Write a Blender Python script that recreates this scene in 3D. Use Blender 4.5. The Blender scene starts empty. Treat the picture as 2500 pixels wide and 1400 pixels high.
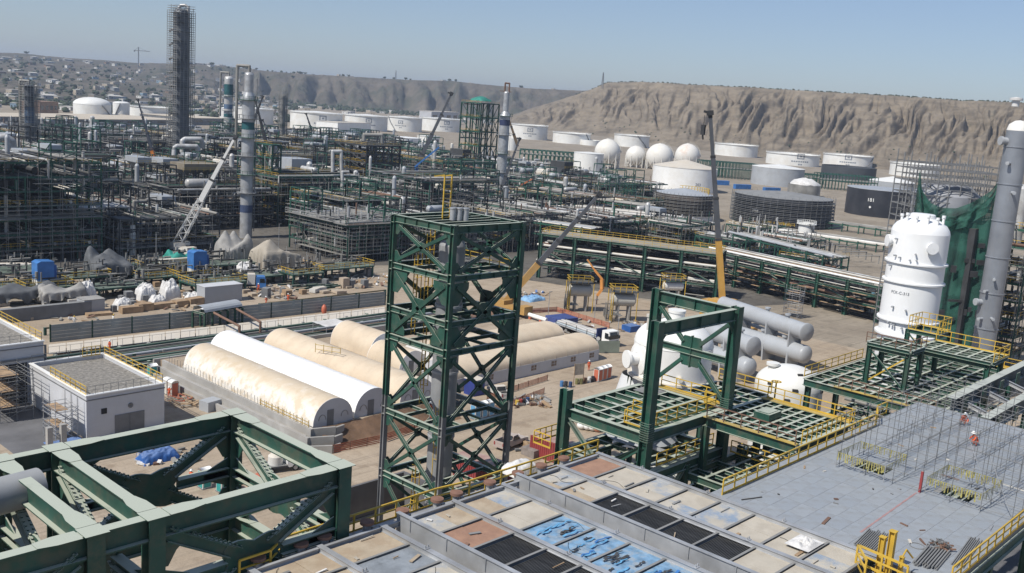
import bpy, math, random
from mathutils import Vector, Matrix, noise
rnd = random.Random(7)
S = bpy.context.scene
COL = S.collection
# ------------------------------------------------------------------ camera
FPX, HEAD, PITCH, ROLL, CAMH = 2406.1, math.radians(42.693), math.radians(10.635), math.radians(4.155), 44.0
_F = Vector((math.cos(HEAD)*math.cos(PITCH), math.sin(HEAD)*math.cos(PITCH), -math.sin(PITCH)))
_R0 = Vector((math.sin(HEAD), -math.cos(HEAD), 0.0))
_U0 = _R0.cross(_F)
_R = _R0*math.cos(ROLL) + _U0*math.sin(ROLL)
_U = -_R0*math.sin(ROLL) + _U0*math.cos(ROLL)
EYE = Vector((0, 0, CAMH))
cd = bpy.data.cameras.new('camera'); cam = bpy.data.objects.new('camera', cd); COL.objects.link(cam)
cam.matrix_world = Matrix(((_R.x, _U.x, -_F.x, 0), (_R.y, _U.y, -_F.y, 0), (_R.z, _U.z, -_F.z, CAMH), (0, 0, 0, 1)))
cd.sensor_fit = 'HORIZONTAL'; cd.sensor_width = 36.0; cd.lens = FPX/2500*36.0
cd.clip_start = 0.5; cd.clip_end = 30000
S.camera = cam
# ------------------------------------------------------------------ world, sun, exposure
SUN_AZ = Vector((-0.99, 0.14)); SUN_EL = math.radians(50)
wd = bpy.data.worlds.new('World'); S.world = wd; wd.use_nodes = True
nt = wd.node_tree; nt.nodes.clear()
sky = nt.nodes.new('ShaderNodeTexSky'); sky.sky_type = 'NISHITA'; sky.sun_disc = False
sky.sun_elevation = SUN_EL; sky.sun_rotation = math.atan2(SUN_AZ.x, SUN_AZ.y)
sky.altitude = 0; sky.air_density = 1.0; sky.dust_density = .35; sky.ozone_density = 1.5
bg = nt.nodes.new('ShaderNodeBackground'); bg.inputs['Strength'].default_value = 0.085
wo = nt.nodes.new('ShaderNodeOutputWorld')
hzc = nt.nodes.new('ShaderNodeMix'); hzc.data_type = 'RGBA'; hzc.inputs[0].default_value = .20; hzc.inputs[7].default_value = (5.6, 7.0, 9.2, 1)   # even milky blue of a hazy day
tint = nt.nodes.new('ShaderNodeMix'); tint.data_type = 'RGBA'; tint.blend_type = 'MULTIPLY'; tint.inputs[0].default_value = 1; tint.inputs[7].default_value = (.86, .93, 1.12, 1)
nt.links.new(sky.outputs[0], tint.inputs[6]); nt.links.new(tint.outputs[2], hzc.inputs[6]); nt.links.new(hzc.outputs[2], bg.inputs[0]); nt.links.new(bg.outputs[0], wo.inputs[0])
sl = bpy.data.lights.new('sun', 'SUN'); sl.energy = 5.0; sl.angle = math.radians(0.5); sl.color = (1.0, 0.95, 0.87)
so = bpy.data.objects.new('sun', sl); COL.objects.link(so); so.location = (0, 0, 200)
_sd = Vector((SUN_AZ.x, SUN_AZ.y, 0)).normalized()*math.cos(SUN_EL) + Vector((0, 0, math.sin(SUN_EL)))
so.rotation_euler = _sd.to_track_quat('Z', 'Y').to_euler()
S.view_settings.view_transform = 'Standard'; S.view_settings.look = 'None'
S.view_settings.exposure = 0.0; S.view_settings.gamma = 1.0; S.view_settings.use_curve_mapping = False
# ------------------------------------------------------------------ measuring: a ground or level point seen along a bearing
def ray(px, py): return _F + _R*((px-1250)/FPX) - _U*((py-700)/FPX)
def at(px, py, z=0.0):
    d = ray(px, py); return EYE + d*((z-CAMH)/d.z)
def far_at(px, py, dist):
    d = ray(px, py); return EYE + d*(dist/math.hypot(d.x, d.y))
def height(px, py, p):
    d = ray(px, py); return CAMH + d.z*math.hypot(p[0], p[1])/math.hypot(d.x, d.y)
def scale(p):                                   # photo pixels per metre at a point
    v = Vector(p)-EYE; return FPX*v.length/v.dot(_F)**2
# ------------------------------------------------------------------ mesh builder
class M:
    def __init__(s): s.v = []; s.f = []; s.sm = []; s.mi = []; s.cur = 0
    def add(s, v, f, smooth=False):
        n = len(s.v); s.v.extend(v)
        for q in f: s.f.append(tuple([i+n for i in q])); s.sm.append(smooth); s.mi.append(s.cur)
        return s
    def box(s, x0, x1, y0, y1, z0, z1):
        return s.add([(x0,y0,z0),(x1,y0,z0),(x1,y1,z0),(x0,y1,z0),(x0,y0,z1),(x1,y0,z1),(x1,y1,z1),(x0,y1,z1)],
            [(3,2,1,0),(4,5,6,7),(0,1,5,4),(1,2,6,5),(2,3,7,6),(3,0,4,7)])
    def bar(s, a, b, w, h, up=(0,0,1)):         # box section from a to b; w across, h along up
        a = Vector(a); b = Vector(b); d = b-a
        if d.length < 1e-6: return s
        d.normalize(); u = Vector(up)
        if abs(d.dot(u)) > .98: u = Vector((1,0,0)) if abs(d.x) < .9 else Vector((0,1,0))
        r = d.cross(u).normalized(); u = r.cross(d)
        r = r*(w/2); u = u*(h/2)
        v = [a-r-u, a+r-u, a+r+u, a-r+u, b-r-u, b+r-u, b+r+u, b-r+u]
        return s.add([tuple(p) for p in v], [(3,2,1,0),(4,5,6,7),(0,1,5,4),(1,2,6,5),(2,3,7,6),(3,0,4,7)][::1])
    def ibeam(s, a, b, w, h, up=(0,0,1), t=None):
        t = t or max(.02, min(w,h)*.09)
        a = Vector(a); b = Vector(b); d = (b-a).normalized(); u = Vector(up)
        if abs(d.dot(u)) > .98: u = Vector((1,0,0)) if abs(d.x) < .9 else Vector((0,1,0))
        r = d.cross(u).normalized(); u = r.cross(d)
        o = u*(h/2-t/2)
        s.bar(a+o, b+o, w, t, u); s.bar(a-o, b-o, w, t, u); s.bar(a, b, t, h-2*t, u)
        return s
    def tube(s, a, b, r, n=6, r2=None, caps=True):
        a = Vector(a); b = Vector(b); d = b-a
        if d.length < 1e-6: return s
        d.normalize(); r2 = r if r2 is None else r2
        u = Vector((0,0,1)) if abs(d.z) < .9 else Vector((1,0,0))
        x = d.cross(u).normalized(); y = d.cross(x)
        cs = [x*math.cos(2*math.pi*i/n)+y*math.sin(2*math.pi*i/n) for i in range(n)]
        v = [tuple(a+c*r) for c in cs]+[tuple(b+c*r2) for c in cs]
        s.add(v, [(i, (i+1)%n, n+(i+1)%n, n+i) for i in range(n)], True)
        if caps: s.add(v, [tuple(range(n))[::-1], tuple(range(n, 2*n))])
        return s
    def pipe(s, pts, r, n=6):
        for a, b in zip(pts[:-1], pts[1:]): s.tube(a, b, r, n)
        for p in pts[1:-1]: s.ball(p, r*1.02, n, 3)
        return s
    def ball(s, c, r, n=8, m=5, sz=1.0):
        c = Vector(c); v = []; f = []
        for j in range(m+1):
            t = math.pi*j/m
            for i in range(n):
                p = 2*math.pi*i/n
                v.append((c.x+r*math.sin(t)*math.cos(p), c.y+r*math.sin(t)*math.sin(p), c.z+r*math.cos(t)*sz))
        for j in range(m):
            for i in range(n): f.append((j*n+i, (j+1)*n+i, (j+1)*n+(i+1)%n, j*n+(i+1)%n))
        return s.add(v, f, True)
    def lathe(s, c, profs, n=24, axis=None, arc=None):       # profs: list of polylines (r, h); smooth within one
        c = Vector(c); ax = Vector(axis or (0,0,1)).normalized()
        u = Vector((1,0,0)) if abs(ax.x) < .9 else Vector((0,1,0))
        x = (u-ax*u.dot(ax)).normalized(); y = ax.cross(x)
        for pr in profs:
            v = []; f = []; k = len(pr)
            for (r, h) in pr:
                for i in range(n):
                    t = 2*math.pi*i/n; v.append(tuple(c+ax*h+(x*math.cos(t)+y*math.sin(t))*r))
            for j in range(k-1):
                for i in range(n): f.append((j*n+i, j*n+(i+1)%n, (j+1)*n+(i+1)%n, (j+1)*n+i))
            s.add(v, f, True)
        return s
    def poly(s, pts, th, nrm):                   # flat plate with thickness th along nrm
        nv = Vector(nrm).normalized()*(th/2); k = len(pts)
        v = [tuple(Vector(p)-nv) for p in pts]+[tuple(Vector(p)+nv) for p in pts]
        f = [tuple(range(k))[::-1], tuple(range(k, 2*k))]+[(i, (i+1)%k, k+(i+1)%k, k+i) for i in range(k)]
        return s.add(v, f)
    def grid(s, fn, nu, nv, smooth=True):
        v = [fn(i/nu, j/nv) for j in range(nv+1) for i in range(nu+1)]
        f = [(j*(nu+1)+i, j*(nu+1)+i+1, (j+1)*(nu+1)+i+1, (j+1)*(nu+1)+i) for j in range(nv) for i in range(nu)]
        return s.add([tuple(p) for p in v], f, smooth)
    def mesh(s, name, off=(0,0,0), mats=()):
        me = bpy.data.meshes.new(name)
        ox, oy, oz = off
        me.from_pydata([(p[0]-ox, p[1]-oy, p[2]-oz) for p in s.v], [], s.f)
        me.polygons.foreach_set('use_smooth', s.sm)
        for m in mats: me.materials.append(m)
        if len(mats) > 1: me.polygons.foreach_set('material_index', s.mi)
        me.update()
        return me
ORG = {}
def obj(name, b, mats, parent=None, kind=None, label=None, local=False):
    """link builder b as one object; b is in world coordinates unless local"""
    if not b.v: return None
    org = ORG.get(parent.name, Vector((0,0,0))) if parent else Vector((0,0,0))
    if not isinstance(mats, (list, tuple)): mats = [mats]
    me = b.mesh(name, (0,0,0) if local else org, mats)
    o = bpy.data.objects.new(name, me); COL.objects.link(o)
    if parent: o.parent = parent; ORG[o.name] = org
    if kind: o['kind'] = kind
    if label: o['label'] = label
    return o
def thing(name, label, cat, loc=(0,0,0), group=None, rotz=0.0):
    o = bpy.data.objects.new(name, None); COL.objects.link(o); o.empty_display_size = .5
    o.location = loc; o.rotation_euler = (0, 0, rotz)
    o['label'] = label; o['category'] = cat
    if group: o['group'] = group
    ORG[o.name] = Vector(loc)
    return o
def solo(name, b, mats, label, cat, loc=(0,0,0), group=None, rotz=0.0, local=False):
    """a thing that is one mesh"""
    if not isinstance(mats, (list, tuple)): mats = [mats]
    me = b.mesh(name, (0,0,0) if local else loc, mats)
    o = bpy.data.objects.new(name, me); COL.objects.link(o); o.location = loc; o.rotation_euler = (0,0,rotz)
    o['label'] = label; o['category'] = cat
    if group: o['group'] = group
    ORG[o.name] = Vector(loc)
    return o
def inst(name, me, parent, loc, rotz=0.0, label=None):      # one more object on shared mesh data, loc in parent's space
    o = bpy.data.objects.new(name, me); COL.objects.link(o); o.parent = parent; o.location = loc; o.rotation_euler = (0,0,rotz)
    ORG[o.name] = ORG.get(parent.name, Vector((0,0,0)))
    if label: o['label'] = label
    return o
KIDS = {}
def copy_thing(root, loc, rotz=0.0, label=None, scl=None):
    kids = KIDS.get(root.name)
    if kids is None:
        kids = [(c, list(c.children)) for c in root.children]; KIDS[root.name] = kids
    r = root.copy(); COL.objects.link(r); r.location = loc; r.rotation_euler = (0, 0, rotz)
    if label: r['label'] = label
    if scl: r.scale = scl
    for c, gs in kids:
        k = c.copy(); COL.objects.link(k); k.parent = r
        for g in gs:
            q = g.copy(); COL.objects.link(q); q.parent = k
    return r
def setting(name, b, m, kind='structure'):
    o = obj(name, b, m); o['kind'] = kind; return o
# ------------------------------------------------------------------ materials
def srgb(r, g, b):
    return tuple(((c/255+.055)/1.055)**2.4 if c/255 > .04045 else c/255/12.92 for c in (r, g, b))
def mat(name, col, rough=.6, metal=0.0, var=.18, sc=.6, bump=0.0, bsc=8.0, dust=0.0, dcol=(.36,.33,.27), stain=None, samt=.5, ssc=.25, spec=.4):
    m = bpy.data.materials.new(name); m.use_nodes = True; n = m.node_tree.nodes; L = m.node_tree.links
    bs = n['Principled BSDF']; bs.inputs['Roughness'].default_value = rough; bs.inputs['Metallic'].default_value = metal
    bs.inputs['Specular IOR Level'].default_value = spec
    tc = n.new('ShaderNodeTexCoord'); ns = n.new('ShaderNodeTexNoise'); ns.inputs['Scale'].default_value = sc; ns.inputs['Detail'].default_value = 6
    L.new(tc.outputs['Object'], ns.inputs['Vector'])
    def mix(fac, a, b):
        x = n.new('ShaderNodeMix'); x.data_type = 'RGBA'
        if isinstance(fac, float): x.inputs[0].default_value = fac
        else: L.new(fac, x.inputs[0])
        for i, c in ((6, a), (7, b)):
            if isinstance(c, tuple): x.inputs[i].default_value = (*c[:3], 1)
            else: L.new(c, x.inputs[i])
        return x.outputs[2]
    def ramp(src, lo, hi):
        x = n.new('ShaderNodeMapRange'); x.inputs[1].default_value = lo; x.inputs[2].default_value = hi; x.clamp = True
        L.new(src, x.inputs[0]); return x.outputs[0]
    out = mix(ramp(ns.outputs[0], .3, .7), tuple(c*(1-var) for c in col), tuple(min(.95, c*(1+var)) for c in col))
    if stain:
        n2 = n.new('ShaderNodeTexNoise'); n2.inputs['Scale'].default_value = ssc; n2.inputs['Detail'].default_value = 8; n2.inputs['Roughness'].default_value = .65
        L.new(tc.outputs['Object'], n2.inputs['Vector'])
        x = n.new('ShaderNodeMath'); x.operation = 'MULTIPLY'; x.inputs[1].default_value = samt; L.new(ramp(n2.outputs[0], .46, .62), x.inputs[0])
        out = mix(x.outputs[0], out, stain)
    if dust:                                       # dust settled on upward faces
        g = n.new('ShaderNodeNewGeometry'); sp = n.new('ShaderNodeSeparateXYZ'); L.new(g.outputs['Normal'], sp.inputs[0])
        r = ramp(sp.outputs['Z'], .4, .9); x = n.new('ShaderNodeMath'); x.operation = 'MULTIPLY'; L.new(r, x.inputs[0])
        y = n.new('ShaderNodeMath'); y.operation = 'MULTIPLY'; y.inputs[1].default_value = dust; L.new(ramp(ns.outputs[0], .0, .5), y.inputs[0]); L.new(y.outputs[0], x.inputs[1])
        out = mix(x.outputs[0], out, dcol)
    L.new(out, bs.inputs['Base Color'])
    if bump:
        nb = n.new('ShaderNodeTexNoise'); nb.inputs['Scale'].default_value = bsc; nb.inputs['Detail'].default_value = 5
        L.new(tc.outputs['Object'], nb.inputs['Vector'])
        b = n.new('ShaderNodeBump'); b.inputs['Strength'].default_value = bump; b.inputs['Distance'].default_value = .1
        L.new(nb.outputs[0], b.inputs['Height']); L.new(b.outputs[0], bs.inputs['Normal'])
    return m
DUST = (.40,.42,.35)
GREEN = mat('green_steel_paint', (.017,.070,.050), .5, 0, .25, .5, dust=.95, dcol=(.42,.45,.37), stain=(.06,.085,.065), samt=.7, ssc=.8)
GREEND = mat('dusty_green_steel_paint', (.018,.070,.052), .5, 0, .25, .5, dust=1.25, dcol=(.42,.45,.37), stain=(.075,.085,.06), samt=.7, ssc=.9)
GREENP = mat('weathered_green_steel', (.022,.075,.055), .6, 0, .4, .12, dust=.45, dcol=(.30,.31,.26))
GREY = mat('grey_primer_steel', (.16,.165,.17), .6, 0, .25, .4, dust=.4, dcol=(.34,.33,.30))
DARK = mat('dark_steel', (.035,.037,.04), .7, 0, .4, .3, dust=.25)  # plain dark steel tone with a little dust
GALV = mat('galvanised_steel', (.42,.43,.44), .42, .35, .22, .6, stain=(.30,.29,.27), samt=.5)
SILVER = mat('aluminium_cladding', (.50,.50,.49), .42, .2, .2, .4, stain=(.30,.28,.25), samt=.6)
PIPEG = mat('pale_grey_pipe', (.225,.22,.205), .55, 0, .45, .15, dust=.35)
PIPER = mat('rust_brown_pipe', (.17,.10,.07), .75, 0, .35, .4)
YEL = mat('yellow_safety_paint', (.55,.36,.045), .5, 0, .2, .6, stain=(.35,.26,.08), samt=.5)
WHITE = mat('white_tank_paint', (.72,.72,.69), .5, 0, .05, .2, stain=(.58,.54,.47), samt=.45, ssc=.08)
WHITEB = mat('bright_white_paint', (.80,.80,.78), .45, 0, .03, .3, stain=(.66,.63,.56), samt=.35)
OFFW = mat('dusty_white_paint', (.60,.59,.55), .6, 0, .1, .2, dust=.7, dcol=(.55,.48,.38), stain=(.42,.36,.28), samt=.4)
GREYV = mat('grey_vessel_paint', (.36,.38,.40), .42, 0, .06, .3, stain=(.30,.30,.30), samt=.4)
BLACKT = mat('black_tank_coating', (.022,.024,.03), .5, 0, .3, .1, stain=(.05,.05,.055), samt=.5, ssc=.1)
BROWNT = mat('rusty_tank_plate', (.075,.062,.055), .7, 0, .4, .15, stain=(.13,.09,.07), samt=.5, ssc=.12)
CONC = mat('concrete', (.36,.35,.33), .85, 0, .15, .3, bump=.2, stain=(.26,.24,.21), samt=.5)
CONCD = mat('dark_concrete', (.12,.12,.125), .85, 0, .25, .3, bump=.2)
PLASTER = mat('pale_render_wall', (.50,.51,.53), .85, 0, .08, .2, stain=(.42,.41,.40), samt=.35)
BLUE = mat('blue_sheet', (.025,.10,.32), .5, 0, .25, .5, dust=.3, dcol=(.35,.42,.5))
BLUEP = mat('blue_paint', (.05,.17,.42), .45, 0, .2, .6)
LBLUE = mat('light_blue_plastic', (.12,.32,.52), .5, 0, .15, .6)
TEAL = mat('teal_plastic', (.03,.28,.26), .5, 0, .15, .6)
RED = mat('red_container_paint', (.27,.045,.045), .6, 0, .2, .5, dust=.6, dcol=(.48,.44,.37), stain=(.18,.06,.05), samt=.5)
ORANGE = mat('orange_cloth', (.62,.10,.03), .8, 0, .2, 3)
ORANGEP = mat('orange_paint', (.60,.20,.04), .5, 0, .2, .6)
CRANEY = mat('crane_yellow_paint', (.50,.29,.07), .45, 0, .15, .5, stain=(.4,.22,.06), samt=.4)
CRANEG = mat('crane_boom_grey', (.085,.09,.10), .45, .1, .15, .4)
TARPG = mat('grey_tarpaulin', (.30,.29,.27), .8, 0, .15, .8, bump=.3, bsc=3, stain=(.22,.21,.19), samt=.5)
TARPD = mat('dark_tarpaulin', (.11,.115,.12), .8, 0, .2, .8, bump=.3, bsc=3)
TARPW = mat('white_sheeting', (.62,.61,.59), .7, 0, .15, 1.5, bump=.6, bsc=4, stain=(.42,.40,.37), samt=.5)
TIMBER = mat('timber', (.33,.23,.14), .8, 0, .3, .8, bump=.2)
RUBBER = mat('tyre_rubber', (.02,.02,.02), .9, 0, .2, 2)
GLASS = mat('dark_window_glass', (.02,.025,.03), .12, 0, .1, 1, spec=.8)
SKIN = mat('skin', (.35,.20,.13), .6, 0, .1, 2)
HELMET = mat('white_helmet', (.7,.7,.68), .4, 0, .05, 2)
NETG0 = mat('green_shade_net', (.016,.078,.058), .8, 0, .35, .35, bump=.5, bsc=2, stain=(.035,.14,.105), samt=.8, ssc=.3)
NETG = NETG0
def _net():
    n = NETG.node_tree.nodes; L = NETG.node_tree.links; o = n['Material Output']; t = n.new('ShaderNodeBsdfTransparent'); m = n.new('ShaderNodeMixShader'); m.inputs[0].default_value = .80
    L.new(t.outputs[0], m.inputs[1]); L.new(n['Principled BSDF'].outputs[0], m.inputs[2]); L.new(m.outputs[0], o.inputs['Surface'])
_net()
TENTW = mat('white_tent_fabric', (.78,.77,.75), .6, 0, .03, .5)
TENTT = mat('tan_stained_tent_fabric', (.76,.73,.67), .7, 0, .06, .5, dust=.85, dcol=(.52,.42,.29), stain=(.58,.48,.34), samt=.85, ssc=.7)
TENTB = mat('beige_tent_fabric', (.56,.46,.34), .75, 0, .08, .4, stain=(.60,.52,.40), samt=.6, ssc=.3)
FOLI = mat('dark_foliage', (.045,.062,.035), .9, 0, .5, .3)
TAN = mat('dusty_roof_sheet', (.50,.44,.35), .8, 0, .1, .05, stain=(.42,.37,.30), samt=.5, ssc=.05)
# ------------------------------------------------------------------ railing helper: each post, rail a part
POSTS = {}
def railing(name, label, pts, h=1.07, sp=1.45, m=None, toe=True, group=None, cat='railing', r=.035, parent=None):
    m = m or YEL
    t = parent or thing(name, label, cat, pts[0], group)
    key = (m.name, h, r)
    if key not in POSTS:
        b = M(); b.box(-r,r,-r,r,0,h); POSTS[key] = b.mesh('post', (0,0,0), [m])
    o0 = ORG[t.name]
    top = M(); mid = M(); tb = M()
    for p, q in zip(pts[:-1], pts[1:]):
        p = Vector(p); q = Vector(q); d = (q-p).length; k = max(1, round(d/sp))
        for i in range(k+1):
            if i == 0 and p != Vector(pts[0]): continue
            inst('post', POSTS[key], t, p+(q-p)*(i/k)-o0)
        top.bar(p+Vector((0,0,h)), q+Vector((0,0,h)), 2.2*r, 2.2*r); mid.bar(p+Vector((0,0,h*.55)), q+Vector((0,0,h*.55)), 1.7*r, 1.7*r)
        if toe: tb.bar(p+Vector((0,0,.08)), q+Vector((0,0,.08)), .02, .15)
    obj('top_rail', top, m, t); obj('mid_rail', mid, m, t); obj('toe_board', tb, m, t)
    return t
def ladder(name, label, a, b, m=None, w=.5, parent=None, cage=True):
    m = m or YEL; t = parent or thing(name, label, 'ladder', a)
    a = Vector(a); b_ = Vector(b); x = Vector((w/2,0,0)); q = M()
    q.bar(a-x, b_-x, .07,.07); q.bar(a+x, b_+x, .07,.07); obj('ladder_stile', q, m, t); q = M()
    n = int((b_-a).length/.45)
    for i in range(n): p = a+(b_-a)*((i+.5)/n); q.bar(p-x, p+x, .05,.05)
    obj('ladder_rungs', q, m, t, 'stuff')
    if cage:
        q = M()
        for i in range(int((b_-a).length/1.3)):
            z = a.z+2.2+i*1.3
            if z > b_.z+1: break
            k = [(a.x+.4*math.cos(s*math.pi/5), a.y-.1-.75*math.sin(s*math.pi/5), z) for s in range(6)]
            for u, v in zip(k[:-1], k[1:]): q.bar(u, v, .05,.05)
        for s in (1,2.5,4): q.bar((a.x+.4*math.cos(s*math.pi/5), a.y-.1-.75*math.sin(s*math.pi/5), a.z+2.2),(a.x+.4*math.cos(s*math.pi/5), a.y-.1-.75*math.sin(s*math.pi/5), b_.z+.9), .045,.045)
        if q.v: obj('ladder_cage', q, m, t, 'stuff')
    return t
def xbrace(t, a, b_, c, d, nrm, m, w=.28, gus=1.0, mid=None):
    """X bracing of the panel a-b (bottom) c-d (top, c over a), each member and gusset plate a part"""
    a, b_, c, d = map(Vector, (a, b_, c, d)); n = Vector(nrm); ctr = (a+b_+c+d)/4
    for p, q in ((a, d), (b_, c)):
        e = (q-p).normalized()
        q1 = M(); q1.ibeam(p+e*.55, q-e*.55, w, w*.9, n, .05); obj('brace', q1, m, t)
    q = M(); e = Vector((b_-a)).normalized(); u = Vector((0,0,1)); g = gus*.55
    q.poly([ctr+e*g*.6+u*g, ctr+e*g+u*g*.4, ctr+e*g-u*g*.4, ctr+e*g*.6-u*g, ctr-e*g*.6-u*g, ctr-e*g-u*g*.4, ctr-e*g+u*g*.4, ctr-e*g*.6+u*g], .08, n); obj('gusset_plate', q, m, t)
    for p, sx, sz in ((a,1,1),(b_,-1,1),(c,1,-1),(d,-1,-1)):
        q = M(); q.poly([p, p+e*sx*gus*1.15, p+e*sx*gus*1.15+u*sz*gus*.35, p+e*sx*gus*.4+u*sz*gus*1.25, p+u*sz*gus*1.25], .06, n); obj('gusset_plate', q, m, t)
# ------------------------------------------------------------------ ground, pit, hills
def ground_mat(name, a, b, c, track=True):
    m = bpy.data.materials.new(name); m.use_nodes = True; n = m.node_tree.nodes; L = m.node_tree.links
    bs = n['Principled BSDF']; bs.inputs['Roughness'].default_value = .95; bs.inputs['Specular IOR Level'].default_value = .15
    g = n.new('ShaderNodeNewGeometry')
    def nz(s, det=6, vec=None, r=.6):
        x = n.new('ShaderNodeTexNoise'); x.inputs['Scale'].default_value = s; x.inputs['Detail'].default_value = det; x.inputs['Roughness'].default_value = r
        L.new(vec or g.outputs['Position'], x.inputs['Vector']); return x.outputs[0]
    def rp(src, lo, hi, k=1.0):
        x = n.new('ShaderNodeMapRange'); x.inputs[1].default_value = lo; x.inputs[2].default_value = hi; x.inputs[4].default_value = k; L.new(src, x.inputs[0]); return x.outputs[0]
    def mx(f, p, q):
        x = n.new('ShaderNodeMix'); x.data_type = 'RGBA'; L.new(f, x.inputs[0])
        for i, cc in ((6, p), (7, q)):
            if isinstance(cc, tuple): x.inputs[i].default_value = (*cc, 1)
            else: L.new(cc, x.inputs[i])
        return x.outputs[2]
    o = mx(rp(nz(.05), .38, .62), a, b)
    o = mx(rp(nz(.35, 8), .52, .66, .8), o, c)
    o = mx(rp(nz(2.5, 8, r=.75), .5, .75, .55), o, tuple(v*.55 for v in a))
    if track:                                           # wheel tracks pressed along the roads
        mp = n.new('ShaderNodeMapping'); mp.inputs['Scale'].default_value = (.03, 1.3, 1); L.new(g.outputs['Position'], mp.inputs['Vector'])
        o = mx(rp(nz(1.0, 3, mp.outputs[0]), .52, .66, .7), o, tuple(v*.62 for v in b))
        mp2 = n.new('ShaderNodeMapping'); mp2.inputs['Scale'].default_value = (.9, .04, 1); L.new(g.outputs['Position'], mp2.inputs['Vector'])
        o = mx(rp(nz(1.0, 3, mp2.outputs[0]), .58, .72, .35), o, tuple(min(1, v*1.2) for v in b))
    L.new(o, bs.inputs['Base Color'])
    bp = n.new('ShaderNodeBump'); bp.inputs['Strength'].default_value = .6; bp.inputs['Distance'].default_value = .15
    L.new(nz(1.6, 8, r=.7), bp.inputs['Height']); L.new(bp.outputs[0], bs.inputs['Normal'])
    return m
DIRT = ground_mat('dirt', (.335,.268,.195), (.41,.338,.258), (.265,.207,.15))
DIRTG = ground_mat('grey_gravel_dirt', (.25,.212,.165), (.33,.285,.225), (.19,.162,.128))
EARTH = mat('brown_earth', (.17,.105,.065), .95, 0, .35, .5, bump=.6, bsc=3)
HILLM = bpy.data.materials.new('eroded_hillside'); HILLM.use_nodes = True
def _hill():
    n = HILLM.node_tree.nodes; L = HILLM.node_tree.links; bs = n['Principled BSDF']; bs.inputs['Roughness'].default_value = .95; bs.inputs['Specular IOR Level'].default_value = .1
    g = n.new('ShaderNodeNewGeometry'); mp = n.new('ShaderNodeMapping'); mp.inputs['Scale'].default_value = (.02,.02,.11); L.new(g.outputs['Position'], mp.inputs['Vector'])
    a = n.new('ShaderNodeTexNoise'); a.inputs['Scale'].default_value = 1; a.inputs['Detail'].default_value = 9; a.inputs['Roughness'].default_value = .68; L.new(mp.outputs[0], a.inputs['Vector'])
    cr = n.new('ShaderNodeValToRGB'); e = cr.color_ramp.elements
    e[0].position = .32; e[0].color = (.125,.104,.078,1); e[1].position = .74; e[1].color = (.31,.257,.19,1)
    x = cr.color_ramp.elements.new(.5); x.color = (.215,.178,.132,1)
    L.new(a.outputs[0], cr.inputs[0])
    b = n.new('ShaderNodeTexNoise'); b.inputs['Scale'].default_value = .09; b.inputs['Detail'].default_value = 6; L.new(g.outputs['Position'], b.inputs['Vector'])
    mr = n.new('ShaderNodeMapRange'); mr.inputs[1].default_value = .6; mr.inputs[2].default_value = .7; mr.inputs[4].default_value = .5; L.new(b.outputs[0], mr.inputs[0])
    mx = n.new('ShaderNodeMix'); mx.data_type = 'RGBA'; L.new(mr.outputs[0], mx.inputs[0]); L.new(cr.outputs[0], mx.inputs[6]); mx.inputs[7].default_value = (.10,.098,.075,1)
    L.new(mx.outputs[2], bs.inputs['Base Color'])
    c = n.new('ShaderNodeTexNoise'); c.inputs['Scale'].default_value = .16; c.inputs['Detail'].default_value = 8; c.inputs['Roughness'].default_value = .7; L.new(g.outputs['Position'], c.inputs['Vector'])
    bp = n.new('ShaderNodeBump'); bp.inputs['Strength'].default_value = .9; bp.inputs['Distance'].default_value = 2.5; L.new(c.outputs[0], bp.inputs['Height']); L.new(bp.outputs[0], bs.inputs['Normal'])
_hill()
HILLF = mat('far_hillside', (.125,.109,.088), .95, 0, .3, .02, stain=(.07,.075,.055), samt=.85, ssc=.011, spec=.1, bump=1, bsc=.05); HILLF.node_tree.nodes['Bump'].inputs['Distance'].default_value = 8
b = M(); PX0, PX1, PY0, PY1, B = 56.0, 73.5, 52.0, 83.0, 7000.0
# ground with the rectangular pit left open, and the greyer ground of the plant and tank farm beyond
YP = 186.0
xs = [-B, PX0, PX1, 160.0, B]; ys = [-3000.0, PY0, PY1, YP]
for i in range(4):
    for j in range(3):
        if (i, j) == (1, 1): continue
        b.add([(xs[i],ys[j],0),(xs[i+1],ys[j],0),(xs[i+1],ys[j+1],0),(xs[i],ys[j+1],0)], [(0,1,2,3)])
setting('ground', b, DIRT)
b = M(); b.add([(-B,YP,0),(B,YP,0),(B,B,0),(-B,B,0)], [(0,1,2,3)])
b.add([(190,-3000,.004),(B,-3000,.004),(B,YP,.004),(190,YP,.004)], [(0,1,2,3)])
setting('plant_ground', b, DIRTG)
b = M(); pts = [at(-500,665),at(300,655),at(640,650),at(1000,648),at(1330,690),at(1560,728),at(1760,752),at(1960,742),at(2120,748),at(2150,715),at(1900,600),at(1640,550),at(1600,545),at(1480,446),at(1250,396),at(1010,380),at(700,330),at(-500,320)]
b.add([(p.x,p.y,.012) for p in pts], [tuple(range(len(pts)))[::-1]]); setting('plant_apron', b, ground_mat('oily_shade_toned_ground', (.10,.092,.082), (.16,.147,.128), (.065,.06,.055)))  # oily ground, with shade among units and under racks put into its colour
b = M()
b.add([(PX0,PY0,-4),(PX1,PY0,-4),(PX1,PY1,-4),(PX0,PY1,-4)], [(0,1,2,3)])
setting('pit_floor', b, DIRT)
b = M()
b.box(PX0-.3,PX1+.3,PY1,PY1+.35,-4,.06); b.box(PX0-.35,PX0,PY0,PY1,-4,.06); b.box(PX1,PX1+.35,PY0,PY1,-4,.06)
setting('pit_wall', b, CONCD)

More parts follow.
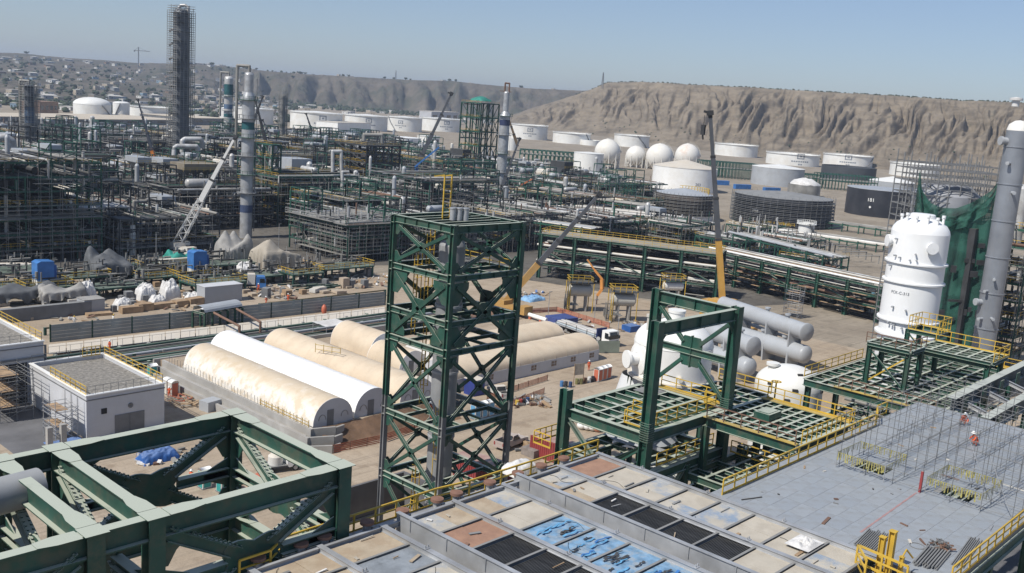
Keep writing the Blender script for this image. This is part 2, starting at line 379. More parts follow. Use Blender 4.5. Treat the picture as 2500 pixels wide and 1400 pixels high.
def lerp(tb, x):
    if x <= tb[0][0]: return tb[0][1]
    for (a, p), (c, q) in zip(tb[:-1], tb[1:]):
        if x <= c: return p+(q-p)*(x-a)/(c-a)
    return tb[-1][1]
def n2(x, y, o=4):
    s = 0; a = 1; t = 0
    for i in range(o):
        s += a*noise.noise(Vector((x, y, i*7.3))); t += a; a *= .5; x *= 2.03; y *= 2.03
    return s/t
M_BASE = [(1200,1800),(1250,1750),(1400,1640),(1500,1540),(1600,1400),(1700,1290),(1900,1200),(2100,1160),(2300,1120),(2600,1050),(3300,950)]
M_CREST = [(1215,300),(1245,291),(1290,272),(1330,256),(1380,240),(1440,219),(1480,201),(1560,200),(1640,204),(1700,208),(1800,212),(2000,224),(2200,235),(2350,246),(2500,251),(3300,318)]
def mesa_pt(px, t):
    d0 = lerp(M_BASE, px); dc = d0+400
    pc = far_at(px, lerp(M_CREST, px), dc); hc = max(1.5, pc.z)
    s = px*.5
    big = n2(s/62, 3.1, 2)*105
    if t <= 1:
        d = d0+(dc-d0)*t + abs(big)*math.sin(math.pi*min(1, t))*.6
        q = s - 55*t + 40*t*n2(s/70+7, t*1.6, 2) + 19*noise.noise(Vector((s/34, t*2.2, 3))) + 5*noise.noise(Vector((s/9, t*5, 6)))
        env = min(1, t/.35)*(1 if t < .7 else 1-.8*(t-.7)/.3)*min(1, hc/60)
        tri = lambda x: abs(2*(x-math.floor(x+.5)))
        am = .65+.7*noise.noise(Vector((s/40, t, 12)))
        k2 = min(1, max(0, (t-.25)/.3))
        g = 21*(tri(q/44+.35*noise.noise(Vector((s/55, t*1.5, 21))))-.5)*am + 13*(tri(q/15.5+.3*noise.noise(Vector((s/20, t*3, 1))))-.5)*(.5+.5*k2) + 8*(tri(q/6.8+.5*noise.noise(Vector((s/7, t*5, 2))))-.5)*k2 + 5*n2(q/5, t*9, 3)
        prof = .45*t+.55*t**1.25 + .05*noise.noise(Vector((s/30, t*3, 15)))*min(1, t*3)*(1-t)*4*.5
        h = hc*prof + env*g
        h = max(-2+4*t, h)
        if t > .9: k = (t-.9)/.1; h = h*(1-k*.85)+hc*k*.85
    else:
        k = t-1; d = dc+k*900; h = mesa_pt(px, 1.0)[2]*max(0, 1-k*12)+hc*min(1, k*12) + 2.0*n2(s/9, k*14, 4)*min(1, k*40)
    p = far_at(px, 250, d); return (p.x, p.y, h)
NC, NR = 760, 110
rows = [i/NR for i in range(NR+1)]+[1.01,1.03,1.08,1.3,2.0]
v = []
for t in rows:
    for i in range(NC+1): v.append(mesa_pt(1205+(3300-1205)*(i/NC), t))
f = [(j*(NC+1)+i, j*(NC+1)+i+1, (j+1)*(NC+1)+i+1, (j+1)*(NC+1)+i) for j in range(len(rows)-1) for i in range(NC)]
b = M(); b.add(v, f, True); setting('eroded_mesa_hill', b, HILLM)

F_BASE = [(-500,1150),(0,1300),(300,1450),(480,1600),(650,2050),(750,2350),(1000,2450),(1300,2500),(3300,2500)]
F_CREST = [(-500,96),(0,129),(60,131),(120,138),(180,143),(250,147),(330,154),(480,157),(560,163),(650,174),(750,182),(850,187),(930,192),(1010,196),(1100,198),(1180,207),(1300,217),(1430,222),(1700,250),(3300,360)]
F_DC = [(-500,3300),(0,3300),(300,3200),(480,2850),(700,2750),(3300,2800)]
def far_h(px, d):
    d0 = lerp(F_BASE, px); dc = lerp(F_DC, px); t = (d-d0)/(dc-d0)
    hc = max(60, height(px, lerp(F_CREST, px), far_at(px, 250, dc)))
    if t <= 0: return 0
    if t > 1: return hc
    k = min(1, max(0, (px-250)/450))                        # town slope on the left, cliff on the right
    return hc*((1-k)*(.95*t**1.2+.05*t) + k*(.12*t/.6 if t < .6 and px < 720 else (.12+.88*((t-.6)/.4)**1.2 if px < 720 else .15*t+.85*t**1.5)))
def far_pt(px, t):
    d0 = lerp(F_BASE, px); dc = lerp(F_DC, px); s = px
    d = d0+(dc-d0)*t
    h = far_h(px, d)
    k = min(1, max(0, (px-350)/250))
    if t < 1:
        w = s+30*t*n2(s/110, t*2, 2)
        tt = t if px > 720 else max(0, (t-.55)/.45)
        env = math.sin(math.pi*min(1, tt))
        h += env*k*(6*n2(w/7,t*6,3)+70*(abs(noise.noise(Vector((w/52, t*.9, 2))))-.2)+36*(abs(noise.noise(Vector((w/22, t*1.5, 4))))-.2)+12*(abs(noise.noise(Vector((w/9, t*2.5, 6))))-.2))
        h += (1-k)*5*n2(s/60, t*7, 4)*min(1, t*5)
        if t > .95: h = h*(1-(t-.95)/.05)+far_h(px, dc)*(t-.95)/.05
    else: h += 1.5*n2(s/9, t*30, 2)
    p = far_at(px, 250, d); return (p.x, p.y, max(h, -2+3*t))
NC2, NR2 = 520, 46
rows = [i/NR2 for i in range(NR2+1)]+[1.01,1.05,1.2,1.6]
v = [far_pt(-500+3800*(i/NC2), t) for t in rows for i in range(NC2+1)]
f = [(j*(NC2+1)+i, j*(NC2+1)+i+1, (j+1)*(NC2+1)+i+1, (j+1)*(NC2+1)+i) for j in range(len(rows)-1) for i in range(NC2)]
b = M(); b.add(v, f, True); setting('far_hills', b, HILLF)

# ------------------------------------------------------------------ the far town
HM = [mat('town_wall_white', (.62,.61,.58), .8, 0, .1, .1), mat('town_wall_tan', (.42,.36,.28), .8, 0, .15, .1), mat('town_wall_grey', (.30,.31,.32), .8, 0, .15, .1),
      mat('town_wall_blue', (.24,.34,.42), .8, 0, .1, .1), mat('town_wall_brick', (.26,.17,.12), .8, 0, .15, .1)]
HR = [mat('town_roof_pale', (.50,.48,.44), .8, 0, .15, .1), mat('town_roof_dark', (.16,.15,.14), .8, 0, .2, .1)]
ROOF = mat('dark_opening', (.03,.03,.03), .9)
houses = []
KIND = ['small white flat-roofed house in the far town', 'tan two-storey house in the far town', 'low grey shed-roofed house in the far town', 'pale blue house in the far town', 'brick house with dark gable roof in the far town']
for k in range(5):
    b = M(); w, l, h = [(8,9,3.6),(8,8,6.2),(14,8,4),(9,7,4.5),(12,8,4)][k]
    b.box(-w/2,w/2,-l/2,l/2,-3,h); b.cur = 1
    if k == 4: b.add([(-w/2-.4,-l/2-.4,h),(w/2+.4,-l/2-.4,h),(w/2+.4,l/2+.4,h),(-w/2-.4,l/2+.4,h),(-w/2-.4,0,h+2.2),(w/2+.4,0,h+2.2)], [(0,1,5,4),(3,4,5,2),(0,4,3),(1,2,5)])
    elif k == 2: b.add([(-w/2-.4,-l/2-.4,h+.2),(w/2+.4,-l/2-.4,h+.2),(w/2+.4,l/2+.4,h+1.4),(-w/2-.4,l/2+.4,h+1.4),(-w/2-.4,-l/2-.4,h),(w/2+.4,-l/2-.4,h)], [(0,1,2,3),(0,4,5,1)])
    else: b.box(-w/2-.15,w/2+.15,-l/2-.15,l/2+.15,h,h+.5)
    b.cur = 2
    for x in (-.28,.25): b.box(w*x-.6,w*x+.6,-l/2-.03,-l/2+.1,1.2,2.5); b.box(-w/2-.03,-w/2+.1,l*x-.6,l*x+.6,1.2,2.5)
    houses.append(b.mesh('town_house', (0,0,0), [HM[k], HR[0 if k < 4 else 1], ROOF]))
def town_house(px, d, k):
    p = far_at(px, 250, d); o = bpy.data.objects.new('town_house', houses[k]); COL.objects.link(o)
    o.location = (p.x, p.y, far_h(px, d)); o.rotation_euler = (0,0,rnd.choice((0,.2,.5,.9))+rnd.random()*.15)
    q = rnd.uniform(.8, 1.5); o.scale = (q*rnd.uniform(.8,1.5), q, rnd.uniform(.8, 1.2))
    o['label'] = KIND[k]; o['category'] = 'house'; o['group'] = KIND[k].replace('house', 'houses')
for i in range(215): town_house(rnd.uniform(-20, 690), 1150+1900*rnd.random()**1.25, rnd.choice((0,0,0,1,1,2,2,3,4)))
for i in range(45): town_house(rnd.uniform(480, 1240), rnd.uniform(1700, 2380), rnd.choice((0,0,1,2)))
for i in range(30): town_house(rnd.uniform(0, 1420), lerp(F_DC, 600)+rnd.uniform(10, 120) if False else 2830+rnd.uniform(0, 500), rnd.choice((0,1,2)))
def crown(k):
    r = random.Random(k); b = M()
    for i in range(11):
        a = r.uniform(0, 6.28); q = r.uniform(.1, 1)*2.3
        n0 = len(b.v); b.ball((q*math.cos(a), q*math.sin(a), 2.4+r.uniform(-.9,1.5)), r.uniform(.8,1.6), 6, 4, .8)
        for j in range(n0, len(b.v)): p = b.v[j]; b.v[j] = tuple(c+r.uniform(-.22,.22) for c in p)
    b.tube((0,0,-1.5),(0,0,2), .22, 5)
    return b
crowns = [crown(k).mesh('tree', (0,0,0), [FOLI]) for k in range(4)]
def tree(px, d, s=1.0):
    p = far_at(px, 250, d); o = bpy.data.objects.new('tree', crowns[rnd.randrange(4)]); COL.objects.link(o)
    o.location = (p.x, p.y, far_h(px, d)); q = s*rnd.uniform(.8,1.7); o.scale = (q*1.2, q*1.2, q); o.rotation_euler = (0,0,rnd.uniform(0,6))
    o['label'] = 'dark green tree among the houses of the far town'; o['category'] = 'tree'; o['group'] = 'trees of the far town'
for i in range(250): tree(rnd.uniform(-20, 760), 1100+1900*rnd.random()**1.2)
for i in range(45): tree(rnd.choice((rnd.uniform(0,130), rnd.uniform(300,900), rnd.uniform(900,1420))), 3300 if i%3 == 0 else 2840, 1.1)
b = M()
for i in range(1300):
    r = rnd.random()
    if r < .45: px, d = rnd.uniform(690, 1260), rnd.uniform(2050, 2420)
    elif r < .8: px, d = rnd.uniform(-30, 720), 1120+1700*rnd.random()**1.3
    else: px, d = rnd.uniform(0, 700), 1200+300*rnd.random()
    p = far_at(px, 250, d); z = far_h(px, d); q = rnd.uniform(1.6, 4.4)
    n0 = len(b.v); b.ball((p.x, p.y, z+q*.5), q, 6, 4, .75)
    for j in range(n0, len(b.v)): c = b.v[j]; b.v[j] = tuple(w+rnd.uniform(-.28,.28)*q for w in c)
setting('scrub_vegetation', b, FOLI, 'stuff')
b = M()
for i in range(420):                                       # desert scrub along the mesa's crest and fans
    px = rnd.uniform(1400, 2560); t = rnd.choice((1.005, 1.01, 1.02, .99, rnd.uniform(.02,.3)))
    p = mesa_pt(px, t); q = rnd.uniform(.7, 1.9)
    n0 = len(b.v); b.ball((p[0], p[1], p[2]+q*.3), q, 5, 3, .7)
    for j in range(n0, len(b.v)): c = b.v[j]; b.v[j] = tuple(w+rnd.uniform(-.25,.25)*q for w in c)
setting('desert_scrub', b, FOLI, 'stuff')
# skyline mast things
def mast(px, ytop, ybase, d, w, label, cat='mast'):
    p = far_at(px, ybase, d); t = far_at(px, ytop, d); b = M()
    for sx in (-1,1):
        for sy in (-1,1): b.bar((p.x+sx*w,p.y+sy*w,p.z-8), (p.x+sx*w*.2,p.y+sy*w*.2,t.z), .5, .5)
    k = 8
    for i in range(k):
        z = p.z+(t.z-p.z)*i/k; q = w*(1-.8*i/k); b.bar((p.x-q,p.y-q,z),(p.x+q,p.y-q,z+(t.z-p.z)/k),.3,.3); b.bar((p.x-q,p.y+q,z),(p.x-q,p.y-q,z+(t.z-p.z)/k),.3,.3)
    return solo('radio_mast', b, GREY, label, cat, (p.x,p.y,p.z))
mast(1471, 177, 206, 1720, 1.6, 'slim lattice radio mast on the left shoulder of the mesa')
mast(966, 172, 192, 2800, 1.5, 'thin radio mast on the skyline of the far hills')
p = far_at(338, 158, 2900); t = far_at(338, 116, 2900)
r = thing('tower_crane', 'distant tower crane standing on the skyline left of the tallest scaffolded column', 'crane', (p.x,p.y,p.z))
obj('mast', M().bar((p.x,p.y,p.z-10),(p.x,p.y,t.z),2,2), GREY, r)
jx = Vector((_R.x,_R.y,0)).normalized(); j = Vector((p.x,p.y,height(338,124,p)))
obj('jib', M().bar(j-jx*12, j+jx*31, 1.4, 1.8), GREY, r); obj('tie_bar', M().bar(j+Vector((0,0,9)), j+jx*22, .5,.5).bar(j+Vector((0,0,9)), j-jx*11, .5,.5), GREY, r)
obj('counterweight', M().bar(j-jx*12-Vector((0,0,2)), j-jx*9-Vector((0,0,2)), 2, 3), DARK, r)
p = far_at(2480, 252, 1300); b = M(); b.lathe((p.x,p.y,p.z-4), [[(4,0),(4,7)],[(7,7),(7,9.5)],[(7,9.5),(0,11)],[(4,7),(7,7)]], 14)
solo('hilltop_tank', b, HM[0], 'small pale round building on the skyline at the far right', 'building', (p.x,p.y,p.z))
# ------------------------------------------------------------------ text and emblems
def text_shape(s, size):
    cu = bpy.data.curves.new('text', 'FONT'); cu.body = s; cu.size = size; cu.align_x = 'CENTER'; cu.align_y = 'CENTER'; cu.resolution_u = 3
    o = bpy.data.objects.new('text', cu); me = bpy.data.meshes.new_from_object(o)
    v = [tuple(p.co) for p in me.vertices]; f = [tuple(p.vertices) for p in me.polygons]
    bpy.data.objects.remove(o); bpy.data.meshes.remove(me); bpy.data.curves.remove(cu)
    return v, f
def wrap(b, shape, c, r, ang, z, off=.04):       # flat lettering wrapped round a vertical shell at bearing ang
    v, f = shape; out = []
    for (x, y, q) in v:
        a = ang - x/r if False else ang + x/r
        out.append((c[0]+(r+off)*math.cos(a), c[1]+(r+off)*math.sin(a), z+y))
    b.add(out, f); return b
def rects(rs):
    v = []; f = []
    for (x0, y0, x1, y1) in rs:
        n = max(1, int((x1-x0)/1.2)); k = len(v)
        for i in range(n+1): x = x0+(x1-x0)*i/n; v += [(x,y0,0),(x,y1,0)]
        f += [(k+2*i, k+2*i+2, k+2*i+3, k+2*i+1) for i in range(n)]
    return v, f
PRINT = mat('dark_print', (.06,.07,.09), .7); PRINTG = mat('grey_print', (.22,.24,.27), .7); PRINTW = mat('white_print', (.75,.75,.72), .7)
TANKS = {}
def tank(l, r, yb, yt, label, m=WHITE, roof='open', rise=2.0, rm=None, rim=True, stair=None, text=None, tm=None, tsize=3.2, logo=None, tpos=.35, tz=.55, base=0.0, cat='storage tank', name='storage_tank', rings=0, group=None):
    pc = (l+r)/2; fr = at(pc, yb, base); s = scale(fr); dd = math.hypot(fr.x, fr.y)
    rad = (r-l)/2/s; rad *= 1+rad/dd
    u = Vector((fr.x, fr.y, 0))/dd; c = Vector((fr.x, fr.y, 0))+u*rad
    h = height(pc, yt, fr)
    t = thing(name, label, cat, (c.x, c.y, base), group)
    N = 56; b = M(); b.lathe((c.x,c.y,0), [[(rad,base),(rad,h)]], N); obj('shell', b, m, t)
    b = M(); rm = rm or m
    if roof == 'cone': b.lathe((c.x,c.y,h), [[(rad+.15,0),(rad+.15,.25)],[(rad+.15,.25),(rad*.5,.25+rise*.5),(0,.25+rise)]], N)
    elif roof == 'dome': b.lathe((c.x,c.y,h), [[(rad+.15,0),(rad+.15,.25)],[(rad*math.cos(k*math.pi/16), .25+rise*math.sin(k*math.pi/16)) for k in range(9)]], N)
    else: b.lathe((c.x,c.y,h), [[(rad-.05,0),(rad-.25,-1.2)],[(rad-.25,-1.2),(0,-1.0)]], N)
    rf = obj('roof', b, rm, t)
    if rim:
        b = M(); b.lathe((c.x,c.y,h), [[(rad,-.55),(rad+.75,-.5)],[(rad+.75,-.5),(rad+.75,-.3)],[(rad+.75,-.3),(rad,-.25)]], N); obj('wind_girder', b, m, t)
        b = M()
        for k in range(30):
            a = 2*math.pi*k/30; q = (c.x+(rad+.6)*math.cos(a), c.y+(rad+.6)*math.sin(a)); a2 = 2*math.pi*(k+1)/30; q2 = (c.x+(rad+.6)*math.cos(a2), c.y+(rad+.6)*math.sin(a2))
            b.bar((*q,h-.3),(*q,h+.9),.1,.1); b.bar((*q,h+.9),(*q2,h+.9),.1,.1); b.bar((*q,h+.3),(*q2,h+.3),.08,.08)
        obj('handrail', b, m, rf, 'stuff')
    a0 = math.atan2(-u.y, -u.x)                      # bearing of the side facing us
    if stair:
        b = M(); n = 22; pts = []
        for k in range(n+1):
            a = a0+stair[0]+(stair[1]-stair[0])*k/n; pts.append((c.x+(rad+.6)*math.cos(a), c.y+(rad+.6)*math.sin(a), base+(h-base)*(1-k/n)))
        for p, q in zip(pts[:-1], pts[1:]): b.bar(p, q, 1.0, .35); b.bar((p[0],p[1],p[2]+1),(q[0],q[1],q[2]+1),.1,.1)
        obj('spiral_stair', b, GREY if m is not BLACKT else GALV, t)
    if logo:
        w = rad*.34; b = M()
        wrap(b, rects([(-w*.42,w*.25,w*.42,w*.36),(-w*.42,w*.74,w*.42,w*.85),(-w*.42,w*.36,-w*.28,w*.74),(w*.28,w*.36,w*.42,w*.74),(-w*.14,w*.46,w*.14,w*.64)]), c, rad, a0+logo, base+(h-base)*.42)
        wrap(b, rects([(-w*1.0+i*w*.25,-w*.1,-w*1.0+i*w*.25+w*.19,w*.05) for i in range(8)]), c, rad, a0+logo, base+(h-base)*.42)
        wrap(b, rects([(-w*.22,-w*.42,-w*.03,-w*.26),(w*.03,-w*.42,w*.22,-w*.26)]), c, rad, a0+logo, base+(h-base)*.42)
        obj('painted_emblem', b, PRINTG, t, 'stuff')
    if text:
        b = M(); wrap(b, text_shape(text, tsize), c, rad, a0+tpos, base+(h-base)*tz); obj('painted_number', b, tm or PRINT, t)
    for k in range(rings):
        z = base+(h-base)*(k+.6)/rings; b = M()
        for i in range(48):
            a = 2*math.pi*i/48; a2 = 2*math.pi*(i+1)/48
            b.bar((c.x+(rad+1.2)*math.cos(a),c.y+(rad+1.2)*math.sin(a),z),(c.x+(rad+1.2)*math.cos(a2),c.y+(rad+1.2)*math.sin(a2),z),.14,.14)
            b.bar((c.x+(rad+.7)*math.cos(a),c.y+(rad+.7)*math.sin(a),z-.9),(c.x+(rad+.7)*math.cos(a2),c.y+(rad+.7)*math.sin(a2),z-.9),.9,.06)
        obj('scaffold_ring', b, GREY if m is BLACKT else PIPEG, t)
    if rings:
        b = M()
        for i in range(48):
            a = 2*math.pi*i/48; q = (c.x+(rad+1.2)*math.cos(a), c.y+(rad+1.2)*math.sin(a)); b.bar((*q,base),(*q,h+1),.09,.09)
        obj('scaffold_posts', b, GREY, t, 'stuff')
    TANKS[label] = (c, rad, h, a0, t); return t
tank(178,273,292,257,'white domed tank at the far left with a diagonal stair', m=WHITE, roof='dome', rise=6.5, stair=(.5,1.35), rim=False)
tank(275,317,291,253,'narrow white tank between the domed tank and a wider flat tank', roof='dome', rise=1.5, rim=False, stair=(-.1,-.9))
tank(315,412,293,262,'wide pale tank left of the tallest scaffolded column', stair=(-.5,-.1))
tank(536,566,302,266,'small white tank right behind the blue banded column', rim=False, roof='cone')
tank(566,668,303,266,'white tank behind the tall silver column', roof='cone', rise=1)
tank(707,836,318,277,'white tank with an emblem left of the white box building', logo=.25, roof='cone', rise=1.5)
tank(840,946,320,284,'white tank with an emblem standing behind the white box building', logo=.12, roof='cone', rise=1.5)
tank(945,1030,322,288,'white tank with an emblem and stair right of the white box building', logo=-.25, stair=(-1.2,-.5), roof='cone', rise=1)
tank(1027,1124,322,291,'white tank behind the long grey crane boom', logo=.3, roof='cone', rise=1)
tank(1238,1336,341,306,'pale tank at the foot of the hill right of the slim steel column', logo=.12)
tank(1348,1441,352,326,'cream tank at the hill foot behind the green pipe rack', stair=(.8,1.3))
tank(1415,1466,356,343,'low white tank directly behind the largest left sphere', rim=False)
tank(1497,1584,360,331,'white tank at the hill foot behind the spheres', stair=(.3,1.0))
tank(1742,1849,383,354,'pale tank at the hill foot right of the spheres')
tank(1867,1999,405,377,'white tank with an emblem behind the grey tank', logo=.3)
tank(2006,2129,408,380,'wide white tank with a diagonal stair above the dark tank', stair=(1.4,.75), logo=.02)
tank(2168,2290,433,401,'white tank partly hidden by the green netted scaffold', text='140', tm=PRINTG, tsize=3, tpos=-.1)
tank(1398,1471,418,376,'small white tank in front of the left sphere', rim=False, roof='cone', rise=.8, text='8', tsize=3, tpos=1.1)
tank(1588,1746,470,412,'large white cone roof tank numbered 203', m=WHITEB, roof='cone', rise=4.2, rm=OFFW, rim=False, text='203', tsize=2.3, tpos=.45, tz=.35)
tank(1830,1960,456,412,'grey ribbed tank with a white cone roof', m=GREYV, roof='cone', rise=2.2, rm=WHITE, rim=False)
tank(2000,2136,447,409,'long dark tank below the white tank with the diagonal stair', m=mat('dark_grey_tank_paint', (.05,.055,.06), .6, 0, .2, .1), roof='flat', rim=False)
tank(2118,2232,470,446,'low grey tank with white cone roof behind tank 181', m=GREYV, roof='cone', rise=3.5, rm=WHITE, rim=False)
tank(2058,2232,532,466,'black tank numbered 181', m=BLACKT, roof='cone', rise=.6, rm=GREYV, rim=False, text='181', tm=PRINTW, tsize=2.5, tpos=-.28, tz=.62)
c, rad, h, a0, t = TANKS['black tank numbered 181']; b = M(); wrap(b, ([(-.65,0,0),(0,-.65,0),(.65,0,0),(0,.65,0)], [(0,1,2,3)]), c, rad, a0-.28, h*.36, .05); obj('painted_diamond', b, PRINTW, t)
tank(1920,2001,481,453,'squat grey tank topped with bright white sheeting', m=PIPEG, roof='flat', rim=False)
c, rad, h, a0, t = TANKS['squat grey tank topped with bright white sheeting']
b = M(); b.lathe((c.x,c.y,h), [[(rad*(.92-.02*k)*math.cos(k*math.pi/14), 3.8*math.sin(k*math.pi/14)) for k in range(8)]], 22)
b.v = [(x+n2(x*.3,y*.3,3)*1.6, y+n2(y*.3,x*.3+4,3)*1.6, z+n2(x*.4+9,y*.4,3)*1.3) for x,y,z in b.v]
solo('white_sheeting', b, TARPW, 'bright white crumpled sheeting draped over the squat grey tank', 'sheeting', (c.x,c.y,h))
tank(1597,1735,526,478,'brown unpainted tank wrapped in scaffold rings', m=BROWNT, roof='cone', rise=2.2, rm=GREYV, rim=False, rings=6, base=2.5)
c, rad, h, a0, t = TANKS['brown unpainted tank wrapped in scaffold rings']
obj('foundation_skirt', M().lathe((c.x,c.y,0), [[(rad+1.0,0),(rad+.9,2.4)],[(rad+.9,2.4),(0,2.45)]], 40), TARPW, t)
b = M()
for k in range(16):
    a = a0-.2+k*.13; q = Vector((c.x+(rad*.86)*math.cos(a+1.5), c.y+rad*.86*math.sin(a+1.5), h+.6)); b.bar(q, q+Vector((0,0,2)), .2,.2); b.bar(q+Vector((0,0,2)), (c.x+rad*.86*math.cos(a+1.63), c.y+rad*.86*math.sin(a+1.63), h+2.6), .2,.2)
    b.bar(q+Vector((0,0,1)), (c.x+rad*.86*math.cos(a+1.63), c.y+rad*.86*math.sin(a+1.63), h+1.6), .15,.15)
obj('roof_railing', b, YEL, t)
tank(1783,2024,556,487,'black tank numbered 204 inside scaffold rings', m=BLACKT, roof='cone', rise=2.0, rm=GREY, rim=False, rings=8, text='204', tm=PRINTW, tsize=2.3, tpos=-.55, tz=.48)
tank(345,426,356,341,'small pale cone roof tank in front of the tallest column', roof='cone', rise=4.5, rm=OFFW, rim=False)
tank(949,1027,372,338,'white tank left of the grey crane boom', m=WHITEB, roof='cone', rise=.6, rim=False)
tank(955,1020,404,374,'lower white tank standing before another white tank', m=WHITEB, roof='flat', rim=False)
tank(1945,1984,588,546,'small white tank with a ladder hoop in front of tank 204', m=WHITE, roof='flat', rim=True, base=0, stair=(.3,1.6))
tank(1294,1322,482,450,'small white vessel with a rusty open top among the pipe racks', m=WHITE, roof='flat', rm=PIPER, rim=True)
tank(1232,1262,368,338,'small pale tank right of the slim steel column', rim=False)
# spheres on legs
def sphere(px, py, r, label, yb):
    g = at(px, yb, 0); s = scale(g); R0 = r/s; c = far_at(px, py, math.hypot(g.x, g.y)+R0)
    t = thing('spherical_gas_tank', label, 'spherical tank', (c.x,c.y,0), 'spherical gas tanks')
    b = M(); b.ball(c, R0, 32, 20); obj('sphere_shell', b, mat('sphere_paint_'+str(px), (.70,.68,.63), .5, 0, .05, .1, stain=(.52,.36,.27) if px > 1650 else (.58,.54,.46), samt=.6, ssc=.09), t)
    for k in range(10):
        a = 2*math.pi*k/10+.2; q = (c.x+R0*.97*math.cos(a), c.y+R0*.97*math.sin(a)); b = M(); b.tube((*q,0),(*q,c.z), .45, 7); obj('leg', b, OFFW, t)
    b = M()
    for k in range(10):
        a = 2*math.pi*k/10+.2; a2 = a+2*math.pi/10
        q = (c.x+R0*.97*math.cos(a), c.y+R0*.97*math.sin(a)); q2 = (c.x+R0*.97*math.cos(a2), c.y+R0*.97*math.sin(a2))
        b.bar((*q,.5),(*q2,c.z*.75),.2,.2); b.bar((*q2,.5),(*q,c.z*.75),.2,.2)
    obj('bracing', b, OFFW, t)
    b = M(); n = 18
    pts = [Vector((c.x+(R0+.5)*math.cos(-.9)*math.cos(k/n*1.5), c.y+(R0+.5)*math.sin(-.9)*math.cos(k/n*1.5), c.z+(R0+.5)*math.sin(k/n*1.5))) for k in range(n+1)]
    for p, q in zip(pts[:-1], pts[1:]): b.bar(p, q, .9, .25); b.bar(p+Vector((0,0,1)), q+Vector((0,0,1)), .12,.12)
    b.lathe((c.x,c.y,c.z+R0), [[(1.4,-.2),(1.4,.3)],[(1.4,.3),(0,.4)]], 10); obj('stair_and_top_platform', b, OFFW, t)
sphere(1483,371,32,'leftmost and largest white spherical gas tank',413)
sphere(1552,381,25,'smallest white spherical gas tank, second from left',410)
sphere(1610,384,34,'third white spherical gas tank from the left',416)
sphere(1678,381,31,'rust streaked rightmost spherical gas tank',410)
def building(l, r, yb, yt, label, depth, m, rm=None, windows=0, ang=0.0, name='site_building', door=True):
    a = at(l, yb, 0); c = at(r, yb, 0); dd = (c-a); w = dd.length; e = dd.normalized(); nrm = Vector((-e.y, e.x, 0)); 
    if nrm.dot(_F) < 0: nrm = -nrm
    h = height((l+r)/2, yt, (a+c)/2)
    t = thing(name, label, 'building', a)
    b = M(); P = lambda x, y, z: tuple(a+e*x+nrm*y+Vector((0,0,z)))
    b.add([P(0,0,0),P(w,0,0),P(w,depth,0),P(0,depth,0),P(0,0,h),P(w,0,h),P(w,depth,h),P(0,depth,h)], [(0,1,5,4),(1,2,6,5),(2,3,7,6),(3,0,4,7)]); obj('wall', b, m, t)
    b = M(); b.add([P(-.3,-.3,h),P(w+.3,-.3,h),P(w+.3,depth+.3,h),P(-.3,depth+.3,h),P(-.3,-.3,h+.4),P(w+.3,-.3,h+.4),P(w+.3,depth+.3,h+.4),P(-.3,depth+.3,h+.4)], [(0,1,5,4),(1,2,6,5),(2,3,7,6),(3,0,4,7),(4,5,6,7),(3,2,1,0)]); obj('roof', b, rm or m, t)
    for k in range(windows):
        x = w*(k+.5)/windows; b = M(); b.add([P(x-w/windows*.3,-.06,h*.45),P(x+w/windows*.3,-.06,h*.45),P(x+w/windows*.3,-.06,h*.75),P(x-w/windows*.3,-.06,h*.75)], [(0,1,2,3)]); obj('window', b, GLASS, t)
    return t
building(824,905,324,301,'white box building in front of the emblem tanks',26,WHITEB,OFFW)
building(1052,1118,304,274,'pale block building behind the grey crane boom',20,PLASTER,OFFW,4)
building(88,445,306,292,'long low warehouse with a dusty tan roof at the left',70,GREY,TAN,9)
building(-60,88,305,286,'low tan roofed shed at the far left edge',80,GREY,TAN,4)
building(98,143,284,250,'brown brick block behind the dark scaffolded tower',20,HM[4],HM[4],4)
building(470,560,306,290,'dusty flat roofed sheds right of the tallest column',60,GREY,TAN,3)
building(1040,1072,362,334,'small white building with a grid of windows by the grey boom',10,WHITE,WHITE,3)
# ------------------------------------------------------------------ process plant: pipe-filled steel structures
def pxy(p):
    v = Vector(p)-EYE; q = v.dot(_F); return (1250+FPX*v.dot(_R)/q, 700-FPX*v.dot(_U)/q)
NEARL = [(-100,655),(300,648),(620,640),(700,655),(1000,640),(1180,630),(1330,622),(1450,600),(1560,575),(1600,560)]
FARL = [(-100,318),(90,318),(450,326),(700,334),(940,345),(1010,392),(1130,398),(1250,395),(1380,432),(1480,446),(1560,470),(1600,540)]
GSTEEL = mat('far_green_steel', (.018,.075,.052), .6, 0, .4, .1, dust=.22, dcol=(.26,.29,.25))
SCAFM = mat('scaffold_tube_grey', (.21,.205,.195), .6, .1, .3, .3)
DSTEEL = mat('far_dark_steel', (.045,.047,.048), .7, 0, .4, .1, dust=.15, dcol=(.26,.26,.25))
FRAMES = [(GSTEEL,'green'),(DSTEEL,'dark'),(GREENP,'weathered green'),(DSTEEL,'dark grey')]
LMK = [(20,'at the left edge'),(75,'by the dark scaffolded tower'),(150,'left of the pale domed tank'),(240,'below the domed tank'),(345,'by the small left crane'),(440,'at the tallest scaffolded column'),(510,'between the tallest column and the banded column'),(556,'at the blue banded column'),(600,'by the tall silver column'),(690,'at the small ringed column'),(770,'below the widest emblem tank'),(850,'beneath the white box building'),(930,'left of the twin white tanks'),(1000,'by the long grey boom'),(1090,'left of the green draped structure'),(1160,'at the green draped structure'),(1220,'by the slim steel column'),(1300,'by the rusty topped vessel'),(1380,'right of the rusty topped vessel'),(1450,'above the big yellow grey crane boom'),(1530,'at the right end of the pipe racks'),(1600,'beside the brown scaffolded tank')]
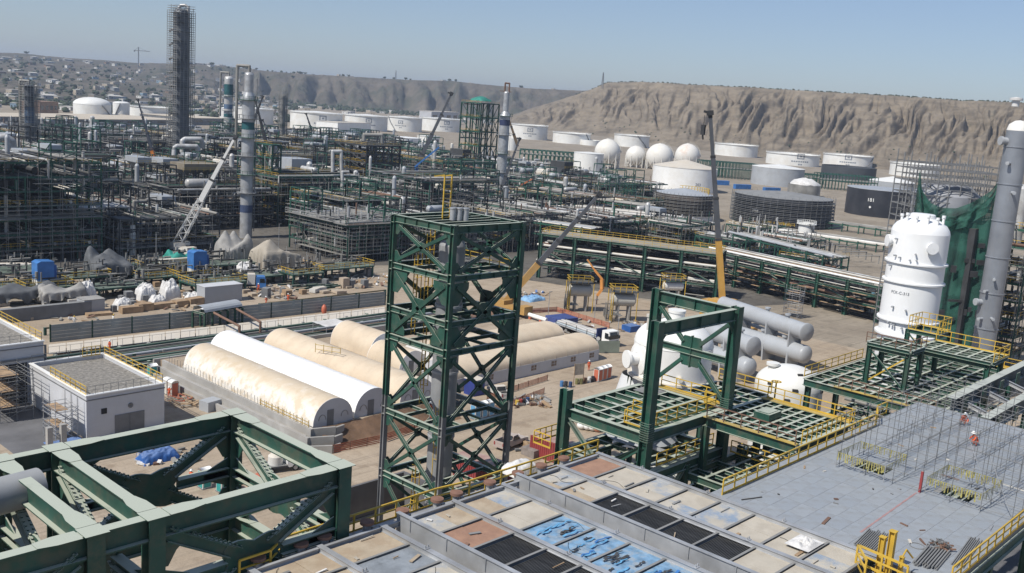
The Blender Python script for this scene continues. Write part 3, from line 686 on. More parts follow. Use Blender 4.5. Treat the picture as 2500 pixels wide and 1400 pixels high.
ROWS = ['front row','second row','third row','fourth row','fifth row','sixth row','seventh row','eighth row','ninth row','tenth row','eleventh row','twelfth row','thirteenth row','fourteenth row','fifteenth row','sixteenth row','seventeenth row','eighteenth row','nineteenth row','twentieth row']
used = {}
def railmesh(b, pts, h=1.1, sp=2.0, r=.05):
    for p, q in zip(pts[:-1], pts[1:]):
        p = Vector(p); q = Vector(q); k = max(1, int((q-p).length/sp))
        for i in range(k+1): s = p+(q-p)*i/k; b.bar(s, s+Vector((0,0,h)), r*1.4, r*1.4)
        b.bar(p+Vector((0,0,h)), q+Vector((0,0,h)), r*1.6,r*1.6); b.bar(p+Vector((0,0,h*.5)), q+Vector((0,0,h*.5)), r*1.4,r*1.4)
def block(x0, y0, sx, sy, h, fr, label, dense=1.0, scaf=.6, rail=.4, alongY=None, bay=6.0, z0=0.0, tops=True, loc=None, name='process_structure', rot=None):
    t = thing(name, label, 'process unit', (x0+sx/2,y0+sy/2,z0))
    nx = max(1, round(sx/bay)); ny = max(1, round(sy/bay)); nl = max(1, round((h-z0)/3.3)); lv = [z0+(h-z0)*(k+1)/nl for k in range(nl)]
    f = M(); w = .32 if dense > .6 else .42
    X = [x0+sx*i/nx for i in range(nx+1)]; Y = [y0+sy*j/ny for j in range(ny+1)]
    for i in range(nx+1):
        for j in range(ny+1):
            hh = h-(0 if rnd.random() < .72 else rnd.choice((0,1))*(h-z0)/nl)
            f.bar((X[i],Y[j],z0),(X[i],Y[j],hh), w, w)
    for z in lv:
        for j in range(ny+1): f.bar((x0,Y[j],z-.2),(x0+sx,Y[j],z-.2), w*.9, .42)
        for i in range(nx+1): f.bar((X[i],y0,z-.2),(X[i],y0+sy,z-.2), w*.9, .42)
        if rnd.random() < .6:
            for k in range(int(sx/2)): f.bar((x0+2*k+1,y0,z-.1),(x0+2*k+1,y0+sy,z-.1), .12,.16)
    for k in range(int(4*dense)+2):
        i = rnd.randrange(nx); j = rnd.randrange(ny+1); z = rnd.choice([z0]+lv[:-1]); f.bar((X[i],Y[j],z),(X[i+1],Y[j],z+(h-z0)/nl), .2,.2)
        i = rnd.randrange(nx+1); j = rnd.randrange(ny); z = rnd.choice([z0]+lv[:-1]); f.bar((X[i],Y[j],z),(X[i],Y[j+1],z+(h-z0)/nl), .2,.2)
    for k in range(rnd.choice((1,2,2,3)) if h > 8 else 0):             # narrow stair and pipe towers that rise above the roof
        i = rnd.randrange(nx); j = rnd.randrange(ny); e = rnd.uniform(3,8); q = ((X[i],Y[j]),(X[i+1],Y[j]),(X[i+1],Y[j+1]),(X[i],Y[j+1]))
        for p in q: f.bar((*p,h),(*p,h+e), w*.85,w*.85)
        for zz in (h+e*.5, h+e):
            for p, p2 in zip(q, q[1:]+q[:1]): f.bar((*p,zz),(*p2,zz), w*.7,w*.8)
        f.bar((*q[0],h),(*q[1],h+e*.5),.16,.16); f.bar((*q[3],h),(*q[0],h+e),.16,.16)
    obj('frame', f, fr, t, 'stuff')
    fl = M()  # floor gratings, extra ones added to darken the interior
    for z in lv:
        for i in range(nx):
            for j in range(ny):
                if rnd.random() < (.55 if z < h-.1 else .3): fl.box(X[i]+.2,X[i+1]-.2,Y[j]+.2,Y[j+1]-.2,z-.02,z+.06)
    obj('floor_grating', fl, DSTEEL, t, 'stuff')
    ms = {k: M() for k in ('pale','silver','dark','rust','white','green')}
    kinds = ['pale']*5+['silver']*4+['dark']*5+['rust']+['white']+['green']*2
    aY = rnd.random() < .5 if alongY is None else alongY
    for z in [z0+1.2]+lv:
        ay = aY if rnd.random() < .75 else not aY
        span = sx if ay else sy; n = int(span*.85*dense)
        q = 0
        while q < span-.4:
            r = rnd.choice((.08,.1,.12,.15,.2,.28,.4)); k = rnd.choice(kinds); zz = z+.12+r
            if rnd.random() < .72*min(1, dense):
                a = rnd.choice((0,0,0,rnd.random()*.4)); c = rnd.choice((1,1,1,.6+rnd.random()*.4))
                if ay: p0 = (x0+q,y0+sy*a,zz); p1 = (x0+q,y0+sy*c,zz)
                else: p0 = (x0+sx*a,y0+q,zz); p1 = (x0+sx*c,y0+q,zz)
                ms[k].tube(p0, p1, r, 6)
                if rnd.random() < .3: e = rnd.choice((p0,p1)); ms[k].tube(e, (e[0],e[1],max(z0, e[2]-rnd.uniform(2,6)) if rnd.random() < .7 else e[2]+rnd.uniform(1,3)), r, 6)
            q += 2*r+rnd.uniform(.15,1.0)
    infill = M()
    for k in range(int(sx*sy/34*dense)):                     # dark equipment bodies added to block light and darken the gaps
        x = rnd.uniform(x0+2,x0+sx-4); y = rnd.uniform(y0+1.5,y0+sy-3); z = rnd.choice([z0]+lv[:-1]); w_ = rnd.uniform(1,3)
        if rnd.random() < .5: infill.box(x,x+w_,y,y+rnd.uniform(1,4),z,z+rnd.uniform(1.5,2.8))
        else: infill.tube((x,y,z+1.1),(x+rnd.uniform(3,6),y,z+1.1) if rnd.random() < .5 else (x,y+rnd.uniform(3,6),z+1.1), rnd.uniform(.5,1.0), 10)
    obj('equipment_infill', infill, DARK, t, 'stuff')
    for k in range(int(60*dense)):
        x = rnd.uniform(x0,x0+sx); y = rnd.uniform(y0,y0+sy); za = rnd.uniform(z0,h*.7); r = rnd.choice((.07,.1,.14,.2,.35))
        ms[rnd.choice(kinds)].tube((x,y,za),(x,y,min(h+rnd.uniform(.5,4.5), za+rnd.uniform(3,11))), r, 6)
    for k, b in ms.items(): obj({'pale':'pale_pipes','silver':'silver_pipes','dark':'dark_pipes','rust':'rusty_pipes','white':'white_pipes','green':'green_pipes'}[k], b, {'pale':PIPEG,'silver':SILVER,'dark':DARK,'rust':PIPER,'white':OFFW,'green':GSTEEL}[k], t, 'stuff')
    s = M()
    if rnd.random() < scaf:
        sm = rnd.choice((SCAFM,SCAFM,PIPEG))
        for z in [z0+2*k for k in range(1, int((h-z0)/2)+2)]:
            if rnd.random() < .28: continue
            a = rnd.choice((0,0,.2,.45)); c = rnd.choice((1,1,.8,.6))
            for o in (-.4,-1.6):
                s.bar((x0+o,y0+sy*a,z),(x0+o,y0+sy*c,z), .09,.09); s.bar((x0+o,y0+sy*a,z+1),(x0+o,y0+sy*c,z+1), .07,.07)
                s.bar((x0+sx*a,y0+o,z),(x0+sx*c,y0+o,z), .09,.09); s.bar((x0+sx*a,y0+o,z+1),(x0+sx*c,y0+o,z+1), .07,.07)
            u_ = rnd.uniform(.1,.9); s.bar((x0-.4,y0+sy*u_,z-2),(x0-.4,y0+min(sy,sy*u_+2.4),z),.08,.08); s.bar((x0+sx*u_,y0-.4,z-2),(x0+min(sx,sx*u_+2.4),y0-.4,z),.08,.08)
            if rnd.random() < .5: s.box(x0-1.5,x0-.5,y0+sy*a,y0+sy*c,z-.05,z); s.box(x0+sx*a,x0+sx*c,y0-1.5,y0-.5,z-.05,z)
        for k in range(int(sy/2.4)):
            for o in (-.4,-1.6): s.bar((x0+o,y0+2.4*k,z0),(x0+o,y0+2.4*k,h*rnd.uniform(.8,1.1)), .08,.08)
        for k in range(int(sx/2.4)):
            for o in (-.4,-1.6): s.bar((x0+2.4*k,y0+o,z0),(x0+2.4*k,y0+o,h*rnd.uniform(.8,1.1)), .08,.08)
        obj('scaffold', s, sm, t, 'stuff')
    s = M()
    for z in lv:
        if rnd.random() < rail: railmesh(s, [(x0,y0+sy,z),(x0,y0,z),(x0+sx*rnd.choice((.4,1)),y0,z)])
        if rnd.random() < rail*.5: railmesh(s, [(x0+sx*.3,y0+sy*.6,z),(x0+sx,y0+sy*.6,z)])
    obj('yellow_railing', s, YEL, t, 'stuff')
    if tops:
        for k in range(rnd.choice((2,3,3,4))):
            q = rnd.random(); x = rnd.uniform(x0+3,x0+sx-6); y = rnd.uniform(y0+2,y0+sy-4); z = rnd.choice(lv[-2:])
            b = M()
            if q < .3: r = rnd.uniform(.7,1.4); L_ = rnd.uniform(5,9); b.lathe((x,y,z+r+.4), [[(0,-.5*r),(r*.7,-.3*r),(r,0),(r,L_),(r*.7,L_+.3*r),(0,L_+.5*r)]], 14, (0,1,0) if rnd.random() < .5 else (1,0,0)); obj('horizontal_drum', b, rnd.choice((GREYV,OFFW,SILVER)), t)
            elif q < .58: r = rnd.uniform(.5,1.2); e = rnd.uniform(5,11); z -= 3; b.lathe((x,y,z), [[(r,0),(r,e)],[(r,e),(r*.6,e+.6),(0,e+.8)]], 14); obj('upright_vessel', b, rnd.choice((GREYV,SILVER)), t)
            elif q < .75:
                L_ = rnd.uniform(6,10); b.box(x,x+4,y,y+L_,z+2.2,z+3.4)
                for i in range(3): b.add([(x,y+L_*i/3,z+2.2),(x+4,y+L_*i/3,z+2.2),(x+4,y+L_*(i+1)/3,z+2.2),(x,y+L_*(i+1)/3,z+2.2),(x+2,y+L_*(i+.5)/3,z+.9)], [(0,4,1),(1,4,2),(2,4,3),(3,4,0)])
                for i in (0,1): b.bar((x+4*i,y,z),(x+4*i,y,z+2.3),.2,.2); b.bar((x+4*i,y+L_,z),(x+4*i,y+L_,z+2.3),.2,.2)
                obj('fan_cooler', b, GREYV, t)
            else:
                r = rnd.uniform(.25,.5); b.pipe([(x,y,z),(x,y,z+2.5),(x+rnd.uniform(3,6),y,z+2.5),(x+6,y+rnd.uniform(0,5),z+2.5),(x+6,y+3,z)], r, 8); obj('duct_loop', b, rnd.choice((SILVER,PIPEG)), t)
    return t
k = 0
for jy in range(0, 26):
    yb = 198+jy*33.5
    for ix in range(-1, 24):
        xb = 42+ix*33.5
        px, py = pxy((xb+15, yb+12, 0))
        if not (-90 < px < 1590): continue
        if not (lerp(FARL, px) < py < lerp(NEARL, px)): continue
        dist = math.hypot(xb+15, yb+12); sx = rnd.choice((27,29,31)); sy = rnd.choice((24,27,30))
        right = px > 1120
        h = rnd.choice((9,12.5,13.5,17)) if not right else rnd.choice((6.5,8,8.5,10.5))
        if dist > 600: h = min(h, 12.5)
        if px < 1000 and dist < 420: h = rnd.choice((15,18,21,24,26) if px < 610 else (14,16,18))
        P_ = (xb+15, yb+12)
        if px < 1010 and dist < 330: h = max(7, height(px, lerp([(0,395),(120,400),(150,520),(300,520),(345,470),(400,500),(530,460),(620,470),(1000,500)], px)+rnd.uniform(-14,14), P_))
        elif px < 1010 and dist < 430: h = max(9, min(27, height(px, lerp([(0,370),(330,405),(480,410),(600,400),(700,420),(1000,440)], px)+rnd.uniform(-12,14), P_)))
        if dist > 500: h = max(4.5, min(h, height(px, lerp([(0,318),(500,322),(720,332),(1000,340),(1100,395),(1300,420)], px)+rnd.uniform(0,12), P_)))
        if dist < 300 and (135 < px < 345 or 640 < px < 1010): continue
        if 340 < px < 480 and dist < 480: h = 9
        fr, fn = rnd.choice(FRAMES if not right else FRAMES[:1]*3+FRAMES[2:])
        row = ROWS[min(19, int((dist-245)/36))]; lm = min(LMK, key=lambda q: abs(q[0]-px))[1]
        lab = '%s steel pipe structure %s, %s' % (fn, lm, row)
        n = used.get(lab, 0); used[lab] = n+1
        if n: lab = lab.replace('pipe structure', ['pipe rack unit','equipment frame','exchanger structure','piping module'][min(3, n-1)])
        block(xb, yb, sx, sy, h, fr, lab, dense=1.0 if dist < 420 else (.75 if dist < 600 else .5), scaf=.95 if dist < 480 and not right else .4, rail=.3 if px < 600 else .6, alongY=True if right else None, bay=6 if dist < 500 else 7.5)
        k += 1
# ------------------------------------------------------------------ columns and towers standing in the plant
def column(px, yt, yb_, w, d, label, bands=(), m=SILVER, steps=(), loop=True, scaf=None, plats=4, name='process_column', cat='process column'):
    c = far_at(px, yb_, d); s = scale(c); r = w/2/s; zt = height(px+ (0), yt, c)
    t = thing(name, label, cat, (c.x,c.y,0))
    prof = [(r,0)]; z = 0; segs = []
    prev = r; last = 0
    for (y, k) in steps:
        zz = height(px, y, c); segs.append([(prev,last),(prev,zz)]); segs.append([(prev,zz),(r*k,zz+r*.8)]); prev = r*k; last = zz+r*.8
    segs.append([(prev,last),(prev,zt)]); segs.append([(prev,zt),(prev*.8,zt+prev*.45),(0,zt+prev*.6)])
    f = M(); f.lathe((c.x,c.y,0), segs, 28); obj('shell', f, m, t)
    for (y0, y1, bm) in bands:
        f = M(); z0 = height(px, y1, c); z1 = height(px, y0, c); f.lathe((c.x,c.y,0), [[(r+.04,z0),(r+.04,z1)]], 28); obj('coloured_band', f, bm, t)
    for k in range(plats):
        z = zt*(.28+.68*k/max(1, plats)); f = M(); rr = (r if not steps or z < height(px, steps[0][0], c) else prev); n = 12
        f.lathe((c.x,c.y,z), [[(rr,0),(rr+1.1,0)],[(rr+1.1,0),(rr+1.1,.15)],[(rr+1.1,.15),(rr,.15)]], 20)
        for i in range(n):
            a = 2*math.pi*i/n; a2 = 2*math.pi*(i+1)/n; p = (c.x+(rr+1.05)*math.cos(a), c.y+(rr+1.05)*math.sin(a)); q = (c.x+(rr+1.05)*math.cos(a2), c.y+(rr+1.05)*math.sin(a2))
            f.bar((*p,z),(*p,z+1.1),.08,.08); f.bar((*p,z+1.1),(*q,z+1.1),.08,.08)
        obj('ring_platform', f, GREENP if k % 2 else GREY, t)
    f = M(); u = Vector((_R.x,_R.y,0)).normalized(); q = Vector((c.x,c.y,0))+u*(r+.5)
    f.bar(q+Vector((0,0,2)), q+Vector((0,0,zt-1)), .5,.1,u); obj('ladder', f, GREY, t)
    if loop:
        f = M(); o = Vector((c.x,c.y,0)); f.pipe([o+Vector((0,0,zt)), o+Vector((0,0,zt+r*1.3)), o-u*r*1.9+Vector((0,0,zt+r*1.3)), o-u*r*1.9+Vector((0,0,zt*.55))], r*.24, 8); obj('overhead_pipe', f, PIPEG, t)
    if scaf:
        hw = scaf/2/s; f = M(); n = 5; H_ = zt+2
        for i in range(n+1):
            for j in range(n+1):
                if 0 < i < n and 0 < j < n: continue
                x = c.x-hw+2*hw*i/n; y = c.y-hw+2*hw*j/n; f.bar((x,y,0),(x,y,H_+rnd.uniform(-2,2)), .16,.16)
        z = 2.0; pl = M()
        while z < H_:
            for o in (0,1.6):
                q = hw-o
                for dz, wd in ((0,.15),(1.0,.11)):
                    f.bar((c.x-q,c.y-q,z+dz),(c.x+q,c.y-q,z+dz),wd,wd); f.bar((c.x-q,c.y+q,z+dz),(c.x+q,c.y+q,z+dz),wd,wd); f.bar((c.x-q,c.y-q,z+dz),(c.x-q,c.y+q,z+dz),wd,wd); f.bar((c.x+q,c.y-q,z+dz),(c.x+q,c.y+q,z+dz),wd,wd)
            if int(z/2) % 2 == 0 or rnd.random() < .35:
                for e in ((-hw,-hw,1,0),(-hw,hw-1.6,1,0),(-hw,-hw,0,1),(hw-1.6,-hw,0,1)):
                    a = rnd.choice((0,.2,0)); x, y = c.x+e[0], c.y+e[1]
                    if e[2]: pl.box(x+a*2*hw,x+2*hw*rnd.choice((1,.8,1)),y,y+1.6,z-.06,z)
                    else: pl.box(x,x+1.6,y+a*2*hw,y+2*hw*rnd.choice((1,.8,1)),z-.06,z)
            z += 2.0
        obj('scaffold_tubes', f, PIPEG, t, 'stuff'); obj('scaffold_planks', pl, DSTEEL, t, 'stuff')
    return c, r, t
DCOL = mat('dark_weathered_column', (.115,.125,.14), .5, .2, .4, .25, stain=(.2,.21,.22), samt=.5)
BBAND = mat('blue_wrap', (.09,.14,.22), .5, 0, .2, .5); GBAND = mat('dark_teal_band', (.02,.09,.10), .5, 0, .3, .5)
c, r, t = column(440, 32, 345, 38, 480, 'tallest dark column wrapped in scaffolding at the upper left', m=DCOL, scaf=50, plats=0, loop=False)
f = M(); z = height(440,32,c); u = Vector((_R.x,_R.y,0)).normalized(); o = Vector((c.x,c.y,0))
f.pipe([o-u*r*.35+Vector((0,0,z)), o-u*r*.35+Vector((0,0,z+2.2)), o-u*r*.1+Vector((0,0,z+3.3)), o+u*r*.5+Vector((0,0,z+3.5)), o+u*r*.95+Vector((0,0,z+2.6)), o+u*r*1.05+Vector((0,0,z-6))], .62, 10); obj('overhead_pipe', f, SILVER, t)
for k in range(9): f = M(); z = 14+k*6.2; f.tube(o-u*r*1.05+Vector((0,0,z+1.3)), o-u*r*1.5-_F*1.0+Vector((0,0,z)), .5, 8); obj('side_nozzle', f, SILVER, t)
column(74, 214, 372, 26, 452, 'dark scaffolded column at the far left', m=DCOL, scaf=40, plats=0, bands=((262,300,BBAND),))
column(556, 192, 352, 22, 560, 'silver column with blue and green bands left of the tall silver column', m=SILVER, bands=((206,232,GBAND),(255,266,BBAND),(278,286,GBAND)), steps=())
column(600, 182, 575, 31, 291, 'tall silver column with a narrower top in the left half', m=GALV, steps=((238,.72),), bands=((298,316,GBAND),(500,518,mat('dark_blue_band',(.05,.07,.13),.5,0,.2,.4))), plats=6)
column(689, 234, 330, 13, 640, 'small ringed column with a yellow topped platform', m=PIPEG, plats=3, loop=False, scaf=17)
c, r, t = column(1220, 226, 478, 25, 430, 'slim steel column with a pipe hoop on top, middle of the picture', m=GALV, steps=((282,.55),), bands=((292,306,mat('navy_band',(.03,.04,.09),.5)),), plats=4, loop=False)
f = M(); z = height(1224,226,c); o = Vector((c.x,c.y,0)); f.pipe([o-u*.9+Vector((0,0,z)),o-u*.9+Vector((0,0,z+4)),o+u*.9+Vector((0,0,z+4)),o+u*.9+Vector((0,0,z-2))], .35, 8); f.bar(o-u*3+Vector((0,0,z+.6)), o+u*2+Vector((0,0,z+.4)), .4,.3); obj('top_hoop', f, PIPER, t)
column(292, 546, 612, 15, 262, 'left one of two short white vessels behind the yard', m=OFFW, plats=1, loop=False, steps=((560,.8),))
column(324, 553, 618, 17, 258, 'right one of two short white vessels behind the yard', m=OFFW, plats=1, loop=False, steps=((566,.8),))
column(1100, 352, 415, 7, 560, 'thin white stack right of the long grey crane boom', m=OFFW, plats=1, loop=False)
# ------------------------------------------------------------------ individual structures with a shape of their own
def open_frame(pxl, pxr, yb_, yt, d, depth, nl, nb, label, m=GSTEEL, w=.5, top=None, dark=True):
    a = far_at(pxl, yb_, d); c = far_at(pxr, yb_, d); sxx = abs((c-a).length); h = height((pxl+pxr)/2, yt, (a+c)/2); e = (c-a); e.z = 0; e.normalize(); n = Vector((-e.y,e.x,0)); n = n if n.dot(_F) > 0 else -n
    # members square to the plant grid
    cx = (a+c)/2; hx = sxx/2*.72; t = thing('open_steel_frame', label, 'steel frame', (cx.x,cx.y,0))
    xs = [cx.x-hx+2*hx*i/nb for i in range(nb+1)]; ys = [cx.y-depth/2+depth*j/2 for j in range(3)]
    for x in xs:
        for y in ys: f = M(); f.ibeam((x,y,0),(x,y,h), w, w,(0,1,0)); obj('column', f, m, t)
    f = M(); g = M()
    for k in range(1, nl+1):
        z = h*k/nl
        for y in ys: f.bar((xs[0],y,z),(xs[-1],y,z), w*.8,w)
        for x in xs: f.bar((x,ys[0],z),(x,ys[-1],z), w*.8,w)
        for i in range(nb):
            f.bar((xs[i],ys[0],z-h/nl),(xs[i+1],ys[0],z),w*.5,w*.5)
            if k % 2: f.bar((xs[i+1],ys[0],z-h/nl),(xs[i],ys[0],z),w*.5,w*.5)
        for j in range(2): f.bar((xs[0],ys[j],z-h/nl),(xs[0],ys[j+1],z),w*.5,w*.5)
        if dark: g.box(xs[0]+.3,xs[-1]-.3,ys[0]+.3,ys[-1]-.3,z-.1,z)
    obj('beams_and_braces', f, m, t, 'stuff'); obj('floors', g, DSTEEL, t)
    f = M()
    for k in range(1, nl+1): railmesh(f, [(xs[0],ys[-1],h*k/nl),(xs[0],ys[0],h*k/nl),(xs[-1],ys[0],h*k/nl)], 1.1, 3)
    obj('yellow_railing', f, YEL, t, 'stuff')
    q = M()
    for k in range(30):
        x = rnd.uniform(xs[0],xs[-1]); y = rnd.uniform(ys[0],ys[-1]); z = rnd.uniform(0,h); r = rnd.choice((.15,.25,.4))
        if k % 3: q.tube((x,y,z),(x,y,min(h,z+8)),r,6)
        else: q.tube((xs[0],y,z),(xs[-1],y,z),r,6)
    obj('pipes', q, PIPEG, t, 'stuff')
    return cx, xs, ys, h, t
cx, xs, ys, h, t = open_frame(1122,1206,395,252,500,14,6,3,'tall green braced structure with a green tarpaulin on top')
f = M(); f.grid(lambda a, b_: (xs[0]+1+(xs[-1]-xs[0]-5)*a, ys[0]+1+9*b_, h+1.2+2.2*math.sin(math.pi*a)**.5*math.sin(math.pi*b_)**.5+.5*n2(a*6,b_*6,2)), 16, 12); obj('roof_tarpaulin', f, mat('teal_tarpaulin',(.03,.20,.16),.8,0,.2,.5), t)
open_frame(820,962,505,352,400,20,7,4,'dark green many-storey structure left of the twin white tanks',DSTEEL,.5)
open_frame(634,668,500,352,330,10,6,1,'narrow green stair frame right of the tall silver column',GSTEEL,.4)
open_frame(196,240,500,420,330,10,4,2,'grey braced frame left of the white crane boom',GREY,.4)
cx, xs, ys, h, t = open_frame(700,800,470,418,345,12,2,2,'dark stand under the grey hopper bottomed cooler',DSTEEL,.5)
def fan_cooler(pxl, pxr, y, hgt, d, label, m=GREYV, depth=9, legs=6, z=None):
    a = far_at(pxl, y+hgt, d); c = far_at(pxr, y+hgt, d); e = c-a; e.z = 0; L_ = e.length; h = hgt/scale(a)
    t = thing('fan_cooler', label, 'fan cooler', (a.x,a.y,max(0,a.z-legs))); e = Vector((1,0,0)); n = Vector((0,1,0)); L_ *= .8
    P = lambda x, y_, z_: tuple(Vector((a.x,a.y,a.z))+e*x+n*y_+Vector((0,0,z_)))
    f = M(); f.add([P(0,0,0),P(L_,0,0),P(L_,depth,0),P(0,depth,0),P(0,0,h),P(L_,0,h),P(L_,depth,h),P(0,depth,h)], [(3,2,1,0),(4,5,6,7),(0,1,5,4),(1,2,6,5),(2,3,7,6),(3,0,4,7)]); obj('bundle_box', f, m, t)
    k = max(2, round(L_/4))
    for i in range(k):
        f = M(); x0, x1 = L_*i/k, L_*(i+1)/k; f.add([P(x0,0,0),P(x1,0,0),P(x1,depth,0),P(x0,depth,0),P((x0+x1)/2,depth/2,-h*1.1)], [(0,4,1),(1,4,2),(2,4,3),(3,4,0)]); obj('hopper', f, GREY, t)
    f = M()
    for i in range(k+1):
        for yy in (0, depth): f.bar(P(L_*i/k,yy,0), P(L_*i/k,yy,-legs), .35,.35)
    obj('legs', f, DSTEEL, t, 'stuff')
    f = M(); railmesh(f, [P(0,0,h),P(L_,0,h)], 1.1, 2); railmesh(f, [P(-1,-1.2,-.3),P(L_+1,-1.2,-.3)], 1.1, 2); obj('railing', f, YEL, t, 'stuff')
fan_cooler(55,160,366,14,330,'long grey fan cooler at the left below the dark scaffolded column')
fan_cooler(190,232,388,14,345,'short grey fan cooler right of the dark scaffolded column')
fan_cooler(336,384,384,14,345,'grey fan cooler under the small left crane boom')
fan_cooler(398,450,388,14,345,'pale fan cooler at the foot of the tallest column')
fan_cooler(450,572,400,16,320,'brownish fan cooler with yellow walkways left of the tall silver column', mat('tan_cooler',(.22,.19,.14),.7,0,.2,.4))
fan_cooler(712,788,388,26,345,'dark grey hopper bottomed cooler right of the tall silver column')
fan_cooler(766,800,342,14,520,'small dark fan cooler below the widest emblem tank', DSTEEL)
fan_cooler(1130,1162,366,12,480,'dark fan cooler left of the slim steel column', DSTEEL)
fan_cooler(1378,1420,396,14,480,'dark fan cooler in front of the small white tank', DSTEEL)
fan_cooler(90,118,398,12,330,'small grey cooler box on a frame at the left')
def loop(pts, d, r, label, m=SILVER):
    q = [far_at(x, y, d+i*.5) for i, (x, y) in enumerate(pts)]; f = M(); f.pipe(q, r, 10)
    solo('pipe_loop', f, m, label, 'pipe', q[0])
loop([(445,372),(445,345),(452,340),(490,340),(494,350),(494,362)], 420, 1.0, 'upper fat silver pipe loop below the tallest column')
loop([(425,380),(426,362),(433,357),(480,358),(484,370),(484,384)], 415, .95, 'lower fat silver pipe loop below the tallest column')
loop([(108,446),(106,424),(112,420),(196,420)], 318, .9, 'fat grey pipe bending over the left units', PIPEG)
loop([(0,515),(70,511),(132,507)], 285, .7, 'upper long grey pipe running in at the left edge', PIPEG)
loop([(0,543),(70,539),(132,534)], 284, .6, 'lower long grey pipe running in at the left edge', PIPEG)
loop([(812,420),(812,370),(833,370),(835,470)], 330, .6, 'tall silver pipe arch left of the dark many-storey structure')
loop([(888,345),(889,330),(932,330),(934,352)], 420, .8, 'pale pipe arch on top of the dark many-storey structure', PIPEG)
loop([(836,560),(836,420),(852,420)], 326, .45, 'thin silver riser pipe left of the dark structure')
loop([(1155,438),(1180,436),(1195,438)], 400, .8, 'short white pipe right of the thin white stack', OFFW)
loop([(-10,340),(12,335),(30,345),(34,380)], 360, 1.2, 'bent fat silver pipe at the left edge')
def drum(pxl, pxr, y, hw, d, label, m=OFFW, legs=None, noz=4):
    a = far_at(pxl, y, d); c = far_at(pxr, y, d); r = hw/scale(a); e = (c-a); e.z = 0; L_ = e.length; e.normalize()
    t = thing('horizontal_drum', label, 'vessel', (a.x,a.y,0)); f = M()
    f.lathe(a, [[(0,-.5*r),(.6*r,-.38*r),(r,0)],[(r,0),(r,L_)],[(r,L_),(.6*r,L_+.38*r),(0,L_+.5*r)]], 24, e); obj('shell', f, m, t)
    for k in range(noz): f = M(); q = a+e*L_*(k+.5)/noz; f.tube(q+Vector((0,0,r*.8)), q+Vector((0,0,r*1.6)), r*.16, 8); obj('nozzle', f, m, t)
    for k in (.2,.8): f = M(); q = a+e*L_*k; f.bar(q-Vector((0,0,r*.6)), (q.x,q.y,0), r*1.2,.5,e); obj('saddle_leg', f, GSTEEL, t)
    return t
drum(412,510,519,15,285,'white horizontal drum with nozzles behind the white crane boom',OFFW,noz=9)
drum(92,186,454,9,322,'long white drum with an upright pipe at the left',OFFW)
drum(640,700,336,6,600,'grey drum below the small ringed column',GREYV)
# the heater block with silver headers on top, left
hb = far_at(146,634,262); hz_ = height(150,520,hb)
t = block(hb.x,hb.y-2,17,17,hz_,DSTEEL,'dark square heater block topped with silver header pipes at the left',dense=1.2,scaf=0,rail=0,tops=False,bay=5.6,name='heater_block')
f = M(); f.box(hb.x+1.5,hb.x+15.5,hb.y,hb.y+13,1.5,hz_-1.5); obj('casing', f, DARK, t)
for k in range(7):
    f = M(); y = hb.y-1+k*2.6; z = hz_+.8; f.pipe([(hb.x-.5,y,hz_*.1),(hb.x-.5,y,z),(hb.x+15,y,z+.4),(hb.x+17,y,z+.2),(hb.x+17,y-.3,z-2)], .38, 8); obj('header_pipe', f, SILVER, t)
for k in range(8):
    f = M(); z = hz_*(.1+.11*k)
    for o in (-1.8,-3.2): f.bar((hb.x-2,hb.y+o,z),(hb.x+18,hb.y+o,z),.12,.12); f.bar((hb.x-2,hb.y+o,z+1),(hb.x+18,hb.y+o,z+1),.1,.1)
    f.box(hb.x-2,hb.x+18,hb.y-3.1,hb.y-1.9,z-.05,z); obj('scaffold_lift', f, PIPEG, t)
f = M()
for k in range(10):
    for o in (-1.8,-3.2): f.bar((hb.x-2+k*2.2,hb.y+o,0),(hb.x-2+k*2.2,hb.y+o,hz_+1),.1,.1)
obj('scaffold_posts', f, PIPEG, t, 'stuff')
# green decked structure in front, middle
gb = far_at(888,668,262); gz = height(888,545,gb)
block(gb.x-8,gb.y-3,23,26,gz,GSTEEL,'green decked pipe structure with a grey railed roof left of the green tower',dense=1.3,scaf=.9,rail=0,tops=False,bay=5.8,name='decked_structure')
t = thing('roof_deck', 'grey grating roof deck with thin railings on the green decked structure', 'deck', (gb.x,gb.y,gz))
f = M(); f.box(gb.x-9,gb.x+16,gb.y-3.5,gb.y+24,gz+.1,gz+.3); obj('grating', f, PIPEG, t); f = M()
for k in range(6): railmesh(f, [(gb.x-9+k*5,gb.y-3.5,gz+.3),(gb.x-9+k*5,gb.y+24,gz+.3)], 1.2, 2.4)
railmesh(f, [(gb.x-9,gb.y-3.5,gz+.3),(gb.x+16,gb.y-3.5,gz+.3)], 1.2, 2.0); obj('railing', f, GALV, t, 'stuff')
for k, (px, py) in enumerate(((893,500),(845,505),(772,530))): p = far_at(px, 660, 268); f = M(); f.tube((p.x,p.y,0),(p.x,p.y,height(px,py,p)), .42, 10); solo('riser_pipe', f, GALV, ['tallest','middle','leftmost'][k]+' silver riser pipe on the green decked structure', 'pipe', (p.x,p.y,0))
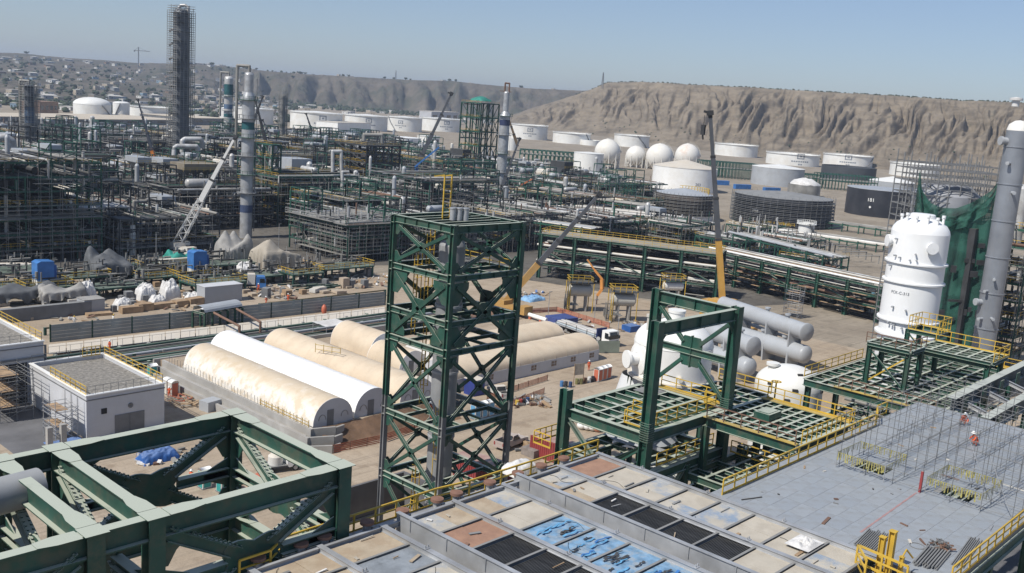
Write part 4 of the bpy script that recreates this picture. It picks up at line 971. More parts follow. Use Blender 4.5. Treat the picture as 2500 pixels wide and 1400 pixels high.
# long pipe racks running away to the right
def rack(p0, p1, wpx, zr, label, n=7, posts=True, m=GSTEEL, width=8, pm=None, name='pipe_rack', rail=False, levels=2):
    a = at(*p0, zr); b_ = at(*p1, zr); d = b_-a; L_ = d.length; d.normalize(); s = Vector((-d.y,d.x,0))
    if s.dot(_F) < 0: s = -s
    t = thing(name, label, 'pipe rack', (a.x,a.y,0)); f = M(); k = max(2, round(L_/7))
    for i in range(k+1):
        q = a+d*L_*i/k
        for o in (0,width): f.bar((q.x+s.x*o,q.y+s.y*o,0),(q.x+s.x*o,q.y+s.y*o,zr+.6), .38,.38)
        for l in range(levels): f.bar(q-Vector((0,0,l*3.2)), q+s*width-Vector((0,0,l*3.2)), .3,.45)
        if i % 3 == 0 and i < k: f.bar(q-Vector((0,0,zr*.9)), q+d*L_/k-Vector((0,0,.4)), .22,.22)
    for o in (0,width):
        for l in range(levels): f.bar(a+s*o-Vector((0,0,.1+l*3.2)), b_+s*o-Vector((0,0,.1+l*3.2)), .3,.42)
    obj('frame', f, m, t, 'stuff')
    for l in range(levels):
        for i in range(n):
            r = rnd.choice((.12,.18,.25,.38)); o = width*(i+.5)/n; f = M(); z = Vector((0,0,.25+r-l*3.2)); f.tube(a+s*o+z-d*3, b_+s*o+z+d*3, r, 8); obj('pipe', f, pm or rnd.choice((PIPEG,SILVER,OFFW,SILVER,PIPEG,GREYV)), t)
    if rail: f = M(); railmesh(f, [a-s*.3, b_-s*.3], 1.1, 2.2); obj('yellow_railing', f, YEL, t, 'stuff')
    return a, b_, d, s, t
rack((965,462),(1335,522),0,9,'wide rack of fat grey pipes running right from the dark structure',n=6,width=9,pm=SILVER)
rack((965,495),(1420,560),0,8.5,'second pipe rack running right, below the fat grey pipes',n=8,width=8)
rack((1010,435),(1560,505),0,8,'far pipe rack reaching the brown scaffolded tank',n=8,width=9)
rack((1130,405),(1440,440),0,8,'farthest pipe rack with yellow railings below the spheres',n=7,width=10,rail=True)
rack((1290,500),(1570,530),0,7,'green tube rack in front of the brown scaffolded tank',n=8,width=12)
rack((1240,560),(1580,545),0,5.5,'low pipe rack crossing towards the brown scaffolded tank',n=6,width=6)
rack((280,338),(700,352),0,8,'far left pipe rack below the dusty warehouse',n=8,width=10)
rack((290,352),(640,372),0,8,'left pipe rack crossing behind the tall silver column',n=8,width=10)
rack((1560,452),(1700,480),0,6,'short green rack between the spheres and tank 203',n=5,width=5,levels=1) if False else None
for (l, r_, y0, y1, d, lab) in ((1270,1450,366,392,600,'green column field in front of the cream tanks'),(1712,1850,392,432,480,'green column field behind tank 203'),(1850,2010,418,440,500,'green column field behind the grey ribbed tank'),(2005,2140,424,462,450,'green column field before the long dark tank')):
    a = at(l, y1, 0); c = at(r_, y1+(r_-l)*.07, 0); h = height((l+r_)/2, y0+6, (a+c)/2); t = thing('pipe_support_field', lab, 'pipe supports', (a.x,a.y,0)); f = M(); e = c-a; e.z = 0; L_ = e.length; e.normalize(); n = Vector((-e.y,e.x,0)); n = n if n.dot(_F) > 0 else -n
    for i in range(18):
        for j in range(4): q = Vector((a.x,a.y,0))+e*L_*i/17+n*j*6; f.bar(q, q+Vector((0,0,h)), .35,.35)
    for j in range(4):
        for z in (h, h*.6): q = Vector((a.x,a.y,z))+n*j*6; f.bar(q, q+e*L_, .35,.4)
    for i in range(18): q = Vector((a.x,a.y,h))+e*L_*i/17; f.bar(q, q+n*18, .3,.3)
    obj('frame', f, GSTEEL, t, 'stuff'); f = M()
    for j in range(7): q = Vector((a.x,a.y,h*.6+.5))+n*(j*2.7+.6); f.tube(q, q+e*L_, .3, 6)
    obj('pipes', f, PIPEG, t, 'stuff')
# the big near rack at the right: tall green columns, yellow railed deck on top
def near_rack(p0, p1, zt, width, label, n, deck, pm, braces=True, under=1.0, lv=(.4,.7)):
    a = at(*p0, zt); b_ = at(*p1, zt); d = b_-a; L_ = d.length; d.normalize(); s = Vector((-d.y,d.x,0)); s = s if s.dot(_F) > 0 else -s
    t = thing('pipe_rack', label, 'pipe rack', (a.x,a.y,0))
    for i in range(n+1):
        q = a+d*L_*i/n
        for o in (0,width): f = M(); f.ibeam((q.x+s.x*o,q.y+s.y*o,0),(q.x+s.x*o,q.y+s.y*o,zt), .85,.85,d); obj('column', f, GREEN, t)
        for l in lv+(.97,): f = M(); z = Vector((0,0,zt*(l-1))); f.ibeam(q+z, q+s*width+z, .35,.55); obj('cross_beam', f, GREEN, t)
    for o in (0,width):
        for l in lv+(1.0,): f = M(); z = Vector((0,0,zt*(l-1)-.3)); f.ibeam(a+s*o+z, b_+s*o+z, .35,.55); obj('long_beam', f, GREEN, t)
    if braces:
        for i in range(n):
            q = a+d*L_*i/n; q2 = a+d*L_*(i+1)/n
            f = M(); f.bar((q.x,q.y,zt*lv[0]) if i % 2 else (q.x,q.y,zt*lv[-1]), (q2.x,q2.y,zt*lv[-1]) if i % 2 else (q2.x,q2.y,zt*lv[0]), .25,.25); obj('brace', f, GREEN, t)
    for l in lv:
        for i in range(9):
            r = rnd.choice((.1,.15,.22,.3)); f = M(); z = Vector((0,0,zt*(l-1)+.4+r)); o = width*(i+.4)/9; f.tube(a+s*o+z-d*1, b_+s*o+z+d*1, r, 8); obj('pipe', f, rnd.choice((PIPEG,SILVER,OFFW,PIPER,GREYV)), t)
    f = M(); g = M()
    for i in range(int(120*under)):
        x = rnd.uniform(0,L_); y = rnd.uniform(1.3,width); z = rnd.uniform(0,zt*.95); q = Vector((a.x,a.y,0))+d*x+s*y+Vector((0,0,z)); e = rnd.random(); b = f if rnd.random() < .5 else g
        if e < .55: b.tube(q, q+d*min(rnd.uniform(2,9), max(.5, L_-x)), rnd.choice((.06,.1,.16)), 5)
        elif e < .8: b.tube(q, q+s*rnd.uniform(1,4), rnd.choice((.08,.15)), 5)
        else: b.tube(q, q+Vector((0,0,min(3,zt-z))), rnd.choice((.06,.1)), 5)
    q3 = M()  # dark floors added to shade the inside of the rack
    for i in range(int(22*under)):
        x = rnd.uniform(0,L_*.95); y = rnd.uniform(.3,width-1); z = rnd.choice([zt*k for k in (.18,.35,.5,.68,.85)]); q = Vector((a.x,a.y,0))+d*x+s*y+Vector((0,0,z)); q3.bar(q, q+d*rnd.uniform(2,6), rnd.choice((.5,1.2,2.4)), .07)
    obj('added_shade_floors', q3, DSTEEL, t, 'stuff'); q4 = M()
    for i in range(0 if deck else int(9*under)):
        x = rnd.uniform(0,L_*.9); z = rnd.choice([zt*k for k in (.25,.4,.55,.7)]); q = Vector((a.x,a.y,0))+d*x-s*.9+Vector((0,0,z)); q4.bar(q, q+d*rnd.uniform(2,6), .7, .07)
    obj('scaffold_planks', q4, TIMBER, t, 'stuff')
    obj('tangled_pipes', f, PIPEG, t, 'stuff'); obj('dark_pipes', g, DSTEEL, t, 'stuff')
    if deck:
        f = M(); f.add([tuple(p) for p in (a+Vector((0,0,.05)), b_+Vector((0,0,.05)), b_+s*width+Vector((0,0,.05)), a+s*width+Vector((0,0,.05)), a-Vector((0,0,.02)), b_-Vector((0,0,.02)), b_+s*width-Vector((0,0,.02)), a+s*width-Vector((0,0,.02)))], [(0,1,2,3),(7,6,5,4),(0,4,5,1),(1,5,6,2),(2,6,7,3),(3,7,4,0)]); obj('deck', f, mat('tan_deck_grating',(.27,.25,.20),.8,0,.2,.6), t)
        f = M(); railmesh(f, [a+s*.1, b_+s*.1, b_+s*width, a+s*width, a+s*.1], 1.15, 2.0); obj('yellow_railing', f, YEL, t, 'stuff')
    else:
        for i in range(6):
            r = (.26,.15,.12,.24,.12,.18)[i]; pm = (WHITEB,PIPEG,TIMBER,OFFW,GREYV,SILVER)[i]; f = M(); o = width*(i+.5)/6; z = Vector((0,0,.2+r)); f.tube(a+s*o+z-d*2, b_+s*o+z+d*2, r, 10); obj('top_pipe', f, pm, t)
    return a, b_, d, s, t
near_rack((1322,570),(1756,622),11.5,9,'long green rack with a yellow railed tan deck on top',5,True,OFFW,under=6,lv=(.35,.68))
near_rack((1740,612),(2150,700),8.5,9,'green rack carrying bright white pipes towards the tall white vessel',6,False,WHITEB,under=6,lv=(.45,.75))
rack((1790,575),(2010,628),0,8,'green open hoop rack with grey pipes left of the tall white vessel',n=6,width=7,levels=1)
rack((1800,552),(2140,600),0,2.5,'low rack of grey pipes between tank 204 and the tall white vessel',n=9,width=9,levels=1)
rack((1905,528),(2180,566),0,3,'low grey pipe rack in front of tank 181',n=6,width=6,levels=1)
rack((1600,548),(1770,590),0,4,'short green rack behind the yellow railed deck',n=7,width=9,levels=1,rail=True)
for i, (x0, x1, y0, y1) in enumerate(((1700,1800,540,560),)): pass
for k, (px, py, sx, sy, h, lab) in enumerate(((1800,640,26,16,6,'low green pipe frame behind the yellow crane boom'),(1930,632,24,18,5,'low green pipe frame left of the blue site cabin'),(1990,690,20,12,6,'low pipe frame behind the white piped rack'),(1660,600,24,16,6.5,'low green pipe frame behind the yellow railed deck'),(1850,585,22,14,4,'lowest pipe frame in front of tank 204'))):
    p = at(px, py, 0); block(p.x, p.y, sx, sy, h, GSTEEL, lab, dense=.9, scaf=.3, rail=.5, alongY=True, tops=False)
f = M()
for k in range(14):
    p = at(1880+k*16, 560+k*5, 3+ (k%3)); f.pipe([p, p+Vector((9,-4,0)), p+Vector((9,-4,-2.6))], .12+.05*(k%3), 6)
solo('bent_pipe_bank', f, PIPEG, 'bank of bent grey pipes lying in the open ground left of the white vessel', 'pipes', at(1880,560,0))
t = thing('yellow_stair', 'curved heap of yellow stair railings in front of tank 204', 'stair railing', at(1850,560,0))
for k in range(9): f = M(); p = at(1805+k*13, 562+abs(k-4)*2.5, 0); railmesh(f, [p+Vector((0,0,1+k*.2)), p+Vector((3.4,-3.2,2.4+.1*k))], 1.2, 1.2, .09); obj('railing', f, YEL, t)
# heap of scaffolding, pallets and blue containers in the tank yard
def container(px, py, z, L_, rz, m, label, w=2.44, h=2.6, name='shipping_container', group=None):
    p = at(px, py, z); t = thing(name, label, 'container', p, group, rz)
    f = M(); f.box(0,L_,0,w,0,h); obj('body', f, m, t, local=True)
    f = M(); n = int(L_/.32)
    for i in range(n):
        x = L_*(i+.5)/n; f.box(x-.08,x+.08,-.05,-.001,.15,h-.12); f.box(x-.08,x+.08,w+.001,w+.05,.15,h-.12)
    for i in range(8): y = w*(i+.5)/8; f.box(-.05,-.001,y-.08,y+.08,.15,h-.12); f.box(L_+.001,L_+.05,y-.08,y+.08,.15,h-.12)
    obj('corrugation', f, m, t, 'stuff', local=True)
    for x in (0,L_): f = M(); f.box(x-.09,x+.09,-.09,.09,-.003,h+.02); f.box(x-.09,x+.09,w-.09,w+.09,-.003,h+.02); obj('corner_post', f, m, t, local=True)
    return t
container(1796,462,0,12,-.35,BLUEP,'left blue container in front of the grey ribbed tank',h=2.9)
container(1868,470,0,12,-.35,BLUEP,'right blue container in front of the grey ribbed tank',h=2.9)
container(1750,452,0,9,-.5,BLUEP,'short blue container right of tank 203',h=2.9)
# ------------------------------------------------------------------ tent camp on its terrace
ZT2 = 2.0
PAN = {}
def arch_tent(name, label, c0, c1, y0, y1, z, h, axis, m, mend, seams=10, wall=None, wm=None, windows=0, door=True, ladder=False):
    """arched tent: c0..c1 across, y0..y1 along; fabric in separate panels"""
    P = (lambda c, l, zz: (c, l, zz)) if axis == 'Y' else (lambda c, l, zz: (l, c, zz))
    t = thing(name, label, 'tent', P((c0+c1)/2, (y0+y1)/2, z)); w = c1-c0; wl = wall or 0.0
    def arc(k, n): a = math.pi*k/n; return ((c0+c1)/2-w/2*math.cos(a), z+wl+(h-wl)*math.sin(a)**.8)
    for s in range(seams):
        a = y0+(y1-y0)*s/seams; b_ = y0+(y1-y0)*(s+1)/seams; f = M(); n = 16; sag = rnd.uniform(.004,.022)
        vs = []
        for j in range(5):
            l = a+.02+(b_-a-.04)*j/4; d = -sag*math.sin(math.pi*j/4)
            for k in range(n+1): c, zz = arc(k, n); q = .5-abs(k/n-.5); vs.append(P(c+(d if k < n/2 else -d)*-.6, l, zz+d*min(1, q*6)))
        f.add(vs, [(j*(n+1)+k, j*(n+1)+k+1, (j+1)*(n+1)+k+1, (j+1)*(n+1)+k) if axis == 'X' else (j*(n+1)+k, (j+1)*(n+1)+k, (j+1)*(n+1)+k+1, j*(n+1)+k+1) for j in range(4) for k in range(n)], True); obj('fabric_panel', f, m, t)
        if s:
            f = M()
            for k in range(n): c, zz = arc(k, n); c2, z2 = arc(k+1, n); f.bar(P(c,a,zz+.006), P(c2,a,z2+.006), .06,.012)
            obj('seam', f, m, t)
    for l in (y0, y1):
        f = M(); n = 16; pts = [P(c0,l,z)]+[P(*((arc(k,n)[0], l, arc(k,n)[1]))) for k in range(n+1)]+[P(c1,l,z)]; f.poly(pts, .06, P(0,1,0)); obj('end_wall', f, mend, t)
    if wl:
        for c in (c0, c1): f = M(); f.bar(P(c,y0,z+wl/2), P(c,y1,z+wl/2), .08, wl); obj('side_wall', f, wm or m, t)
        for k in range(windows):
            l = y0+(y1-y0)*(k+.6)/windows; f = M(); o = -.06; f.bar(P(c0+o,l-.6,z+wl*.62), P(c0+o,l+.6,z+wl*.62), .06, .85); wo = obj('window', f, mat_win, t)
            f = M(); f.bar(P(c0+o-.04,l,z+wl*.62-.42), P(c0+o-.04,l,z+wl*.62+.42), .05,.05); f.bar(P(c0+o-.04,l-.6,z+wl*.62), P(c0+o-.04,l+.6,z+wl*.62), .04,.05); obj('window_bar', f, mend, wo)
    if door:
        l = y0-.06; cx = c0+w*.42; f = M(); f.bar(P(cx-.5,l,z+1.05), P(cx+.5,l,z+1.05), .05, 2.1); obj('door', f, GREY, t)
        f = M(); n = 8
        for cx2 in (c0+w*.22, c0+w*.78):
            for k in range(n): a = math.pi*k/n; a2 = math.pi*(k+1)/n; f.bar(P(cx2-.55*math.cos(a),l,z+.9+.7*math.sin(a)), P(cx2-.55*math.cos(a2),l,z+.9+.7*math.sin(a2)), .05,.05)
        obj('flap_outline', f, PIPEG, t)
    return t
mat_win = mat('tan_window_screen', (.20,.15,.11), .7, 0, .2, 2)
arch_tent('arched_tent', 'tan stained white arched tent nearest the stepped terrace wall', 70.4,76.6, 97.0,129.2, ZT2, 3.5, 'Y', TENTT, PLASTER, 12)
arch_tent('arched_tent', 'bright white arched tent between the two tan ones', 77.2,83.4, 97.4,134.0, ZT2, 3.6, 'Y', TENTW, PLASTER, 12)
t = arch_tent('arched_tent', 'tan arched tent with a ladder lying on it, third from the left', 85.0,91.4, 97.6,131.2, ZT2, 3.6, 'Y', TENTB, PLASTER, 12)
arch_tent('arched_tent', 'small arched tent with a white gable and green sheet at the back', 98.4,104.6, 121.0,131.5, ZT2-.4, 3.7, 'Y', TENTB, WHITEB, 5)
arch_tent('arched_tent', 'arched tent with a white gable seen through the green tower', 96.6,102.4, 111.5,119.5, 1.2, 3.6, 'Y', TENTB, WHITEB, 4)
arch_tent('arched_tent', 'long beige tent with square windows along its white wall', 103.1,110.4, 100.2,135.6, 0, 4.1, 'X', TENTB, PLASTER, 12, 2.0, PLASTER, 7, False)
arch_tent('arched_tent', 'long beige tent behind the windowed tent', 112.4,119.6, 104.5,137.0, 0, 4.2, 'X', TENTB, TENTW, 11, 2.0, PLASTER, 0, False)
lt = thing('lying_ladder', 'yellow ladder frame lying across the third tan tent', 'ladder', (86.2,115.5,5.0))
f = M()
for k in range(4): f.bar((85.6+.25*k,118-1.7*k,5.0+.25*k),(85.6+.25*k,118-1.7*k,6.4+.1*k), .07,.07)
f.bar((85.6,118,6.2),(86.4,112.9,6.6),.07,.07); f.bar((85.6,118,5.5),(86.4,112.9,6.0),.07,.07); obj('frame', f, mat('faded_yellow',(.45,.32,.10),.6), lt)
# terrace: three stepped walls and their returns, earth bank, mesh fence
ter = M(); ter.box(70.0,92.8,96.6,136,0,ZT2); ter.box(92.8,106,119.6,136,0,ZT2-.4)
setting('tent_terrace', ter, DIRT)
for k, (x, zt_) in enumerate(((69.7,2.35),(68.6,1.7),(67.5,1.05))):
    t = thing('terrace_wall', ['topmost concrete step wall beside the tan stained tent','middle concrete step wall of the terrace','lowest concrete step wall of the terrace'][k], 'wall', (x,112,0))
    f = M(); f.box(x-.18,x+.18,96.2-k*.9,134,0,zt_); obj('long_wall', f, CONC, t)
    f = M(); f.bar((x+.18,96.2-k*.9+.18,zt_/2),(x+3.0,95.4-k*1.2,zt_/2), .3,zt_); f.bar((x+3.0,95.4-k*1.2,zt_/2),(x+4.6,95.9-k*1.2,zt_/2-.1), .3,zt_-.2); obj('return_wall', f, CONC, t)
    if k: f = M(); f.box(x+.18,69.5 if k == 1 else 68.4,97,134,0,zt_-.35); obj('step_floor', f, CONC, t)
fence = thing('rebar_fence', 'row of thin starter bars and a yellow rail along the top terrace wall', 'fence', (69.9,112,2.3))
f = M()
for k in range(44): f.bar((69.75,97+k*.82,2.3),(69.75+rnd.uniform(-.05,.05),97+k*.82,3.3), .04,.04)
obj('starter_bars', f, GREY, fence, 'stuff'); f = M(); f.bar((69.75,97,3.0),(69.75,108,3.0),.06,.08); f.bar((69.75,97,2.6),(69.75,108,2.6),.06,.08); 
for k in range(9): f.bar((69.75,97+k*1.35,2.3),(69.75,97+k*1.35,3.25),.08,.08)
obj('yellow_rail', f, mat('ochre_rail',(.40,.28,.08),.6), fence)
bk = M(); bk.grid(lambda a, b_: (71+22*a, 96.7-3.2*b_, (ZT2+.1)*(1-b_)**1.2+.25*n2(a*14,b_*4,3)), 60, 10); setting('earth_bank', bk, EARTH)
FENCEM = mat('orange_safety_mesh', (.36,.12,.07), .8, 0, .3, 1.2)
def mesh_fence(pts, h, label, m=FENCEM, z=0.0, posts=True):
    t = thing('mesh_fence', label, 'fence', (*pts[0],z)); f = M(); g = M()
    for p, q in zip(pts[:-1], pts[1:]):
        p = Vector((*p,z)); q = Vector((*q,z)); n = max(1, int((q-p).length/2.2))
        for i in range(n+1): s = p+(q-p)*i/n; g.bar(s, s+Vector((0,0,h+.12)), .07,.07)
        for r in range(5): zz = Vector((0,0,h*(.15+.2*r))); f.bar(p+zz, q+zz, .02, h*.13)
    obj('mesh', f, m, t); obj('fence_posts', g, PIPER, t, 'stuff')
mesh_fence([(70.5,92.9),(78,92.3),(84,93.2),(92,94.5)], 1.1, 'orange safety mesh fence below the earth bank')
mesh_fence([(60.5,118.5),(62.5,123)], 1.0, 'short orange mesh fence behind the white gravel-roofed building')
mesh_fence([(102,97.5),(110,98.6),(118,99.6)], .9, 'orange mesh fence left of the coloured drums')
mesh_fence([(98,93),(106,94),(112,95)], .9, 'low orange mesh fence by the road right of the green tower')
mesh_fence([(132,118.2),(146,125)], 1.0, 'orange mesh fence along the lay-down yard')
mesh_fence([(134,140),(160,134),(158,118)], 1.1, 'orange mesh fence round the drum platforms')
mesh_fence([(85,160.5),(100,163)], 1.0, 'orange mesh fence at the back of the dirt yard')
f = M(); f.box(69.0,118,135.4,135.8,0,2.2); solo('concrete_wall', f, CONC, 'long concrete wall behind the tents', 'wall', (90,135.6,0))
# ------------------------------------------------------------------ white buildings at the left
GRAVEL = mat('roof_gravel', (.235,.22,.195), .95, 0, .45, 2.6, bump=1, bsc=5, stain=(.15,.14,.125), samt=.6, ssc=1.6)
def flat_building(name, label, x0, x1, y0, y1, h, par=.45):
    t = thing(name, label, 'building', (x0,y0,0))
    f = M(); f.box(x0,x1,y0,y0+.3,0,h+par); f.box(x0,x0+.3,y0+.3,y1,0,h+par); f.box(x1-.3,x1,y0+.3,y1,0,h+par); f.box(x0+.3,x1-.3,y1-.3,y1,0,h+par); obj('wall', f, PLASTER, t)
    f = M(); f.box(x0+.3,x1-.3,y0+.3,y1-.3,h-.3,h); obj('gravel_roof', f, GRAVEL, t)
    f = M(); o = .12
    for a in ((x0-o,x1+o,y0-o,y0+.36),(x0-o,x1+o,y1-.36,y1+o),(x0-o,x0+.36,y0+.36,y1-.36),(x1-.36,x1+o,y0+.36,y1-.36)): f.box(*a,h+par+.002,h+par+.14)
    obj('parapet_coping', f, WHITEB, t)
    f = M()
    for a in ((x0-.06,x1+.06,y0-.06,y0-.002),(x0-.06,x0-.002,y0,y1)): f.box(*a,h-.15,h-.02)
    obj('drip_band', f, GREY, t); return t
wb = flat_building('white_building', 'small white building with a gravel roof and yellow railings', 49.4,59.4,113.8,131.0,5.0)
f = M(); f.box(51.2,51.9,113.74,113.80,2.9,3.6); obj('window', f, ROOF, wb)
f = M(); f.lathe((54.9,113.8,3.4), [[(.32,0),(.32,.12)],[(.32,.12),(.22,.12)],[(.22,.12),(0,.04)]], 18, (0,-1,0)); obj('round_vent', f, GREY, wb)
for k in range(2): f = M(); f.box(52.9+k*1.92,54.78+k*1.92,113.72,113.80,0,2.45); obj('roller_door', f, mat('grey_louvre_%d' % k,(.16,.165,.17),.7,0,.1,1), wb)
railing('roof_railing', 'yellow railing along the right edge of the small white building', [(59.3,114.1,5.55),(59.3,130.6,5.55)], sp=1.7, m=YEL)
railing('roof_railing', 'yellow railing along the left edge of the small white building', [(49.5,114.1,5.55),(49.5,124.5,5.55)], sp=1.5)
railing('roof_railing', 'thin grey railing along the front edge of the small white building', [(49.6,113.95,5.55),(59.2,113.95,5.55)], sp=1.0, m=GREY, toe=False, r=.02)
railing('roof_railing', 'grey railing along the back edge of the small white building', [(49.6,130.8,5.55),(59.2,130.8,5.55)], sp=1.6, m=GREY, toe=False, r=.025)
railing('roof_railing', 'small yellow gate railing at the back corner of the gravel roof', [(56.2,130.5,5.55),(58.6,130.5,5.55)], sp=.6, h=1.3)
lb = flat_building('white_building', 'larger white building with a gravel roof at the left edge', 22,51.4,131.4,166,7.7)
railing('roof_railing', 'yellow railing along the right edge of the larger left building', [(51.3,131.8,8.25),(51.3,165.5,8.25)], sp=2.0)
railing('roof_railing', 'thin grey railing along the front edge of the larger left building', [(30,131.6,8.25),(51.2,131.6,8.25)], sp=1.3, m=GREY, toe=False, r=.02)
f = M(); f.tube((51.7,131.6,1),(51.7,131.6,7.6), .16, 8); obj('downpipe', f, GREY, lb)
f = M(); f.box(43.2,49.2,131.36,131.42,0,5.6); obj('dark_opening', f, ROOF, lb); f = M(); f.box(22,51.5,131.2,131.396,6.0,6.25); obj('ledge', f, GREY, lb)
for k, (x, y) in enumerate(((42.9,108.5),(44.3,108.2))): f = M(); f.box(x-.3,x+.3,y-.3,y+.3,0,4.4+.2*k); solo('concrete_post', f, CONC, ['left bare concrete post before the white buildings','right bare concrete post before the white buildings'][k], 'post', (x,y,0))
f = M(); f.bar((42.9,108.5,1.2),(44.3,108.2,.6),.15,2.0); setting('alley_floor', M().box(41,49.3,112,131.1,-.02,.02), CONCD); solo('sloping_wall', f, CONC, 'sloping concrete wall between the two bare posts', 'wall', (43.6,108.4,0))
def scaffold_tower(label, x0, x1, y0, y1, h, m=GALV, stair=False, lv=2.0, name='scaffold_tower'):
    t = thing(name, label, 'scaffold', ((x0+x1)/2,(y0+y1)/2,0)); nx = max(1, round((x1-x0)/2)); ny = max(1, round((y1-y0)/2))
    for i in range(nx+1):
        for j in range(ny+1): x = x0+(x1-x0)*i/nx; y = y0+(y1-y0)*j/ny; f = M(); f.tube((x,y,0),(x,y,h), .045, 6); obj('scaffold_post', f, m, t)
    z = lv
    while z <= h:
        f = M()
        for dz in (0,.5,1):
            for j in range(ny+1): y = y0+(y1-y0)*j/ny; f.tube((x0-.2,y,z+dz-.8),(x1+.2,y,z+dz-.8), .035, 5)
            for i in range(nx+1): x = x0+(x1-x0)*i/nx; f.tube((x,y0-.2,z+dz-.8),(x,y1+.2,z+dz-.8), .035, 5)
        obj('ledgers', f, m, t, 'stuff'); f = M(); f.box(x0+.1,x0+(x1-x0)*.6,y0+.1,y1-.1,z-.06,z); obj('plank_deck', f, TIMBER, t)
        f = M(); f.tube((x0,y0,z-lv),(x1,y0,z), .035, 5); obj('scaffold_brace', f, m, t)
        if stair:
            f = M()
            for o in (0,.7): f.bar((x1,y0+.2+o,z-lv),(x0,y0+.2+o,z), .06,.12)
            for k in range(7): f.box(x1-(x1-x0)*(k+.5)/7-.1,x1-(x1-x0)*(k+.5)/7+.1,y0+.2,y0+.9,z-lv+lv*(k+.5)/7,z-lv+lv*(k+.5)/7+.03)
            obj('stair_flight', f, m, t)
        z += lv
scaffold_tower('scaffold stair tower against the left wall of the small white building', 46.0,48.6,114.5,118,5.5, stair=True)
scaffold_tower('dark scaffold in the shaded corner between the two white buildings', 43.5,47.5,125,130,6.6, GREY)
scaffold_tower('scaffold tower under the green racks left of the white vessel', *sorted((at(1945,780,0).x,at(1945,780,0).x+2.2)), at(1945,780,0).y,at(1945,780,0).y+3.5, 7.5)
scaffold_tower('thin scaffold around the foot of the green tower', 61.2,63.6,70,74.5,3.2) if False else None
f = M(); f.grid(lambda a, b_: (44.5+4*a, 111+3.4*b_, .5+.3*n2(a*4,b_*4,2)), 12, 10); solo('blue_tarpaulin', f, BLUE, 'blue tarpaulin in the shade before the white buildings', 'tarpaulin', (46,112,0))
# ------------------------------------------------------------------ pipeway with barrier wall
BARR = mat('grey_green_steel_panel', (.25,.28,.285), .55, .1, .2, .3, stain=(.22,.23,.22), samt=.5)
p0 = at(123,836,0); p1 = at(940,745,0); d = (p1-p0); L_ = d.length; d.normalize()
bt = thing('barrier_wall', 'long grey panelled barrier wall along the dirt yard', 'barrier wall', p0)
n = 10
for i in range(n):
    for r in range(5):
        a = p0+d*(L_*i/n+.12); b_ = p0+d*(L_*(i+1)/n-.12); f = M(); z = Vector((0,0,.3+.58*r)); f.bar(a+z, b_+z, .1+.04*(r%2), .53); obj('panel', f, BARR, bt)
for i in range(n+1): f = M(); q = p0+d*L_*i/n; f.ibeam(q, q+Vector((0,0,3.0)), .2,.2,d); obj('barrier_post', f, GREENP, bt)
for (l, r_, lab) in (((110,802),(426,767),'left green brown kickboard pipe on posts behind the barrier'),((634,743),(940,709),'right green brown kickboard pipe on posts behind the barrier')):
    a = at(*l, 1.2); b_ = at(*r_, 1.2); t = thing('guide_pipe', lab, 'pipe', (a.x,a.y,0)); f = M(); f.tube(a, b_, .16, 8); obj('pipe', f, mat('olive_brown_pipe',(.10,.085,.05),.7), t)
    for k in range(5): q = a+(b_-a)*k/4; f = M(); f.box(q.x-.2,q.x+.2,q.y-.2,q.y+.2,0,1.35); obj('support', f, GREENP, t)
a0, a1, b0, b1 = at(118,843,.8), at(940,750,.8), at(118,865,.8), at(940,766,.8)
t = thing('white_walkway', 'long pale walkway strip running along the pipeway', 'walkway', (a0.x,a0.y,0)); 
for k in range(24):
    e0, e1 = k/24+.001, (k+1)/24-.001; f = M(); q = [a0+(a1-a0)*e0, a0+(a1-a0)*e1, b0+(b1-b0)*e1, b0+(b1-b0)*e0]; f.poly(q, .12, (0,0,1)); obj('slab', f, OFFW, t)
f = M()
for k in range(40): q = b0+(b1-b0)*k/39; f.bar(q, q+Vector((0,0,1.1)), .04,.04)
f.bar(b0+Vector((0,0,1.1)), b1+Vector((0,0,1.1)), .04,.04); obj('thin_railing', f, GREY, t, 'stuff')
t = thing('trench_pipe_rack', 'low pipe rack in the trench between walkway and tents', 'pipe rack', (62,144,0))
for k in range(15):
    x = 60+k*5; f = M(); f.ibeam((x,138.5,.3),(x,149.5-.05*k,.3), .4,.5); obj('cross_beam', f, GREEN, t)
    for y in (139,144,149): f = M(); f.box(x-.25,x+.25,y-.25,y+.25,.56,1.0); obj('support', f, CONC if k % 2 else GREEN, t)
for i, (y, r, m) in enumerate(((139.2,.18,DARK),(140.2,.3,GREENP),(141.3,.16,PIPEG),(142.2,.2,GREENP),(143.2,.12,PIPER),(144.3,.26,GREYV),(145.6,.2,GREENP),(146.5,.16,DARK),(147.6,.16,PIPEG),(148.6,.24,GREENP))):
    f = M(); f.tube((58,y,.56+r),(134,y-.8,.56+r), r, 8); obj('pipe', f, m, t)
for y in (138.7,149.2): f = M(); f.ibeam((58,y,.4),(134,y,.4), .4,.7); obj('long_beam', f, GREEN, t)
setting('pipe_trench_floor', M().box(56,140,136.2,150.2,-.02,.03), CONCD)
pb = thing('pipe_bridge', 'short grey pipe bridge with a rounded cover crossing the barrier', 'pipe bridge', at(545,790,0))
a = at(500,768,3); b_ = at(592,752,3); d = (b_-a).normalized(); s = Vector((-d.y,d.x,0))
for k in range(6): f = M(); q = a+(b_-a)*k/5; f.ibeam(q, (q.x,q.y,0), .3,.3,d); f.ibeam(q+s*3.2, ((q+s*3.2).x,(q+s*3.2).y,0), .3,.3,d); f.ibeam(q, q+s*3.2, .25,.3); obj('trestle', f, GREEN, pb)
f = M(); n = 8; L_ = (b_-a).length
